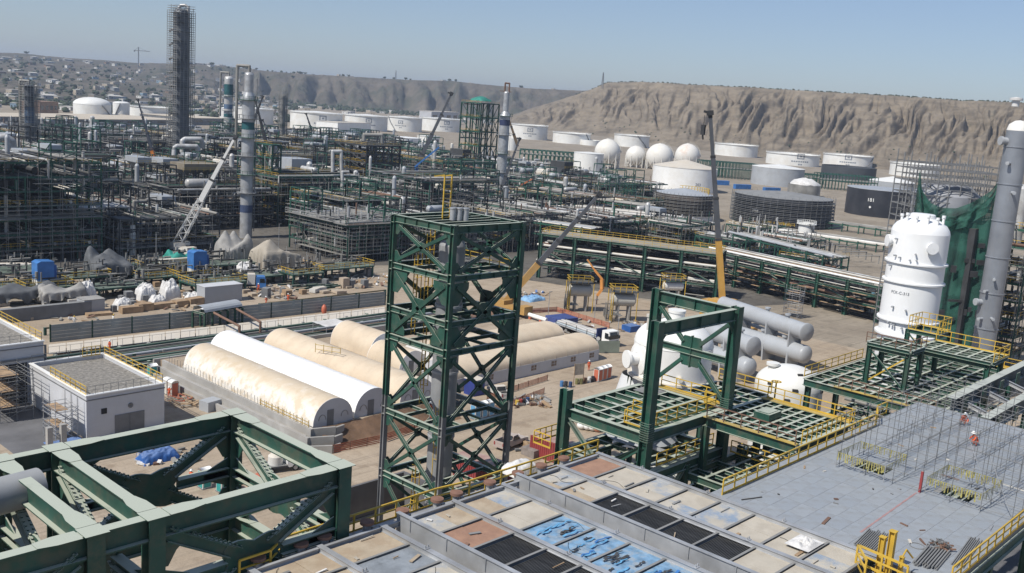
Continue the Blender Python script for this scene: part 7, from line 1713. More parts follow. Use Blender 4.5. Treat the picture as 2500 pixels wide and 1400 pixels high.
def tubes(name, label, cx, cy, n, L_, ang, r=.04, lay=2, m=None):
    t = thing(name, label, 'steel pipes', (cx,cy,ZD))
    d = Vector((math.cos(ang), math.sin(ang), 0)); s = Vector((-d.y, d.x, 0))
    for k in range(lay):
        for i in range(n-k):
            c = Vector((cx,cy,ZD+r+k*r*1.75))+s*((i-(n-k)/2)*r*2.6)+d*rnd.uniform(-.35,.35); f = M(); f.tube(c-d*L_/2, c+d*L_/2, r, 6); obj('pipe', f, m or GREY, t)
tubes('pipe_stack', 'stack of grey scaffold pipes beside the cooler edge on the deck', 55.6, 20.9, 12, 2.9, .12, .045, 2)
tubes('pipe_stack', 'bundle of grey pipes right of the yellow posts on the deck', 56.2, 17.6, 9, 3.0, .1, .06, 2)
tubes('pipe_stack', 'loose long grey pipes spread by the right deck railing', 58.8, 16.5, 7, 5.0, .12, .04, 1)
f = M(); n = 30
for i in range(n): a = 2*math.pi*i/n; a2 = 2*math.pi*(i+1)/n; f.tube((57.2+.42*math.cos(a),18.75+.42*math.sin(a),ZD+.03),(57.2+.42*math.cos(a2),18.75+.42*math.sin(a2),ZD+.03), .025, 5)
solo('hose_coil', f, GREY, 'thin coil of hose lying flat on the deck', 'hose', (57.2,18.75,ZD))
t = thing('scrap_heap', 'dark heap of clamps and netting piled on the deck', 'scrap heap', (58,17.8,ZD))
for i in range(46):
    f = M(); c = Vector((58+rnd.gauss(0,.38),17.7+rnd.gauss(0,.3),ZD+.05)); c.z += max(0,.5-.7*((c.x-58)**2+(c.y-17.7)**2)**.5); d = Vector((rnd.uniform(-1,1),rnd.uniform(-1,1),rnd.uniform(-.4,.4)))*.28
    f.bar(c-d, c+d, .1,.08); obj('clamp', f, rnd.choice((DARK,PIPER,GREY)), t)
for i, (x, y, h, w) in enumerate(((52.6,18.6,2.3,.34),(52.3,19.0,1.9,.3),(52.2,17.8,1.2,.22))):
    t = thing('yellow_post', ['tallest yellow post at the near corner of the deck','second yellow post at the near corner of the deck','short yellow post with a hooked arm at the near deck corner'][i], 'post', (x,y,ZD-1))
    f = M(); f.ibeam((x,y,ZD-1),(x,y,ZD+h), w,w,(0,1,0),.04); obj('stem', f, YEL, t); f = M(); f.box(x-w*.6,x+w*.6,y-w*.6,y+w*.6,ZD+h,ZD+h+.04); obj('cap_plate', f, YEL, t)
    if i == 2: f = M(); f.pipe([(x,y,ZD+h),(x+.5,y,ZD+h+.3),(x+1.1,y-.2,ZD+h-.3)], .05, 6); obj('arm', f, YEL, t)
railing('corner_railing', 'yellow railing wrapping the near corner between cooler and deck', [(51.6,17.2,ZD),(52.0,20.2,ZD),(50.4,19.0,ZD)], r=.05)
t = thing('deck_litter', 'small clamps, boards and bags scattered over the grey deck', 'litter', (70,22,ZD))
for i in range(28):
    x = rnd.uniform(54.5,86); y = rnd.uniform(16.2,29.6); a = rnd.uniform(0,3); L_ = rnd.uniform(.1,.55) if i % 5 else rnd.uniform(.8,1.8); f = M(); f.bar((x,y,ZD+.04),(x+L_*math.cos(a),y+L_*math.sin(a),ZD+.04), rnd.uniform(.04,.2),.06); obj('scrap_piece', f, rnd.choice((GREY,DARK,PIPER,TIMBER,GALV,OFFW)), t)
# long dusty girders at the right of the deck
t = thing('long_girder', 'pair of long dusty steel girders running off to the right behind the deck', 'girder', (100,28,19))
for k, (y, z) in enumerate(((28.2,21.0),(25.2,20.0))):
    f = M(); f.ibeam((88.9,y,z-.7),(135,y+.5,z-.7), .8,1.4,(0,0,1),.08); obj('girder', f, mat('dusty_grey_girder_%d' % k, (.10,.115,.115), .6, 0, .3, .5, dust=.9, dcol=(.46,.48,.43)), t)
    for i in range(7):
        x = 91.5+i*5; f = M(); f.poly([(x-.5,y-.42,z-.3),(x+.5,y-.42,z-.3),(x+.7,y-.42,z-1.6),(x-.7,y-.42,z-1.6)], .05, (0,1,0)); obj('gusset_plate', f, GREEN, t)
for i in range(6): x = 92+i*6; f = M(); f.ibeam((x,24.9,19.2),(x,28.6,20.2), .3,.4); obj('tie_beam', f, GALV, t)
for i in range(3): x = 93+i*14; f = M(); f.ibeam((x,26.6,2),(x,26.6,18.6), .6,.6,(0,1,0)); obj('column', f, GREEN, t)
# ------------------------------------------------------------------ green platforms on the right
def platform(name, label, x0, x1, y0, y1, z, nx, ny, h=.55, m=None, cols=(), zb=4, jw=.2, mainw=.32, kick=(), skip=None, cat='platform'):
    m = m or GREEND; t = thing(name, label, cat, ((x0+x1)/2,(y0+y1)/2,z))
    for (a, b_) in (((x0,y0),(x1,y0)),((x0,y1),(x1,y1)),((x0,y0),(x0,y1)),((x1,y0),(x1,y1))):
        e = (Vector((*b_,0))-Vector((*a,0))).normalized()*mainw*.5
        f = M(); f.ibeam(Vector((*a,z-h/2))+e, Vector((*b_,z-h/2))-e, mainw, h, (0,0,1), .04); obj('edge_beam', f, m, t)
    for k in range(1, ny):
        y = y0+(y1-y0)*k/ny; f = M(); f.ibeam((x0+.05,y,z-h*.3),(x1-.05,y,z-h*.3), jw*1.25, h*.55,(0,0,1),.03); obj('joist', f, m, t)
    for k in range(1, nx):
        x = x0+(x1-x0)*k/nx
        for j in range(ny):
            ya = y0+(y1-y0)*j/ny+.1; yb = y0+(y1-y0)*(j+1)/ny-.1
            if skip and rnd.random() < skip: continue
            f = M(); f.ibeam((x,ya,z-h*.28),(x,yb,z-h*.28), jw, h*.45,(0,0,1),.025); obj('cross_joist', f, m, t)
    for (x, y) in cols: f = M(); f.ibeam((x,y,zb),(x,y,z-h), .5,.5,(0,1,0),.05); obj('column', f, m, t)
    for (a, b_) in kick: f = M(); f.bar((*a,z+.06),(*b_,z+.06), .5,.06); obj('walkway_strip', f, mat_ykick, t)
    return t
mat_ykick = mat('yellow_walkway_paint', (.46,.33,.08), .6, 0, .2, .6, stain=(.35,.30,.18), samt=.6)
A_, B_, C_, D_ = (60.0,40.4), (71.2,40.3), (71.4,48.4), (59.6,48.2)
pt = thing('portal_structure', 'tall green portal frame rising above the right platforms', 'steel frame', (65.5,44,6))
for nm, p, zt in (('a',A_,28.75),('b',B_,28.75),('c',C_,28.75),('d',D_,21.6)):
    f = M(); f.ibeam((*p,4),(*p,zt), .78,.78,(0,1,0),.07); obj('column', f, GREEN, pt)
    f = M()
    for k in range(9): f.box(p[0]-.41,p[0]+.41,p[1]-.43,p[1]-.395,19.4+k*.18,19.4+k*.18+.07); f.box(p[0]-.43,p[0]-.395,p[1]-.41,p[1]+.41,19.4+k*.18,19.4+k*.18+.07)
    if zt > 25: obj('bolt_rows', f, GREEN, pt, 'stuff')
for p, q in ((A_,B_),(B_,C_)):
    e = (Vector((*q,0))-Vector((*p,0))).normalized()*.4
    f = M(); f.ibeam(Vector((*p,28.1))+e, Vector((*q,28.1))-e, .5,1.0,(0,0,1),.06); obj('top_beam', f, GREEN, pt)
    for k in (.25,.5,.75): c = Vector((*p,28.1))+(Vector((*q,28.1))-Vector((*p,28.1)))*k; f = M(); f.bar(c-Vector((0,0,.45)), c+Vector((0,0,.45)), .44,.03, e); obj('web_stiffener', f, GREEN, pt)
    for o, d in ((p,e),(q,-e)):
        c = Vector((*o,27.6))+d; n = e.cross(Vector((0,0,1))); d = d.normalized()
        f = M(); f.poly([c, c+d*.9, c+d*.35-Vector((0,0,.55)), c-Vector((0,0,1.2))], .07, n); obj('gusset_plate', f, GREEN, pt)
f = M(); f.ibeam((71.3,48.0,24.0),(71.2,40.7,24.0), .4,.6,(0,0,1),.05); obj('mid_beam', f, GREEN, pt)
cc = Vector((71.25,44.3,24.0))
f = M(); f.poly([cc+Vector((0,dy,dz)) for dy, dz in ((-1.05,.85),(-.8,1.3),(.8,1.3),(1.05,.85),(1.05,-.85),(.8,-1.3),(-.8,-1.3),(-1.05,-.85))], .09, (1,0,0)); obj('gusset_plate', f, GREEN, pt)
f = M(); f.box(71.1,71.4,44.25,44.35,22.6,25.4); obj('gusset_rib', f, GREEN, pt)
for dy, zz in ((3.6,27.3),(-3.6,27.3),(3.6,20.5),(-3.6,20.5)):
    d = (Vector((71.25,44.3+dy,zz))-cc).normalized(); f = M(); f.ibeam(cc+d*1.1, Vector((71.25,44.3+dy,zz)), .3,.32,(1,0,0),.04); obj('brace', f, GREEN, pt)
# main platform, lower levels
t = platform('open_platform', 'green open beam platform inside the portal frame', 59.9,71.1,40.5,48.9,20.0,8,3,.9, GREEN, mainw=.5)
f = M(); f.ibeam((60.2,44.5,19.45),(71,44.5,19.45), .45,.8,(0,0,1),.05); obj('main_beam', f, GREEN, t)
f = M(); f.box(68.8,71.0,46.2,48.2,19.96,20.0); obj('deck_sheet', f, GREY, t)
railing('platform_railing', 'yellow railing along the front of the portal platform', [(60.6,43.0,20.05),(60.6,41.0,20.05),(70.6,41.0,20.05),(70.8,42.2,20.05)])
railing('platform_railing', 'yellow railing with a yellow kick plate at the back of the portal platform', [(71.9,47.4,20.05),(71.9,41.2,20.05)])
obj('walkway_strip', M().box(71.6,72.3,41.0,47.6,19.93,20.02), mat_ykick, t)
railing('platform_railing', 'short yellow railing around the gap beside the near portal column', [(61.2,43.2,20.05),(63.3,43.2,20.05),(63.3,44.2,20.05)])
t = platform('open_platform', 'lower green platform under the portal frame', 60.4,71.0,40.7,48.2,16.6,6,4,.7, GREEN, mainw=.45, skip=.15)
t = platform('open_platform', 'lowest green platform deep below the portal frame', 58,78,33,48.5,12.0,9,6,.6, GREEN, mainw=.4, skip=.2)
railing('platform_railing', 'yellow railing on the lower portal platform', [(62.5,40.9,16.65),(70.7,40.9,16.65)])
railing('platform_railing', 'yellow railing at the left foot of the portal frame', [(58.6,48.6,16.6),(58.6,50.4,16.6),(61.5,50.4,16.6)], sp=.8)
for (p, q) in (((60.0,40.6,18.9),(60.0,44.3,15.9)),((71.2,40.5,15.9),(71.2,44.5,12.2)),((59.7,47.9,19.2),(59.9,44.6,16.2)),((62,40.4,12),(66,40.4,16.2)),((70,40.4,12),(66,40.4,16.2))):
    f = M(); f.ibeam(p, q, .3,.32); obj('brace', f, GREEN, pt)
for p, q in ((A_,D_),(A_,B_),(B_,C_)):
    for z in (16.2, 11.6): f = M(); f.ibeam((*p,z),(*q,z), .42,.75,(0,0,1),.05); obj('tie_beam', f, GREEN, pt)
for x, y in ((66,40.4),(66,48.3),(74,34),(74,40)): f = M(); f.ibeam((x,y,4),(x,y,16.2), .5,.5,(0,1,0)); obj('column', f, GREEN, pt)
# white cone vessels seen through the platform floors
def cone_vessel(c, z, s, label):
    t = thing('cone_hopper', label, 'hopper', (*c,z))
    f = M(); f.lathe((*c,z), [[(0,2.3*s),(.9*s,2.2*s),(1.5*s,1.9*s)],[(1.5*s,1.9*s),(1.7*s,1.0*s)]], 24); obj('top_shell', f, WHITEB, t)
    f = M(); f.lathe((*c,z), [[(1.7*s,1.0*s),(3.0*s,0)],[(3.0*s,0),(0,-.2)]], 24); obj('cone_skirt', f, GREYV, t)
cone_vessel((66.3,45.2), 17.2, 1.0, 'white and grey conical hopper under the portal platform floor')
cone_vessel((65.4,42.3), 13.2, .95, 'lower conical hopper glimpsed below the portal platform')
# gridded platforms right of the portal
t = platform('open_platform', 'green gridded platform with yellow edges next to the plate deck', 67.6,76.6,31.9,40.0,20.0,8,8,.75, None, ((67.7,32),(76.5,32),(67.7,39.9),(76.5,39.9),(72,32)), kick=(((67.6,40.1),(67.6,31.9)),((76.7,31.9),(76.7,40.0))))
f = M(); f.box(71.0,73.0,36.2,37.6,20.0,20.55); f.box(71.2,72.8,36.4,37.4,20.55,20.6); solo('steel_crate', f, GREEN, 'small green steel crate on the gridded platform', 'crate', (72,37,20))
railing('platform_railing', 'rusty brown railing along the near left edge of the gridded platform', [(67.4,39.8,20.1),(67.4,32.0,20.1)], m=PIPER, toe=False)
railing('platform_railing', 'yellow railing along the far edge of the gridded platform', [(76.9,39.6,20.1),(76.9,31.9,20.1)])
railing('platform_railing', 'closely posted yellow railing on the deck side of the gridded platform', [(67.8,31.7,20.1),(76.9,31.7,20.1)], sp=.8, toe=False)
t = platform('open_platform', 'small green platform between portal frame and gridded platform', 71.8,78.5,40.3,45.6,19.9,5,4,.7)
railing('platform_railing', 'yellow railing behind the small platform beside the portal', [(78.6,45.6,20),(78.6,40.2,20)])
t = platform('open_platform', 'lower green platform below the gridded platform', 66,78,32.2,40.2,15.6,8,5,.6, GREEN, skip=.3)
railing('platform_railing', 'yellow railing on the lower level below the gridded platform', [(73,40.4,15.7),(73,34,15.7)])
t = platform('open_platform', 'bottom green platform deep under the gridded platform', 62,86,30.6,40,10.5,10,5,.5, GREEN, skip=.3)
hw = thing('hand_wheel', 'yellow hand wheel valve standing on the gridded platform', 'valve', (77.4,39.2,20))
f = M(); f.tube((77.4,39.2,20),(77.4,39.2,21.6), .08, 6); obj('spindle', f, YEL, hw); f = M()
for k in range(12): a = k*math.pi/6; f.bar((77.4+.42*math.cos(a),39.2+.42*math.sin(a),21.6),(77.4+.42*math.cos(a+.52),39.2+.42*math.sin(a+.52),21.6), .06,.06); 
for k in range(3): a = k*math.pi/3; f.bar((77.4-.42*math.cos(a),39.2-.42*math.sin(a),21.6),(77.4+.42*math.cos(a),39.2+.42*math.sin(a),21.6), .04,.04)
obj('wheel', f, YEL, hw)
# the wide green deck farther right with its column towers
t = platform('open_deck', 'wide green open deck with yellow walkways at the right', 93.5,120,30.8,44.4,18.0,14,8,.7, None, ((94,31.2),(94,44),(101,31),(101,44),(108,31),(108,44),(116,31),(116,44)), kick=(((93.5,41),(93.5,31)),((119.5,44.4),(119.5,31))))
railing('deck_edge_railing', 'rusty railing along the near left edge of the wide green deck', [(93.3,40.5,18.1),(93.3,30.9,18.1)], m=PIPER, toe=False)
railing('deck_edge_railing', 'yellow railing along the back of the wide green deck', [(119.8,44.4,18.1),(119.8,31,18.1)], sp=2)
railing('deck_edge_railing', 'yellow railing at the left corner of the wide green deck', [(94,44.6,18.1),(108,44.6,18.1)], sp=1.6)
def tower4(label, xs, ys, z0, z1, m=GREEN, brace=True):
    t = thing('column_tower', label, 'steel frame', (sum(xs)/2,sum(ys)/2,z0))
    for x in xs:
        for y in ys: f = M(); f.ibeam((x,y,z0),(x,y,z1), .45,.45,(0,1,0),.05); obj('column', f, m, t)
    for z in (z1-.2,):
        for a, b_ in (((xs[0],ys[0]),(xs[1],ys[0])),((xs[0],ys[1]),(xs[1],ys[1])),((xs[0],ys[0]),(xs[0],ys[1])),((xs[1],ys[0]),(xs[1],ys[1]))): f = M(); f.ibeam((*a,z),(*b_,z), .35,.45); obj('beam', f, m, t)
    if brace:
        f = M(); f.bar((xs[0],ys[0],z0),(xs[0],ys[1],z1-.4), .14,.14); obj('brace', f, m, t); f = M(); f.bar((xs[0]+.2,ys[1],z0),(xs[0]+.2,ys[0],z1-.4), .14,.14); obj('brace', f, YEL, t)
    return t
tower4('green column tower with a yellow cross brace standing on the wide green deck', (98.2,101.5), (35.9,39.9), 18.1, 22.0)
platform('upper_platform', 'small upper platform on the column tower near the white vessel', 98.0,101.8,35.6,40.2,22.3,3,3,.35)
railing('deck_edge_railing', 'brown posted railing around the small upper platform', [(97.8,40.2,22.3),(97.8,35.6,22.3),(101.8,35.6,22.3)], m=PIPER, toe=False)
tower4('green column tower carrying the raised yellow railed platform', (105.5,109.8), (30.5,37.2), 18.1, 21.0, brace=False)
platform('upper_platform', 'raised green platform with tall yellow railing right of the white vessel', 105.2,110.2,30.0,37.6,21.4,4,6,.35)
railing('deck_edge_railing', 'tall yellow railing on the raised platform right of the white vessel', [(110.3,37.6,21.4),(110.3,30.0,21.4),(105.4,30.0,21.4)], h=1.25, sp=1.6)
railing('deck_edge_railing', 'yellow railing cage beside the foot of the white vessel', [(112.5,41.6,21.6),(116.2,41.6,21.6),(116.2,38.2,21.6),(112.5,38.2,21.6),(112.5,41.6,21.6)], h=1.6, sp=.95)
tower4('green legs under the yellow railing cage', (112.5,116.2), (38.2,41.6), 18.1, 21.6)
setting('added_dark_pad', M().box(56.5,128,-30,51.5,-.02,.03), CONCD)  # dark pad added to deepen the shade below the right platforms
platform('open_platform', 'middle level beams under the wide green deck', 93,121,31,44.5,13.0,12,8,.5, GREEN, skip=.2)
platform('open_platform', 'low level beams under the wide green deck', 90,122,30.5,46,7.5,10,7,.5, GREEN, skip=.2)
platform('open_platform', 'ground level beams under the portal frame', 57,80,32,49,7.5,9,7,.5, GREEN, skip=.2)
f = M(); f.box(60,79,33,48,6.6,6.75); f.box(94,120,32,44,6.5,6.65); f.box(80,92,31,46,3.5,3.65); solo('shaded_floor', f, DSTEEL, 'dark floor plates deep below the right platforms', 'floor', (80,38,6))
# process clutter below the right platforms
pc = thing('under_deck_pipework', 'shadowed tangle of pipes and beams under the right platforms', 'pipework', (90,38,4))
f = M(); g = M()
for i in range(420):
    x = rnd.uniform(62,120); y = rnd.uniform(29,46 if x < 84 else 44); z = rnd.uniform(4, 14); L_ = rnd.uniform(2,9); r = rnd.choice((.06,.1,.15,.25))
    q = f if rnd.random() < .5 else g
    if rnd.random() < .5: q.tube((x,y,z),(x+L_,y,z), r, 5)
    elif rnd.random() < .7: q.tube((x,y,z),(x,y+L_*.6,z), r, 5)
    else: q.tube((x,y,z),(x,y,z+min(3, 15-z)), r, 5)
obj('pipes', f, GREEN, pc, 'stuff'); obj('pale_pipes', g, PIPEG, pc, 'stuff')
# ------------------------------------------------------------------ white reactor behind the portal
rc = far_at(1637, 915, 116); zb = rc.z; rr = 190/2/scale(rc)*1.02; zsh = height(1637, 836, rc)
rv = thing('reactor_vessel', 'huge white reactor vessel with a side nozzle behind the green portal frame', 'reactor vessel', (rc.x,rc.y,0))
f = M(); f.lathe((rc.x,rc.y,0), [[(rr,zb),(rr,zsh)]], 64); obj('shell', f, WHITEB, rv)
f = M(); f.lathe((rc.x,rc.y,zsh), [[(rr*math.cos(k*math.pi/24), 2.9*math.sin(k*math.pi/24)) for k in range(13)]], 64); obj('dome_head', f, WHITEB, rv)
f = M(); f.lathe((rc.x,rc.y,0), [[(rr+.02,zsh-.06),(rr+.05,zsh)],[(rr+.05,zsh),(rr+.02,zsh+.06)]], 64); obj('weld_seam', f, WHITE, rv)
f = M(); f.lathe((rc.x,rc.y,0), [[(rr,zb),(rr*.55,zb-3.4)],[(rr*.55,zb-3.4),(rr*.5,zb-9)]], 48); obj('bottom_cone', f, GREYV, rv)
f = M(); f.lathe((rc.x,rc.y,0), [[(rr+.05,zb-.15),(rr+.5,zb-.15)],[(rr+.5,zb-.15),(rr+.5,zb+.1)],[(rr+.5,zb+.1),(rr,zb+.12)]], 64); obj('support_ring', f, OFFW, rv)
u = Vector((_R.x,_R.y,0)).normalized(); w = Vector((_F.x,_F.y,0)).normalized()
def nozzle(c, d, L_, r, fl, m=WHITEB, par=rv, nm='nozzle'):
    f = M(); f.lathe(c, [[(r,0),(r,L_)],[(r,L_),(fl,L_)],[(fl,L_),(fl,L_+.3)],[(fl,L_+.3),(0,L_+.32)]], 20, d); obj(nm, f, m, par)
nz = (-u*.93-w*.35).normalized()
zn = height(1560, 865, rc)
nozzle(Vector((rc.x,rc.y,zn))+nz*(rr-.3), nz, 1.5, .75, 1.05)
f = M(); f.lathe(Vector((rc.x,rc.y,zn))+nz*(rr-.65), [[(2.05,.25),(1.9,.62)],[(1.9,.62),(.8,.8)]], 32, nz); obj('nozzle_pad', f, WHITEB, rv)
nozzle(Vector((rc.x,rc.y,zsh+2.2)), (0,0,1), 1.5, .95, 1.05, WHITE); 
for k, (a, rr_, h) in enumerate(((-1,.80,2.3),(-.72,.72,1.9),(-.52,.82,2.0),(.62,.6,1.5),(1.0,.5,1.2))):
    d = u*a*rr*.72-w*rr*.28*(1 if k < 2 else -.6); nozzle(Vector((rc.x,rc.y,zsh+.9))+d, (0,0,1), h, .26, .38, OFFW)
f = M(); f.tube(Vector((rc.x,rc.y,zn-1.2))-w*(rr-.2)+u*.3, Vector((rc.x,rc.y,zn-1.2))-w*(rr+.9)+u*.3, .28, 12); obj('small_nozzle', f, OFFW, rv)
for k in range(8): a = 2*math.pi*k/8; f = M(); f.ibeam((rc.x+rr*1.02*math.cos(a),rc.y+rr*1.02*math.sin(a),0),(rc.x+rr*1.02*math.cos(a),rc.y+rr*1.02*math.sin(a),zb-.2), .5,.5,(0,1,0)); obj('leg', f, GREEN, rv)
f = M(); c2 = rc-u*rr*.75+w*1.5; f.lathe((c2.x,c2.y,0), [[(rr*.45,zb-.6),(rr*.66,zb-4.5)],[(rr*.66,zb-4.5),(rr*.66,zb-9)]], 32); solo('grey_cone_vessel', f, mat('pale_vessel_paint', (.62,.63,.63), .5, 0, .06, .3), 'pale grey conical vessel half hidden at the left foot of the white reactor', 'vessel', (c2.x,c2.y,0))
# second white domed vessel with lifting lugs
c = far_at(1918, 1000, 121); r2 = 168/2/scale(c); zt = height(1918, 938, c)
v2 = thing('domed_vessel', 'white domed vessel with dark square lifting lugs in front of the grey exchangers', 'vessel', (c.x,c.y,0))
f = M(); f.lathe((c.x,c.y,0), [[(r2,2),(r2,zt)]], 56); obj('shell', f, WHITE, v2)
f = M(); f.lathe((c.x,c.y,zt), [[(r2*math.cos(k*math.pi/24), 2.4*math.sin(k*math.pi/24)) for k in range(13)]], 56); obj('dome_head', f, WHITE, v2)
for k, (px, py) in enumerate(((1860,917),(1912,930),(1984,948),(1931,903),(1899,953))):
    a = math.atan2(-w.y,-w.x)+(px-1918)/84*1.25; zz = height(px, py, c); rad = r2*.995 if zz < zt else r2*max(.3, math.cos(math.asin(min(.98,(zz-zt)/2.4))))
    q = Vector((c.x+rad*math.cos(a), c.y+rad*math.sin(a), zz)); n = Vector((math.cos(a),math.sin(a),0)); s = Vector((-n.y,n.x,0))
    f = M(); f.bar(q-s*.32, q+s*.32, .25,.35); obj('lifting_lug', f, DARK, v2)
f = M(); q = Vector((c.x,c.y,zt+.9))+u*r2*.75-w*.5; f.lathe(q-Vector((0,0,.6)), [[(.55,0),(.55,.9)],[(.55,.9),(0,1.9)]], 10); obj('cone_fitting', f, GREYV, v2)
q = Vector((c.x,c.y,zt+1.6))-u*r2*.55; nozzle(q-Vector((0,0,.8)), (0,0,1), 1.5, .55, .8, WHITE, v2)
# ------------------------------------------------------------------ grey heat exchangers lying in stacks
def exchanger(p0, p1, z, r, label, head='flat', seed=0):
    a = at(*p0, z); b_ = at(*p1, z); d = (b_-a).normalized(); L_ = (b_-a).length; s = Vector((-d.y,d.x,0))
    t = thing('heat_exchanger', label, 'heat exchanger', (a.x,a.y,0), 'grey heat exchangers laid down in the yard')
    f = M(); f.lathe(a, [[(r,0),(r,L_)]], 32, d); obj('shell', f, GREYV, t)
    if head == 'flat':
        f = M(); f.lathe(b_, [[(r*1.1,-.35),(r*1.1,0)],[(r*1.1,0),(r*.98,.12),(0,.2)],[(r,-.35),(r*1.1,-.35)]], 32, d); obj('end_flange', f, GREYV, t)
    else:
        f = M(); f.lathe(b_, [[(r*math.cos(k*math.pi/16), r*.55*math.sin(k*math.pi/16)) for k in range(9)]], 32, d); obj('end_head', f, GREYV, t)
    f = M(); f.lathe(a, [[(r,0),(r*.7,-.5),(0,-.7)]], 32, d); obj('rear_head', f, GREYV, t)
    for k in (.3,.62,.88):
        c = a+d*L_*k; f = M(); f.poly([c+s*r*.9-Vector((0,0,z)), c-s*r*.9-Vector((0,0,z)), c-s*r*1.02, c+s*r*1.02], .35, d); obj('saddle', f, GREYV, t)
    for k in (.78,.55): c = a+d*L_*k; nozzle(c+Vector((0,0,r-.2)), (0,0,1), .6, .35, .55, GREYV, t)
    return t
exchanger((1765,742),(1970,812),7.2,1.5,'uppermost grey heat exchanger, farthest back in the stacks')
exchanger((1745,800),(1965,866),3.0,1.7,'round headed grey heat exchanger under the uppermost one','round')
exchanger((1700,795),(1840,846),6.6,1.5,'flat ended grey heat exchanger just right of the portal frame')
exchanger((1690,848),(1828,897),2.9,1.65,'round headed grey heat exchanger lowest behind the portal frame','round')
f = M(); a = at(1790,778,4.8); b_ = at(1955,835,4.8); f.ibeam(a, b_, .5,.5); solo('support_beam', f, GREYV, 'grey finned support beam between the two rear heat exchangers', 'support beam', a)
# ------------------------------------------------------------------ tall white vessel FCK-C-313
vc = far_at(2213, 800, 138); vr = 143/2/scale(vc)
def vz(px, py): return height(px, py, vc)
z_ring3 = vz(2213, 778); z_ring2 = vz(2230, 686); z_ring1 = vz(2240, 640); z_sh = vz(2248, 567); z_top = vz(2255, 528); z_bot = vz(2185, 850)
VW = mat('white_vessel_paint', (.78,.79,.79), .42, 0, .02, .3, stain=(.68,.68,.66), samt=.4, ssc=.2)
vv = thing('tall_vessel', 'tall white vessel lettered FCK-C-313 with ring flanges at the right', 'process vessel', (vc.x,vc.y,z_bot))
f = M(); f.lathe((vc.x,vc.y,0), [[(vr,z_ring3),(vr,z_sh)]], 72); obj('shell', f, VW, vv)
f = M(); f.lathe((vc.x,vc.y,0), [[(vr*.97,z_bot-6),(vr*.97,z_ring3)]], 72); obj('skirt', f, VW, vv)
f = M(); f.lathe((vc.x,vc.y,z_sh), [[(vr,0),(vr*.96,.5),(vr*.85,1.05),(vr*.62,1.6),(vr*.45,1.85)],[(vr*.45,1.85),(vr*.42,2.3)],[(vr*.42,2.3),(vr*.38,2.38),(0,2.4)]], 72); obj('dome_head', f, VW, vv)
for z in (z_ring1, z_ring2, z_ring3): f = M(); f.lathe((vc.x,vc.y,z), [[(vr,-.12),(vr+.3,-.1)],[(vr+.3,-.1),(vr+.3,.1)],[(vr+.3,.1),(vr,.14)]], 72); obj('ring_flange', f, VW, vv)
f = M(); f.lathe((vc.x,vc.y,z_bot+2.2), [[(vr*.97,-.1),(vr+.35,-.1)],[(vr+.35,-.1),(vr+.35,.15)],[(vr+.35,.15),(vr*.97,.2)]], 72); obj('base_ring', f, VW, vv)
a0 = math.atan2(-vc.y,-vc.x)
for k in range(7): a = a0-1.3+k*.52; nozzle(Vector((vc.x+vr*.72*math.cos(a),vc.y+vr*.72*math.sin(a),z_sh+.9)), (0,0,1), 1.0+.25*(k%2), .16, .24, VW, vv)
for (da, py, r) in ((.42,596,.75),(-1.15,592,.8)):
    a = a0+da; n = Vector((math.cos(a),math.sin(a),0)); nozzle(Vector((vc.x,vc.y,vz(2240,py)))+n*(vr-.2), n, .55, r*.75, r, VW, vv)
for (da, py) in ((-.75,622),(-.55,625),(-.2,628),(0.0,640-14),(-.05,612),(-.55,745),(-.1,748),(-.8,582),(-.9,648),(-.62,784),(-.5,786),(-.42,788),(-.15,792)):
    a = a0+da; n = Vector((math.cos(a),math.sin(a),0)); nozzle(Vector((vc.x,vc.y,vz(2225,py)))+n*(vr-.1), n, .28, .08, .12, GREYV, vv, 'small_nozzle')
f = M(); wrap(f, text_shape('FCK-C-313', .52), (vc.x,vc.y), vr, a0-.40, vz(2198,707)); obj('painted_letters', f, PRINT, vv)
# ------------------------------------------------------------------ tall grey column at the right edge
c = far_at(2402, 835, 150); rr2 = 58/2/scale(c); zt = height(2488, 320, c)
cl = thing('grey_column', 'tall shiny grey column at the right edge', 'process column', (c.x,c.y,0))
GC = mat('steel_column_cladding', (.27,.29,.32), .34, .4, .15, .4, stain=(.30,.31,.33), samt=.4)
f = M(); f.lathe((c.x,c.y,0), [[(rr2,0),(rr2,zt)]], 48); obj('shell', f, GC, cl)
f = M(); f.lathe((c.x,c.y,zt), [[(rr2,0),(rr2*.85,.8),(rr2*.4,1.3),(0,1.4)]], 48); obj('dome_head', f, WHITE, cl)
for k in range(6): z = c.z+2+k*5; f = M(); f.lathe((c.x,c.y,z), [[(rr2,-.08),(rr2+.1,-.06)],[(rr2+.1,-.06),(rr2+.1,.06)],[(rr2+.1,.06),(rr2,.08)]], 48); obj('insulation_ring', f, GC, cl)
for (da, z, r) in ((-1.0,height(2460,345,c),.6),(-.3,height(2480,400,c),.25),(.3,height(2475,470,c),.25),(-.9,height(2415,738,c),.5),(-.4,height(2430,710,c),.2),(0,height(2440,680,c),.2),(.3,height(2430,775,c),.22),(-.5,height(2400,775,c),.22)):
    a = math.atan2(-c.y,-c.x)+da; n = Vector((math.cos(a),math.sin(a),0)); nozzle(Vector((c.x,c.y,z))+n*(rr2-.1), n, .7, r*.8, r, GREYV, cl)
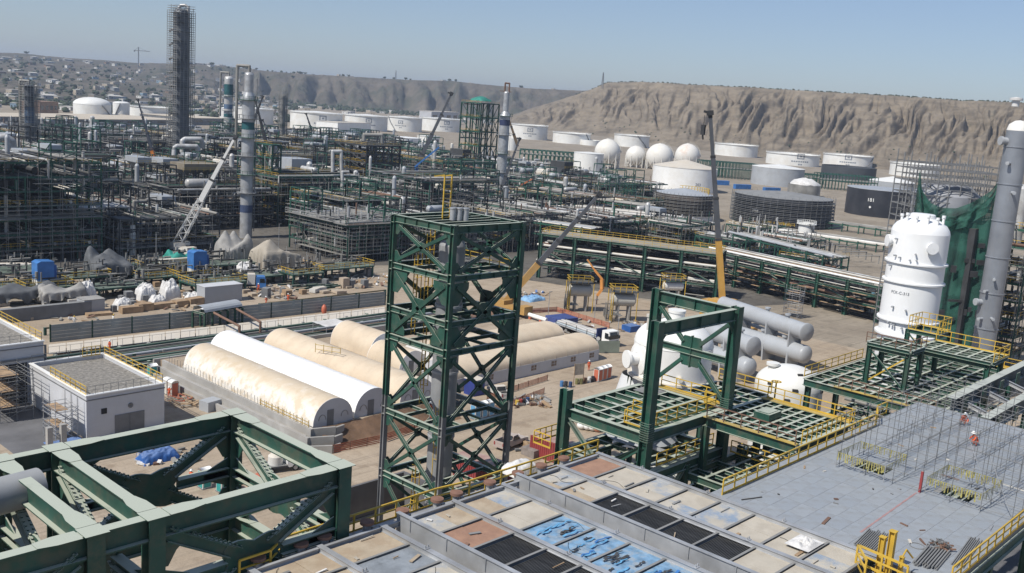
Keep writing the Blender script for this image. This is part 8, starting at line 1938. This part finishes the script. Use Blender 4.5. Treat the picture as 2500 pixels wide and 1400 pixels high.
# ------------------------------------------------------------------ green netted scaffold behind the vessel
nb = far_at(2360, 800, 172); s = scale(nb)
ns = thing('netted_scaffold', 'scaffold tower hung with torn green shade net behind the white vessel', 'scaffold tower', (nb.x,nb.y,0))
L0 = far_at(2215, 420, 172); Rr = far_at(2462, 430, 172); zt = L0.z
ctr = (Vector((L0.x,L0.y,0))+Vector((Rr.x,Rr.y,0)))/2; ctr += u*1.0
hw_ = (Vector((Rr.x,Rr.y,0))-Vector((L0.x,L0.y,0))).length/2
f = M(); zt2 = height(2340, 405, ctr); nzz = int(zt2/2)
for lev in range(nzz+1):
    z = lev*2.0
    for dpt in (0, 3, 6, 9):
        f.bar(ctr-u*hw_+w*dpt+Vector((0,0,z)), ctr+u*hw_+w*dpt+Vector((0,0,z)), .16,.16); f.bar(ctr-u*hw_+w*dpt+Vector((0,0,z+1)), ctr+u*hw_+w*dpt+Vector((0,0,z+1)), .12,.12)
    for k in range(9): q = ctr-u*hw_+u*(2*hw_*k/8)+Vector((0,0,z)); f.bar(q, q+w*9, .14,.14)
    if lev % 2 == 0: q = ctr+Vector((0,0,z)); f.add([tuple(q-u*hw_*.9+w*.3),tuple(q+u*hw_*.9+w*.3),tuple(q+u*hw_*.9+w*1.2),tuple(q-u*hw_*.9+w*1.2)], [(0,1,2,3)])
for k in range(9):
    for dpt in (0, 3, 6, 9): q = ctr-u*hw_+u*(2*hw_*k/8)+w*dpt; f.bar(q, q+Vector((0,0,zt2+rnd.uniform(-.5,2))), .15,.15)
obj('scaffold_tubes', f, GREY, ns, 'stuff')
f = M(); f.lathe((ctr+w*5), [[(hw_*.72,2),(hw_*.72,zt2-5)],[(hw_*.72,zt2-5),(hw_*.5,zt2-3.4),(0,zt2-3)]], 40); obj('inner_vessel', f, mat('grey_inner_vessel', (.34,.35,.37), .5, .2, .2, .3), ns)  # vessel in plain mid grey
front = ctr-w*.6
H2 = lambda px, py: height(px, py, front)
UP = [(.0,H2(2222,412)),(.05,H2(2232,462)),(.14,H2(2256,490)),(.28,H2(2292,505)),(.45,H2(2330,508)),(.62,H2(2376,494)),(.78,H2(2414,470)),(.9,H2(2440,430)),(1,H2(2462,404))]
def up_(a): return sum(lerp(UP, min(1, max(0, a+k*.012)))*q for k, q in ((-2,.1),(-1,.25),(0,.3),(1,.25),(2,.1)))
def net(top, bot, amp, label, out, seed, a0=0.0, a1=1.0, nu=80, nv=40):   # a sheet hung on the front face between two height curves
    f = M()
    def fn(i, b_):
        a = a0+(a1-a0)*i; z1 = top(a); z0 = bot(a); z = z1+(z0-z1)*b_
        fold = math.sin(a*34+seed+2.2*n2(a*5,b_*1.2+seed,2))*.6+n2(a*11+seed,b_*3,3)
        q = front+u*(-hw_+2*hw_*a)-w*(out+amp*(fold+.3)*(.25+.75*min(1,b_*3))); return (q.x, q.y, z)
    f.grid(fn, nu, nv); return obj('shade_net', f, NETG, ns, label=label)
net(up_, lambda a: up_(a)-2.6-1.0*math.sin(a*3.1), .55, 'gathered green net swag sagging across the scaffold', .5, 1)
net(lambda a: up_(a)-1.4, lambda a: 5+2*n2(a*6,1,2), .45, 'long dark green net hanging down to the ground', .15, 5, .24, 1.0)
net(lambda a: lerp(UP, a)+.3, lambda a: H2(2215,640), .3, 'green net strip at the left of the scaffold', .25, 9, 0, .17, 20, 30)
p_ = far_at(2478,800,192); block(p_.x, p_.y, 12, 12, height(2490,560,p_), GREENP, 'green pipe structure half hidden behind the tall grey column', scaf=1, rail=1)
f = M()
for k in range(16):
    a = .42+.56*rnd.random(); z = rnd.uniform(8, up_(a)-4); q = front+u*(-hw_+2*hw_*a)-w*.8; f.bar(q+Vector((0,0,z)), q+u*rnd.uniform(.5,2.4)+Vector((0,0,z)), .1,rnd.uniform(.3,1.2))
obj('loose_net_patch', f, DARK, ns, 'stuff')
f = M(); f.box(ctr.x+u.x*2.4+w.x*4-4,ctr.x+u.x*2.4+w.x*4+4,ctr.y+u.y*2.4+w.y*4-4,ctr.y+u.y*2.4+w.y*4+6,0,H2(2380,560)); obj('added_dark_backing', f, DARK, ns)  # unseen dark box added behind the net so bright ground stays hidden
# cabin and clutter at the far right
f = M(); a = at(2100,700,0)
building(2062,2162,742,703,'low light blue site cabin left of the white vessel',9,mat('light_blue_wall',(.22,.42,.52),.7,0,.1,.3),TAN,3)
# ------------------------------------------------------------------ mobile cranes
def boom(name, label, base, tip, d, w0, w1, m, m2=None, split=.35, lattice=0.0, hook=None, carrier=None, tipd=None, z0=None, grp=None):
    a = far_at(*base, d); b_ = far_at(*tip, tipd or d); e = (b_-a).normalized(); L_ = (b_-a).length
    t = thing(name, label, 'crane', (a.x,a.y,0))
    s0 = w0/scale(a); s1 = w1/scale(b_)
    n = 4; up = e.cross(Vector((_F.x,_F.y,0))).cross(e)
    cuts = [0, split]+[split+(1-split)*k/3 for k in (1,2,3)]
    for k in range(4):
        p = a+e*L_*cuts[k]; q = a+e*L_*(cuts[k+1]+(.01 if k < 3 else 0)); w = s0+(s1-s0)*(k/3.0)
        f = M()
        if k == 0 and lattice:
            sd = e.cross(up).normalized()
            for x in (-1,1):
                for y in (-1,1): f.bar(p+sd*w*.6*x+up.normalized()*w*.6*y, q+sd*w*.42*x+up.normalized()*w*.42*y, w*.16,w*.16)
            nn = 12
            for i in range(nn):
                u0 = p+(q-p)*i/nn; u1 = p+(q-p)*(i+1)/nn
                for y in (-1,1): f.bar(u0+sd*w*.5*(1 if i%2 else -1)+up.normalized()*w*.5*y, u1-sd*w*.5*(1 if i%2 else -1)+up.normalized()*w*.5*y, w*.1,w*.1)
                for x in (-1,1): f.bar(u0+sd*w*.5*x+up.normalized()*w*.5*(1 if i%2 else -1), u1+sd*w*.5*x-up.normalized()*w*.5*(1 if i%2 else -1), w*.1,w*.1)
            obj('lattice_section', f, m, t)
        else:
            f.bar(p, q, w*(1-.06*k), w*1.15*(1-.06*k), up); obj('boom_section', f, (m2 or m) if k == 0 else m, t)
            f = M(); f.bar(q-e*.5, q, w*1.12*(1-.06*k), w*1.28*(1-.06*k), up); obj('section_collar', f, DARK, t)
    f = M(); f.bar(b_, b_+e*s1*1.2, s1*1.5, s1*1.8, up); f.bar(b_+e*s1*.6, b_+e*s1*.6-Vector((_R.x,_R.y,0)).normalized()*s1*1.6+Vector((0,0,s1*.3)), s1*.5,s1*.6); obj('boom_head', f, DARK, t)
    if hook:
        hp = b_-Vector((_R.x,_R.y,0)).normalized()*s1*1.4; zz = height(hook[0], hook[1], b_); f = M(); f.bar(hp, (hp.x,hp.y,zz), .07,.07); obj('hoist_rope', f, DARK, t)
        f = M(); f.bar((hp.x,hp.y,zz+1),(hp.x,hp.y,zz-1),.8,.5); f.bar((hp.x,hp.y,zz-1),(hp.x+.3,hp.y,zz-1.9),.25,.25); obj('hook_block', f, DARK, t)
    if carrier:
        c = Vector((a.x,a.y,0)); ht = max(1.2, a.z-1.2)
        f = M(); f.box(c.x-1.4,c.x+1.4,c.y-6,c.y+5,1.0,1.9); obj('carrier', f, carrier, t)
        f = M(); f.box(c.x-1.4,c.x+1.4,c.y-2.2,c.y+2.6,1.9,ht+1.6); f.box(c.x-1.6,c.x+1.6,c.y+2.6,c.y+4.2,1.9,ht+1.2); obj('superstructure', f, carrier, t)
        f = M(); extr(f, [(c.x+1.45,2.0),(c.x+1.45,ht+1.9),(c.x+2.4,ht+1.9),(c.x+2.8,2.9),(c.x+2.8,2.0)], c.y-2,c.y-.4); obj('operator_cab', f, carrier, t)
        f = M(); f.box(c.x+1.6,c.x+2.5,c.y-2.06,c.y-1.98,2.9,ht+1.6); f.box(c.x+2.46,c.x+2.86,c.y-1.8,c.y-.6,2.9,ht+1.2); obj('cab_window', f, GLASS, t)
        f = M(); extr(f, [(c.x-1.3,.8),(c.x-1.3,2.5),(c.x+1.3,2.5),(c.x+1.3,.8)], c.y-8,c.y-6.1); obj('driving_cab', f, carrier, t)
        for k in range(5):
            for x in (-1.25,1.25): f = M(); f.lathe((c.x+x,c.y-5+2.1*k,.62), [[(0,-.2),(.4,-.2),(.62,-.2)],[(.62,-.2),(.62,.2)],[(.62,.2),(0,.2)]], 14, (1,0,0)); obj('wheel', f, RUBBER, t)
        f = M()
        for y in (-4.5,3.8): f.box(c.x-3.6,c.x+3.6,c.y+y-.2,c.y+y+.2,.9,1.2); f.box(c.x-3.7,c.x-3.3,c.y+y-.25,c.y+y+.25,0,1.3); f.box(c.x+3.3,c.x+3.7,c.y+y-.25,c.y+y+.25,0,1.3)
        obj('outriggers', f, carrier, t)
    return t
CRANED = mat('dusty_crane_yellow', (.42,.25,.08), .6, 0, .25, .5, stain=(.22,.15,.08), samt=.6)
boom('mobile_crane','white crane with a lattice boom foot leaning right, in the left half',(430,602),(573,338),262,17,7,mat('white_boom_paint',(.62,.61,.58),.5,0,.06,.5),lattice=1,split=.42,carrier=OFFW)
boom('mobile_crane','long thin grey crane boom leaning right above the pipe racks',(994,455),(1101,232),420,11,6,CRANEG)
boom('mobile_crane','yellow and grey crane boom rising right from behind the green tower',(1222,750),(1460,478),205,15,9,CRANEG,CRANED,split=.40,carrier=CRANED)
boom('mobile_crane','tall upright crane with yellow lower boom and grey upper boom',(1764,738),(1734,282),205,14,10,CRANEG,CRANEY,split=.34,hook=(1722,318),carrier=CRANEY)
boom('mobile_crane','thin dark crane boom leaning left in front of the domed tank',(376,386),(337,246),420,8,3.5,mat('dark_boom',(.06,.065,.08),.5),ORANGEP,split=.15)
boom('mobile_crane','short dark crane boom leaning right beside the tall silver column',(614,310),(641,238),430,6,4,DARK)
boom('mobile_crane','dark crane boom leaning left behind the tall silver column',(653,362),(622,240),440,7,4,DARK)
boom('mobile_crane','brown crane boom leaning left off the slim steel column',(1264,358),(1236,272),470,7,4,mat('brown_boom',(.14,.10,.06),.6))
boom('mobile_crane','short grey crane boom leaning right at the foot of the slim steel column',(1217,478),(1268,342),395,8,5,CRANEG)
boom('mobile_crane','small dark crane boom before the leftmost emblem tank',(762,322),(748,280),620,4,3,DARK)
boom('mobile_crane','grey double boom resting low right of the tall silver column',(660,335),(642,295),470,5,3,GREY)
boom('loader_crane','orange loader boom beside the rusty topped vessel',(1245,468),(1302,436),380,5,3.5,mat('orange_boom',(.42,.14,.06),.6),mat('pale_boom',(.4,.34,.26),.6),split=.4)
t = thing('boom_lift', 'blue boom lift standing in front of the long grey crane boom', 'boom lift', far_at(1022,462,400)); f = M(); p = [far_at(x,y,400) for x,y in ((1023,458),(1016,405),(1072,360))]
f.bar(p[0],p[1],1.0,1.0); f.bar(p[1],p[2],.6,.6); obj('boom', f, BLUEP, t); f = M(); f.box(p[0].x-1.4,p[0].x+1.4,p[0].y-1.2,p[0].y+1.2,0,2); obj('base', f, BLUEP, t)
t = thing('boom_lift', 'blue boom lift leaning behind the two short white vessels', 'boom lift', far_at(352,605,268)); f = M(); p = [far_at(x,y,268) for x,y in ((354,600),(370,553),(330,545))]
f.bar(p[0],p[1],1.1,1.1); f.bar(p[1],p[2],.5,.5); obj('boom', f, BLUEP, t); f = M(); f.box(p[0].x-1.4,p[0].x+1.4,p[0].y-1.2,p[0].y+1.2,0,2); obj('base', f, BLUEP, t)
t = thing('concrete_pump', 'orange bent concrete pump boom in the lay-down yard', 'concrete pump', at(1453,745,0)); D_ = math.hypot(at(1470,745,0).x, at(1470,745,0).y)
f = M(); p = [far_at(x,y,D_) for x,y in ((1434,634),(1452,660),(1470,682),(1470,706),(1458,722))]
for a, b_, w in zip(p[:-1], p[1:], (.4,.6,.75,.75)): f.bar(a, b_, w, w*.8)
obj('boom', f, mat('orange_pump_paint',(.62,.27,.07),.5,0,.15,.8), t); f = M(); f.pipe([p[0], p[1], p[2]], .12, 6); f.pipe([p[4], (p[4].x,p[4].y,0)], .15, 6); obj('delivery_hose', f, PIPER, t)
# ------------------------------------------------------------------ people
def person_mesh(pose):
    J = {'stand':dict(hip=.95,knl=(.10,.02,.50),knr=(-.10,.02,.50),ftl=(.11,0,.05),ftr=(-.11,0,.05),tol=(.11,.16,.03),tor=(-.11,.16,.03),ch=(0,0,1.30),nk=(0,.01,1.50),hd=(0,.03,1.66),ell=(.28,.02,1.12),elr=(-.28,.02,1.12),hal=(.27,.14,.88),har=(-.27,.14,.88)),
         'walk':dict(hip=.93,knl=(.10,.22,.52),knr=(-.10,-.04,.50),ftl=(.11,.30,.08),ftr=(-.11,-.36,.12),tol=(.11,.46,.05),tor=(-.11,-.22,.03),ch=(0,.05,1.28),nk=(0,.08,1.48),hd=(0,.11,1.64),ell=(.27,-.14,1.10),elr=(-.27,.20,1.10),hal=(.25,-.12,.86),har=(-.24,.38,.98)),
         'squat':dict(hip=.34,knl=(.20,.34,.50),knr=(-.20,.34,.50),ftl=(.18,.10,.05),ftr=(-.18,.10,.05),tol=(.20,.27,.03),tor=(-.20,.27,.03),ch=(0,.22,.66),nk=(0,.32,.84),hd=(0,.40,.98),ell=(.30,.42,.52),elr=(-.30,.42,.52),hal=(.14,.58,.34),har=(-.14,.58,.32)),
         'reach':dict(hip=.95,knl=(.11,.04,.50),knr=(-.11,-.02,.50),ftl=(.13,.02,.05),ftr=(-.13,-.06,.05),tol=(.13,.18,.03),tor=(-.13,.10,.03),ch=(0,.06,1.28),nk=(0,.11,1.47),hd=(0,.15,1.63),ell=(.28,.32,1.28),elr=(-.28,.26,1.14),hal=(.20,.55,1.38),har=(-.18,.50,1.05))}[pose]
    hz = J['hip']; V = [(0,0,hz)]; E_ = []; Rr = [.15]
    def add(p, r, par): V.append(p); Rr.append(r); E_.append((par, len(V)-1)); return len(V)-1
    ch = add(J['ch'], .17, 0); nk = add(J['nk'], .075, ch); hd = add(J['hd'], .105, nk); add((J['hd'][0],J['hd'][1]+.01,J['hd'][2]+.10), .085, hd)
    for s, q in ((1,'l'),(-1,'r')):
        hp = add((.10*s,.0,hz-.06), .115, 0); k = add(J['kn'+q], .075, hp); ft = add(J['ft'+q], .055, k); add(J['to'+q], .045, ft)
        c = Vector(J['ch']); sh = add((.19*s,c.y,c.z+.11), .085, ch); el = add(J['el'+q], .055, sh); ha = add(J['ha'+q], .042, el)
        h = Vector(J['ha'+q]); d = (h-Vector(J['el'+q])).normalized(); side = Vector((0,.0,1)).cross(d); side = side.normalized() if side.length > .1 else Vector((1,0,0))
        for i in range(4): add(tuple(h+d*(.10-.012*abs(i-1.3))+side*(.018*(i-1.5))), .010, ha)
        add(tuple(h+d*.05+side*.045), .011, ha)
    me = bpy.data.meshes.new('person_skin'); me.from_pydata(V, E_, []); o = bpy.data.objects.new('person_skin', me); COL.objects.link(o)
    sk = o.modifiers.new('s', 'SKIN'); ss = o.modifiers.new('u', 'SUBSURF'); ss.levels = 1
    sv = me.skin_vertices[0].data if me.skin_vertices else None
    if sv is None: me.attributes; bpy.context.view_layer.objects.active = o
    if not me.skin_vertices: bpy.ops.object.select_all(action='DESELECT'); o.select_set(True); bpy.context.view_layer.objects.active = o; bpy.ops.mesh.customdata_skin_add()
    sv = me.skin_vertices[0].data
    for i, r in enumerate(Rr): sv[i].radius = (r, r); sv[i].use_root = (i == 0)
    dg = bpy.context.evaluated_depsgraph_get(); m2 = bpy.data.meshes.new_from_object(o.evaluated_get(dg)); m2.name = 'person_'+pose
    bpy.data.objects.remove(o)
    return m2, J
def dress(m2, J, cloth, name):
    me = m2.copy(); me.materials.clear()
    for m in (cloth, SKIN, DARK): me.materials.append(m)
    hd = Vector(J['hd']); hl = Vector(J['hal']); hr = Vector(J['har'])
    for p in me.polygons:
        c = p.center; p.use_smooth = True
        p.material_index = 1 if (c-hd).length < .19 and c.z > J['nk'][2]+.02 or (c-hl).length < .11 or (c-hr).length < .11 else (2 if c.z < .10 else 0)
    return me
POSE = {k: person_mesh(k) for k in ('stand','walk','squat','reach')}
CL = {'orange': ORANGE, 'white': mat('white_cloth',(.6,.6,.57),.8), 'dark': mat('dark_cloth',(.05,.06,.09),.8), 'blue': mat('blue_cloth',(.05,.12,.28),.8)}
def person(px, py, pose, cl, rz, label, z=0.0, helmet=True, pos=None):
    m2, J = POSE[pose]; p = pos or at(px, py, z); t = thing('person', label, 'person', p, None, rz)
    o = bpy.data.objects.new('body', dress(m2, J, CL[cl], 'body')); COL.objects.link(o); o.parent = t
    h = Vector(J['hd'])
    f = M(); f.lathe((h.x,h.y,h.z+.03), [[(.19,.0),(.135,.02),(.13,.08),(.09,.15),(0,.18)]], 14); obj('helmet', f, HELMET if cl != 'white' else YEL, t, local=True)
    f = M(); f.ball((h.x,h.y+.115,h.z-.01), .022, 6, 4); f.ball((h.x-.04,h.y+.098,h.z+.025), .014, 5, 3); f.ball((h.x+.04,h.y+.098,h.z+.025), .014, 5, 3); obj('face', f, SKIN, t, local=True)
    if cl == 'orange':
        f = M(); c = Vector(J['ch']); f.lathe((c.x,c.y,c.z-.12), [[(.182,0),(.186,.03),(.182,.06)]], 16); obj('reflective_band', f, PIPEG, t, local=True)
person(2347,1036,'squat','orange',2.4,'worker in orange squatting on the far part of the grey deck',pos=at(2347,1036,ZD))
person(2384,1088,'squat','orange',.8,'worker in orange squatting nearer on the grey deck',pos=at(2384,1088,ZD))
person(413,974,'reach','orange',-.6,'worker in orange beside the orange red toilet')
person(182,796,'walk','dark',1.2,'person in dark trousers and light top walking in the dirt yard') if False else person(182,796,'stand','white',2.6,'person in white standing before the grey hoarding in the yard')
person(276,792,'walk','white',-1.4,'person in white walking along the barrier wall')
person(650,745,'walk','orange',.4,'worker in orange walking near the barrier, left of another')
person(703,738,'stand','orange',-.8,'worker in orange standing by the right guide pipe')
person(268,858,'stand','orange',1.8,'worker in orange on the pipe rack behind the gravel roof',z=1.6)
person(1437,905,'stand','orange',2.6,'worker in orange beside the windowed beige tent')
person(1016,1012,'reach','orange',.9,'worker in orange climbing inside the green tower',pos=Vector((TX0+1.6,TY0+3.4,11.6)))
person(467,1184,'stand','orange',2.0,'worker in orange left of the framed teal toilet')
person(372,1122,'stand','orange',-2.6,'worker in orange in front of the blue tarpaulin below the white building')
person(575,1182,'walk','orange',.5,'worker in orange right of the frame column')
person(631,712,'walk','orange',2.2,'worker in orange near the blue truck')
person(705,625+60,'stand','blue',0.4,'worker in blue by the beige tarpaulin skid')
person(1262,780,'walk','orange',1.0,'worker in orange near the yellow grey crane')
tarp('blue tarpaulin heap below the small white building', 385,1122,4.5,2.5,1.5,BLUE,seed=77,legs=False)
boxy('work_bench','red work bench under the left green frame','bench',628,1180,2.6,1.0,.9,TRED,rz=.4)
f = M(); p = at(791,766,0); f.lathe((p.x,p.y,0), [[(.35,0),(.55,.5),(.5,1.3),(.2,1.8),(0,1.85)]], 14); solo('orange_bollard', f, TRED, 'rounded orange red tank standing by the barrier wall', 'tank', p)
# ------------------------------------------------------------------ the hazy air over the site
hz_m = bpy.data.materials.new('haze_air'); hz_m.use_nodes = True; n_ = hz_m.node_tree.nodes; n_.clear()
vo = n_.new('ShaderNodeVolumePrincipled'); vo.inputs['Color'].default_value = (.70,.82,1.0,1); vo.inputs['Density'].default_value = .00013; vo.inputs['Anisotropy'].default_value = .2
ou = n_.new('ShaderNodeOutputMaterial'); hz_m.node_tree.links.new(vo.outputs[0], ou.inputs['Volume'])
setting('haze', M().box(-7300,7300,-3300,7300,-5.2,150), hz_m, 'stuff')
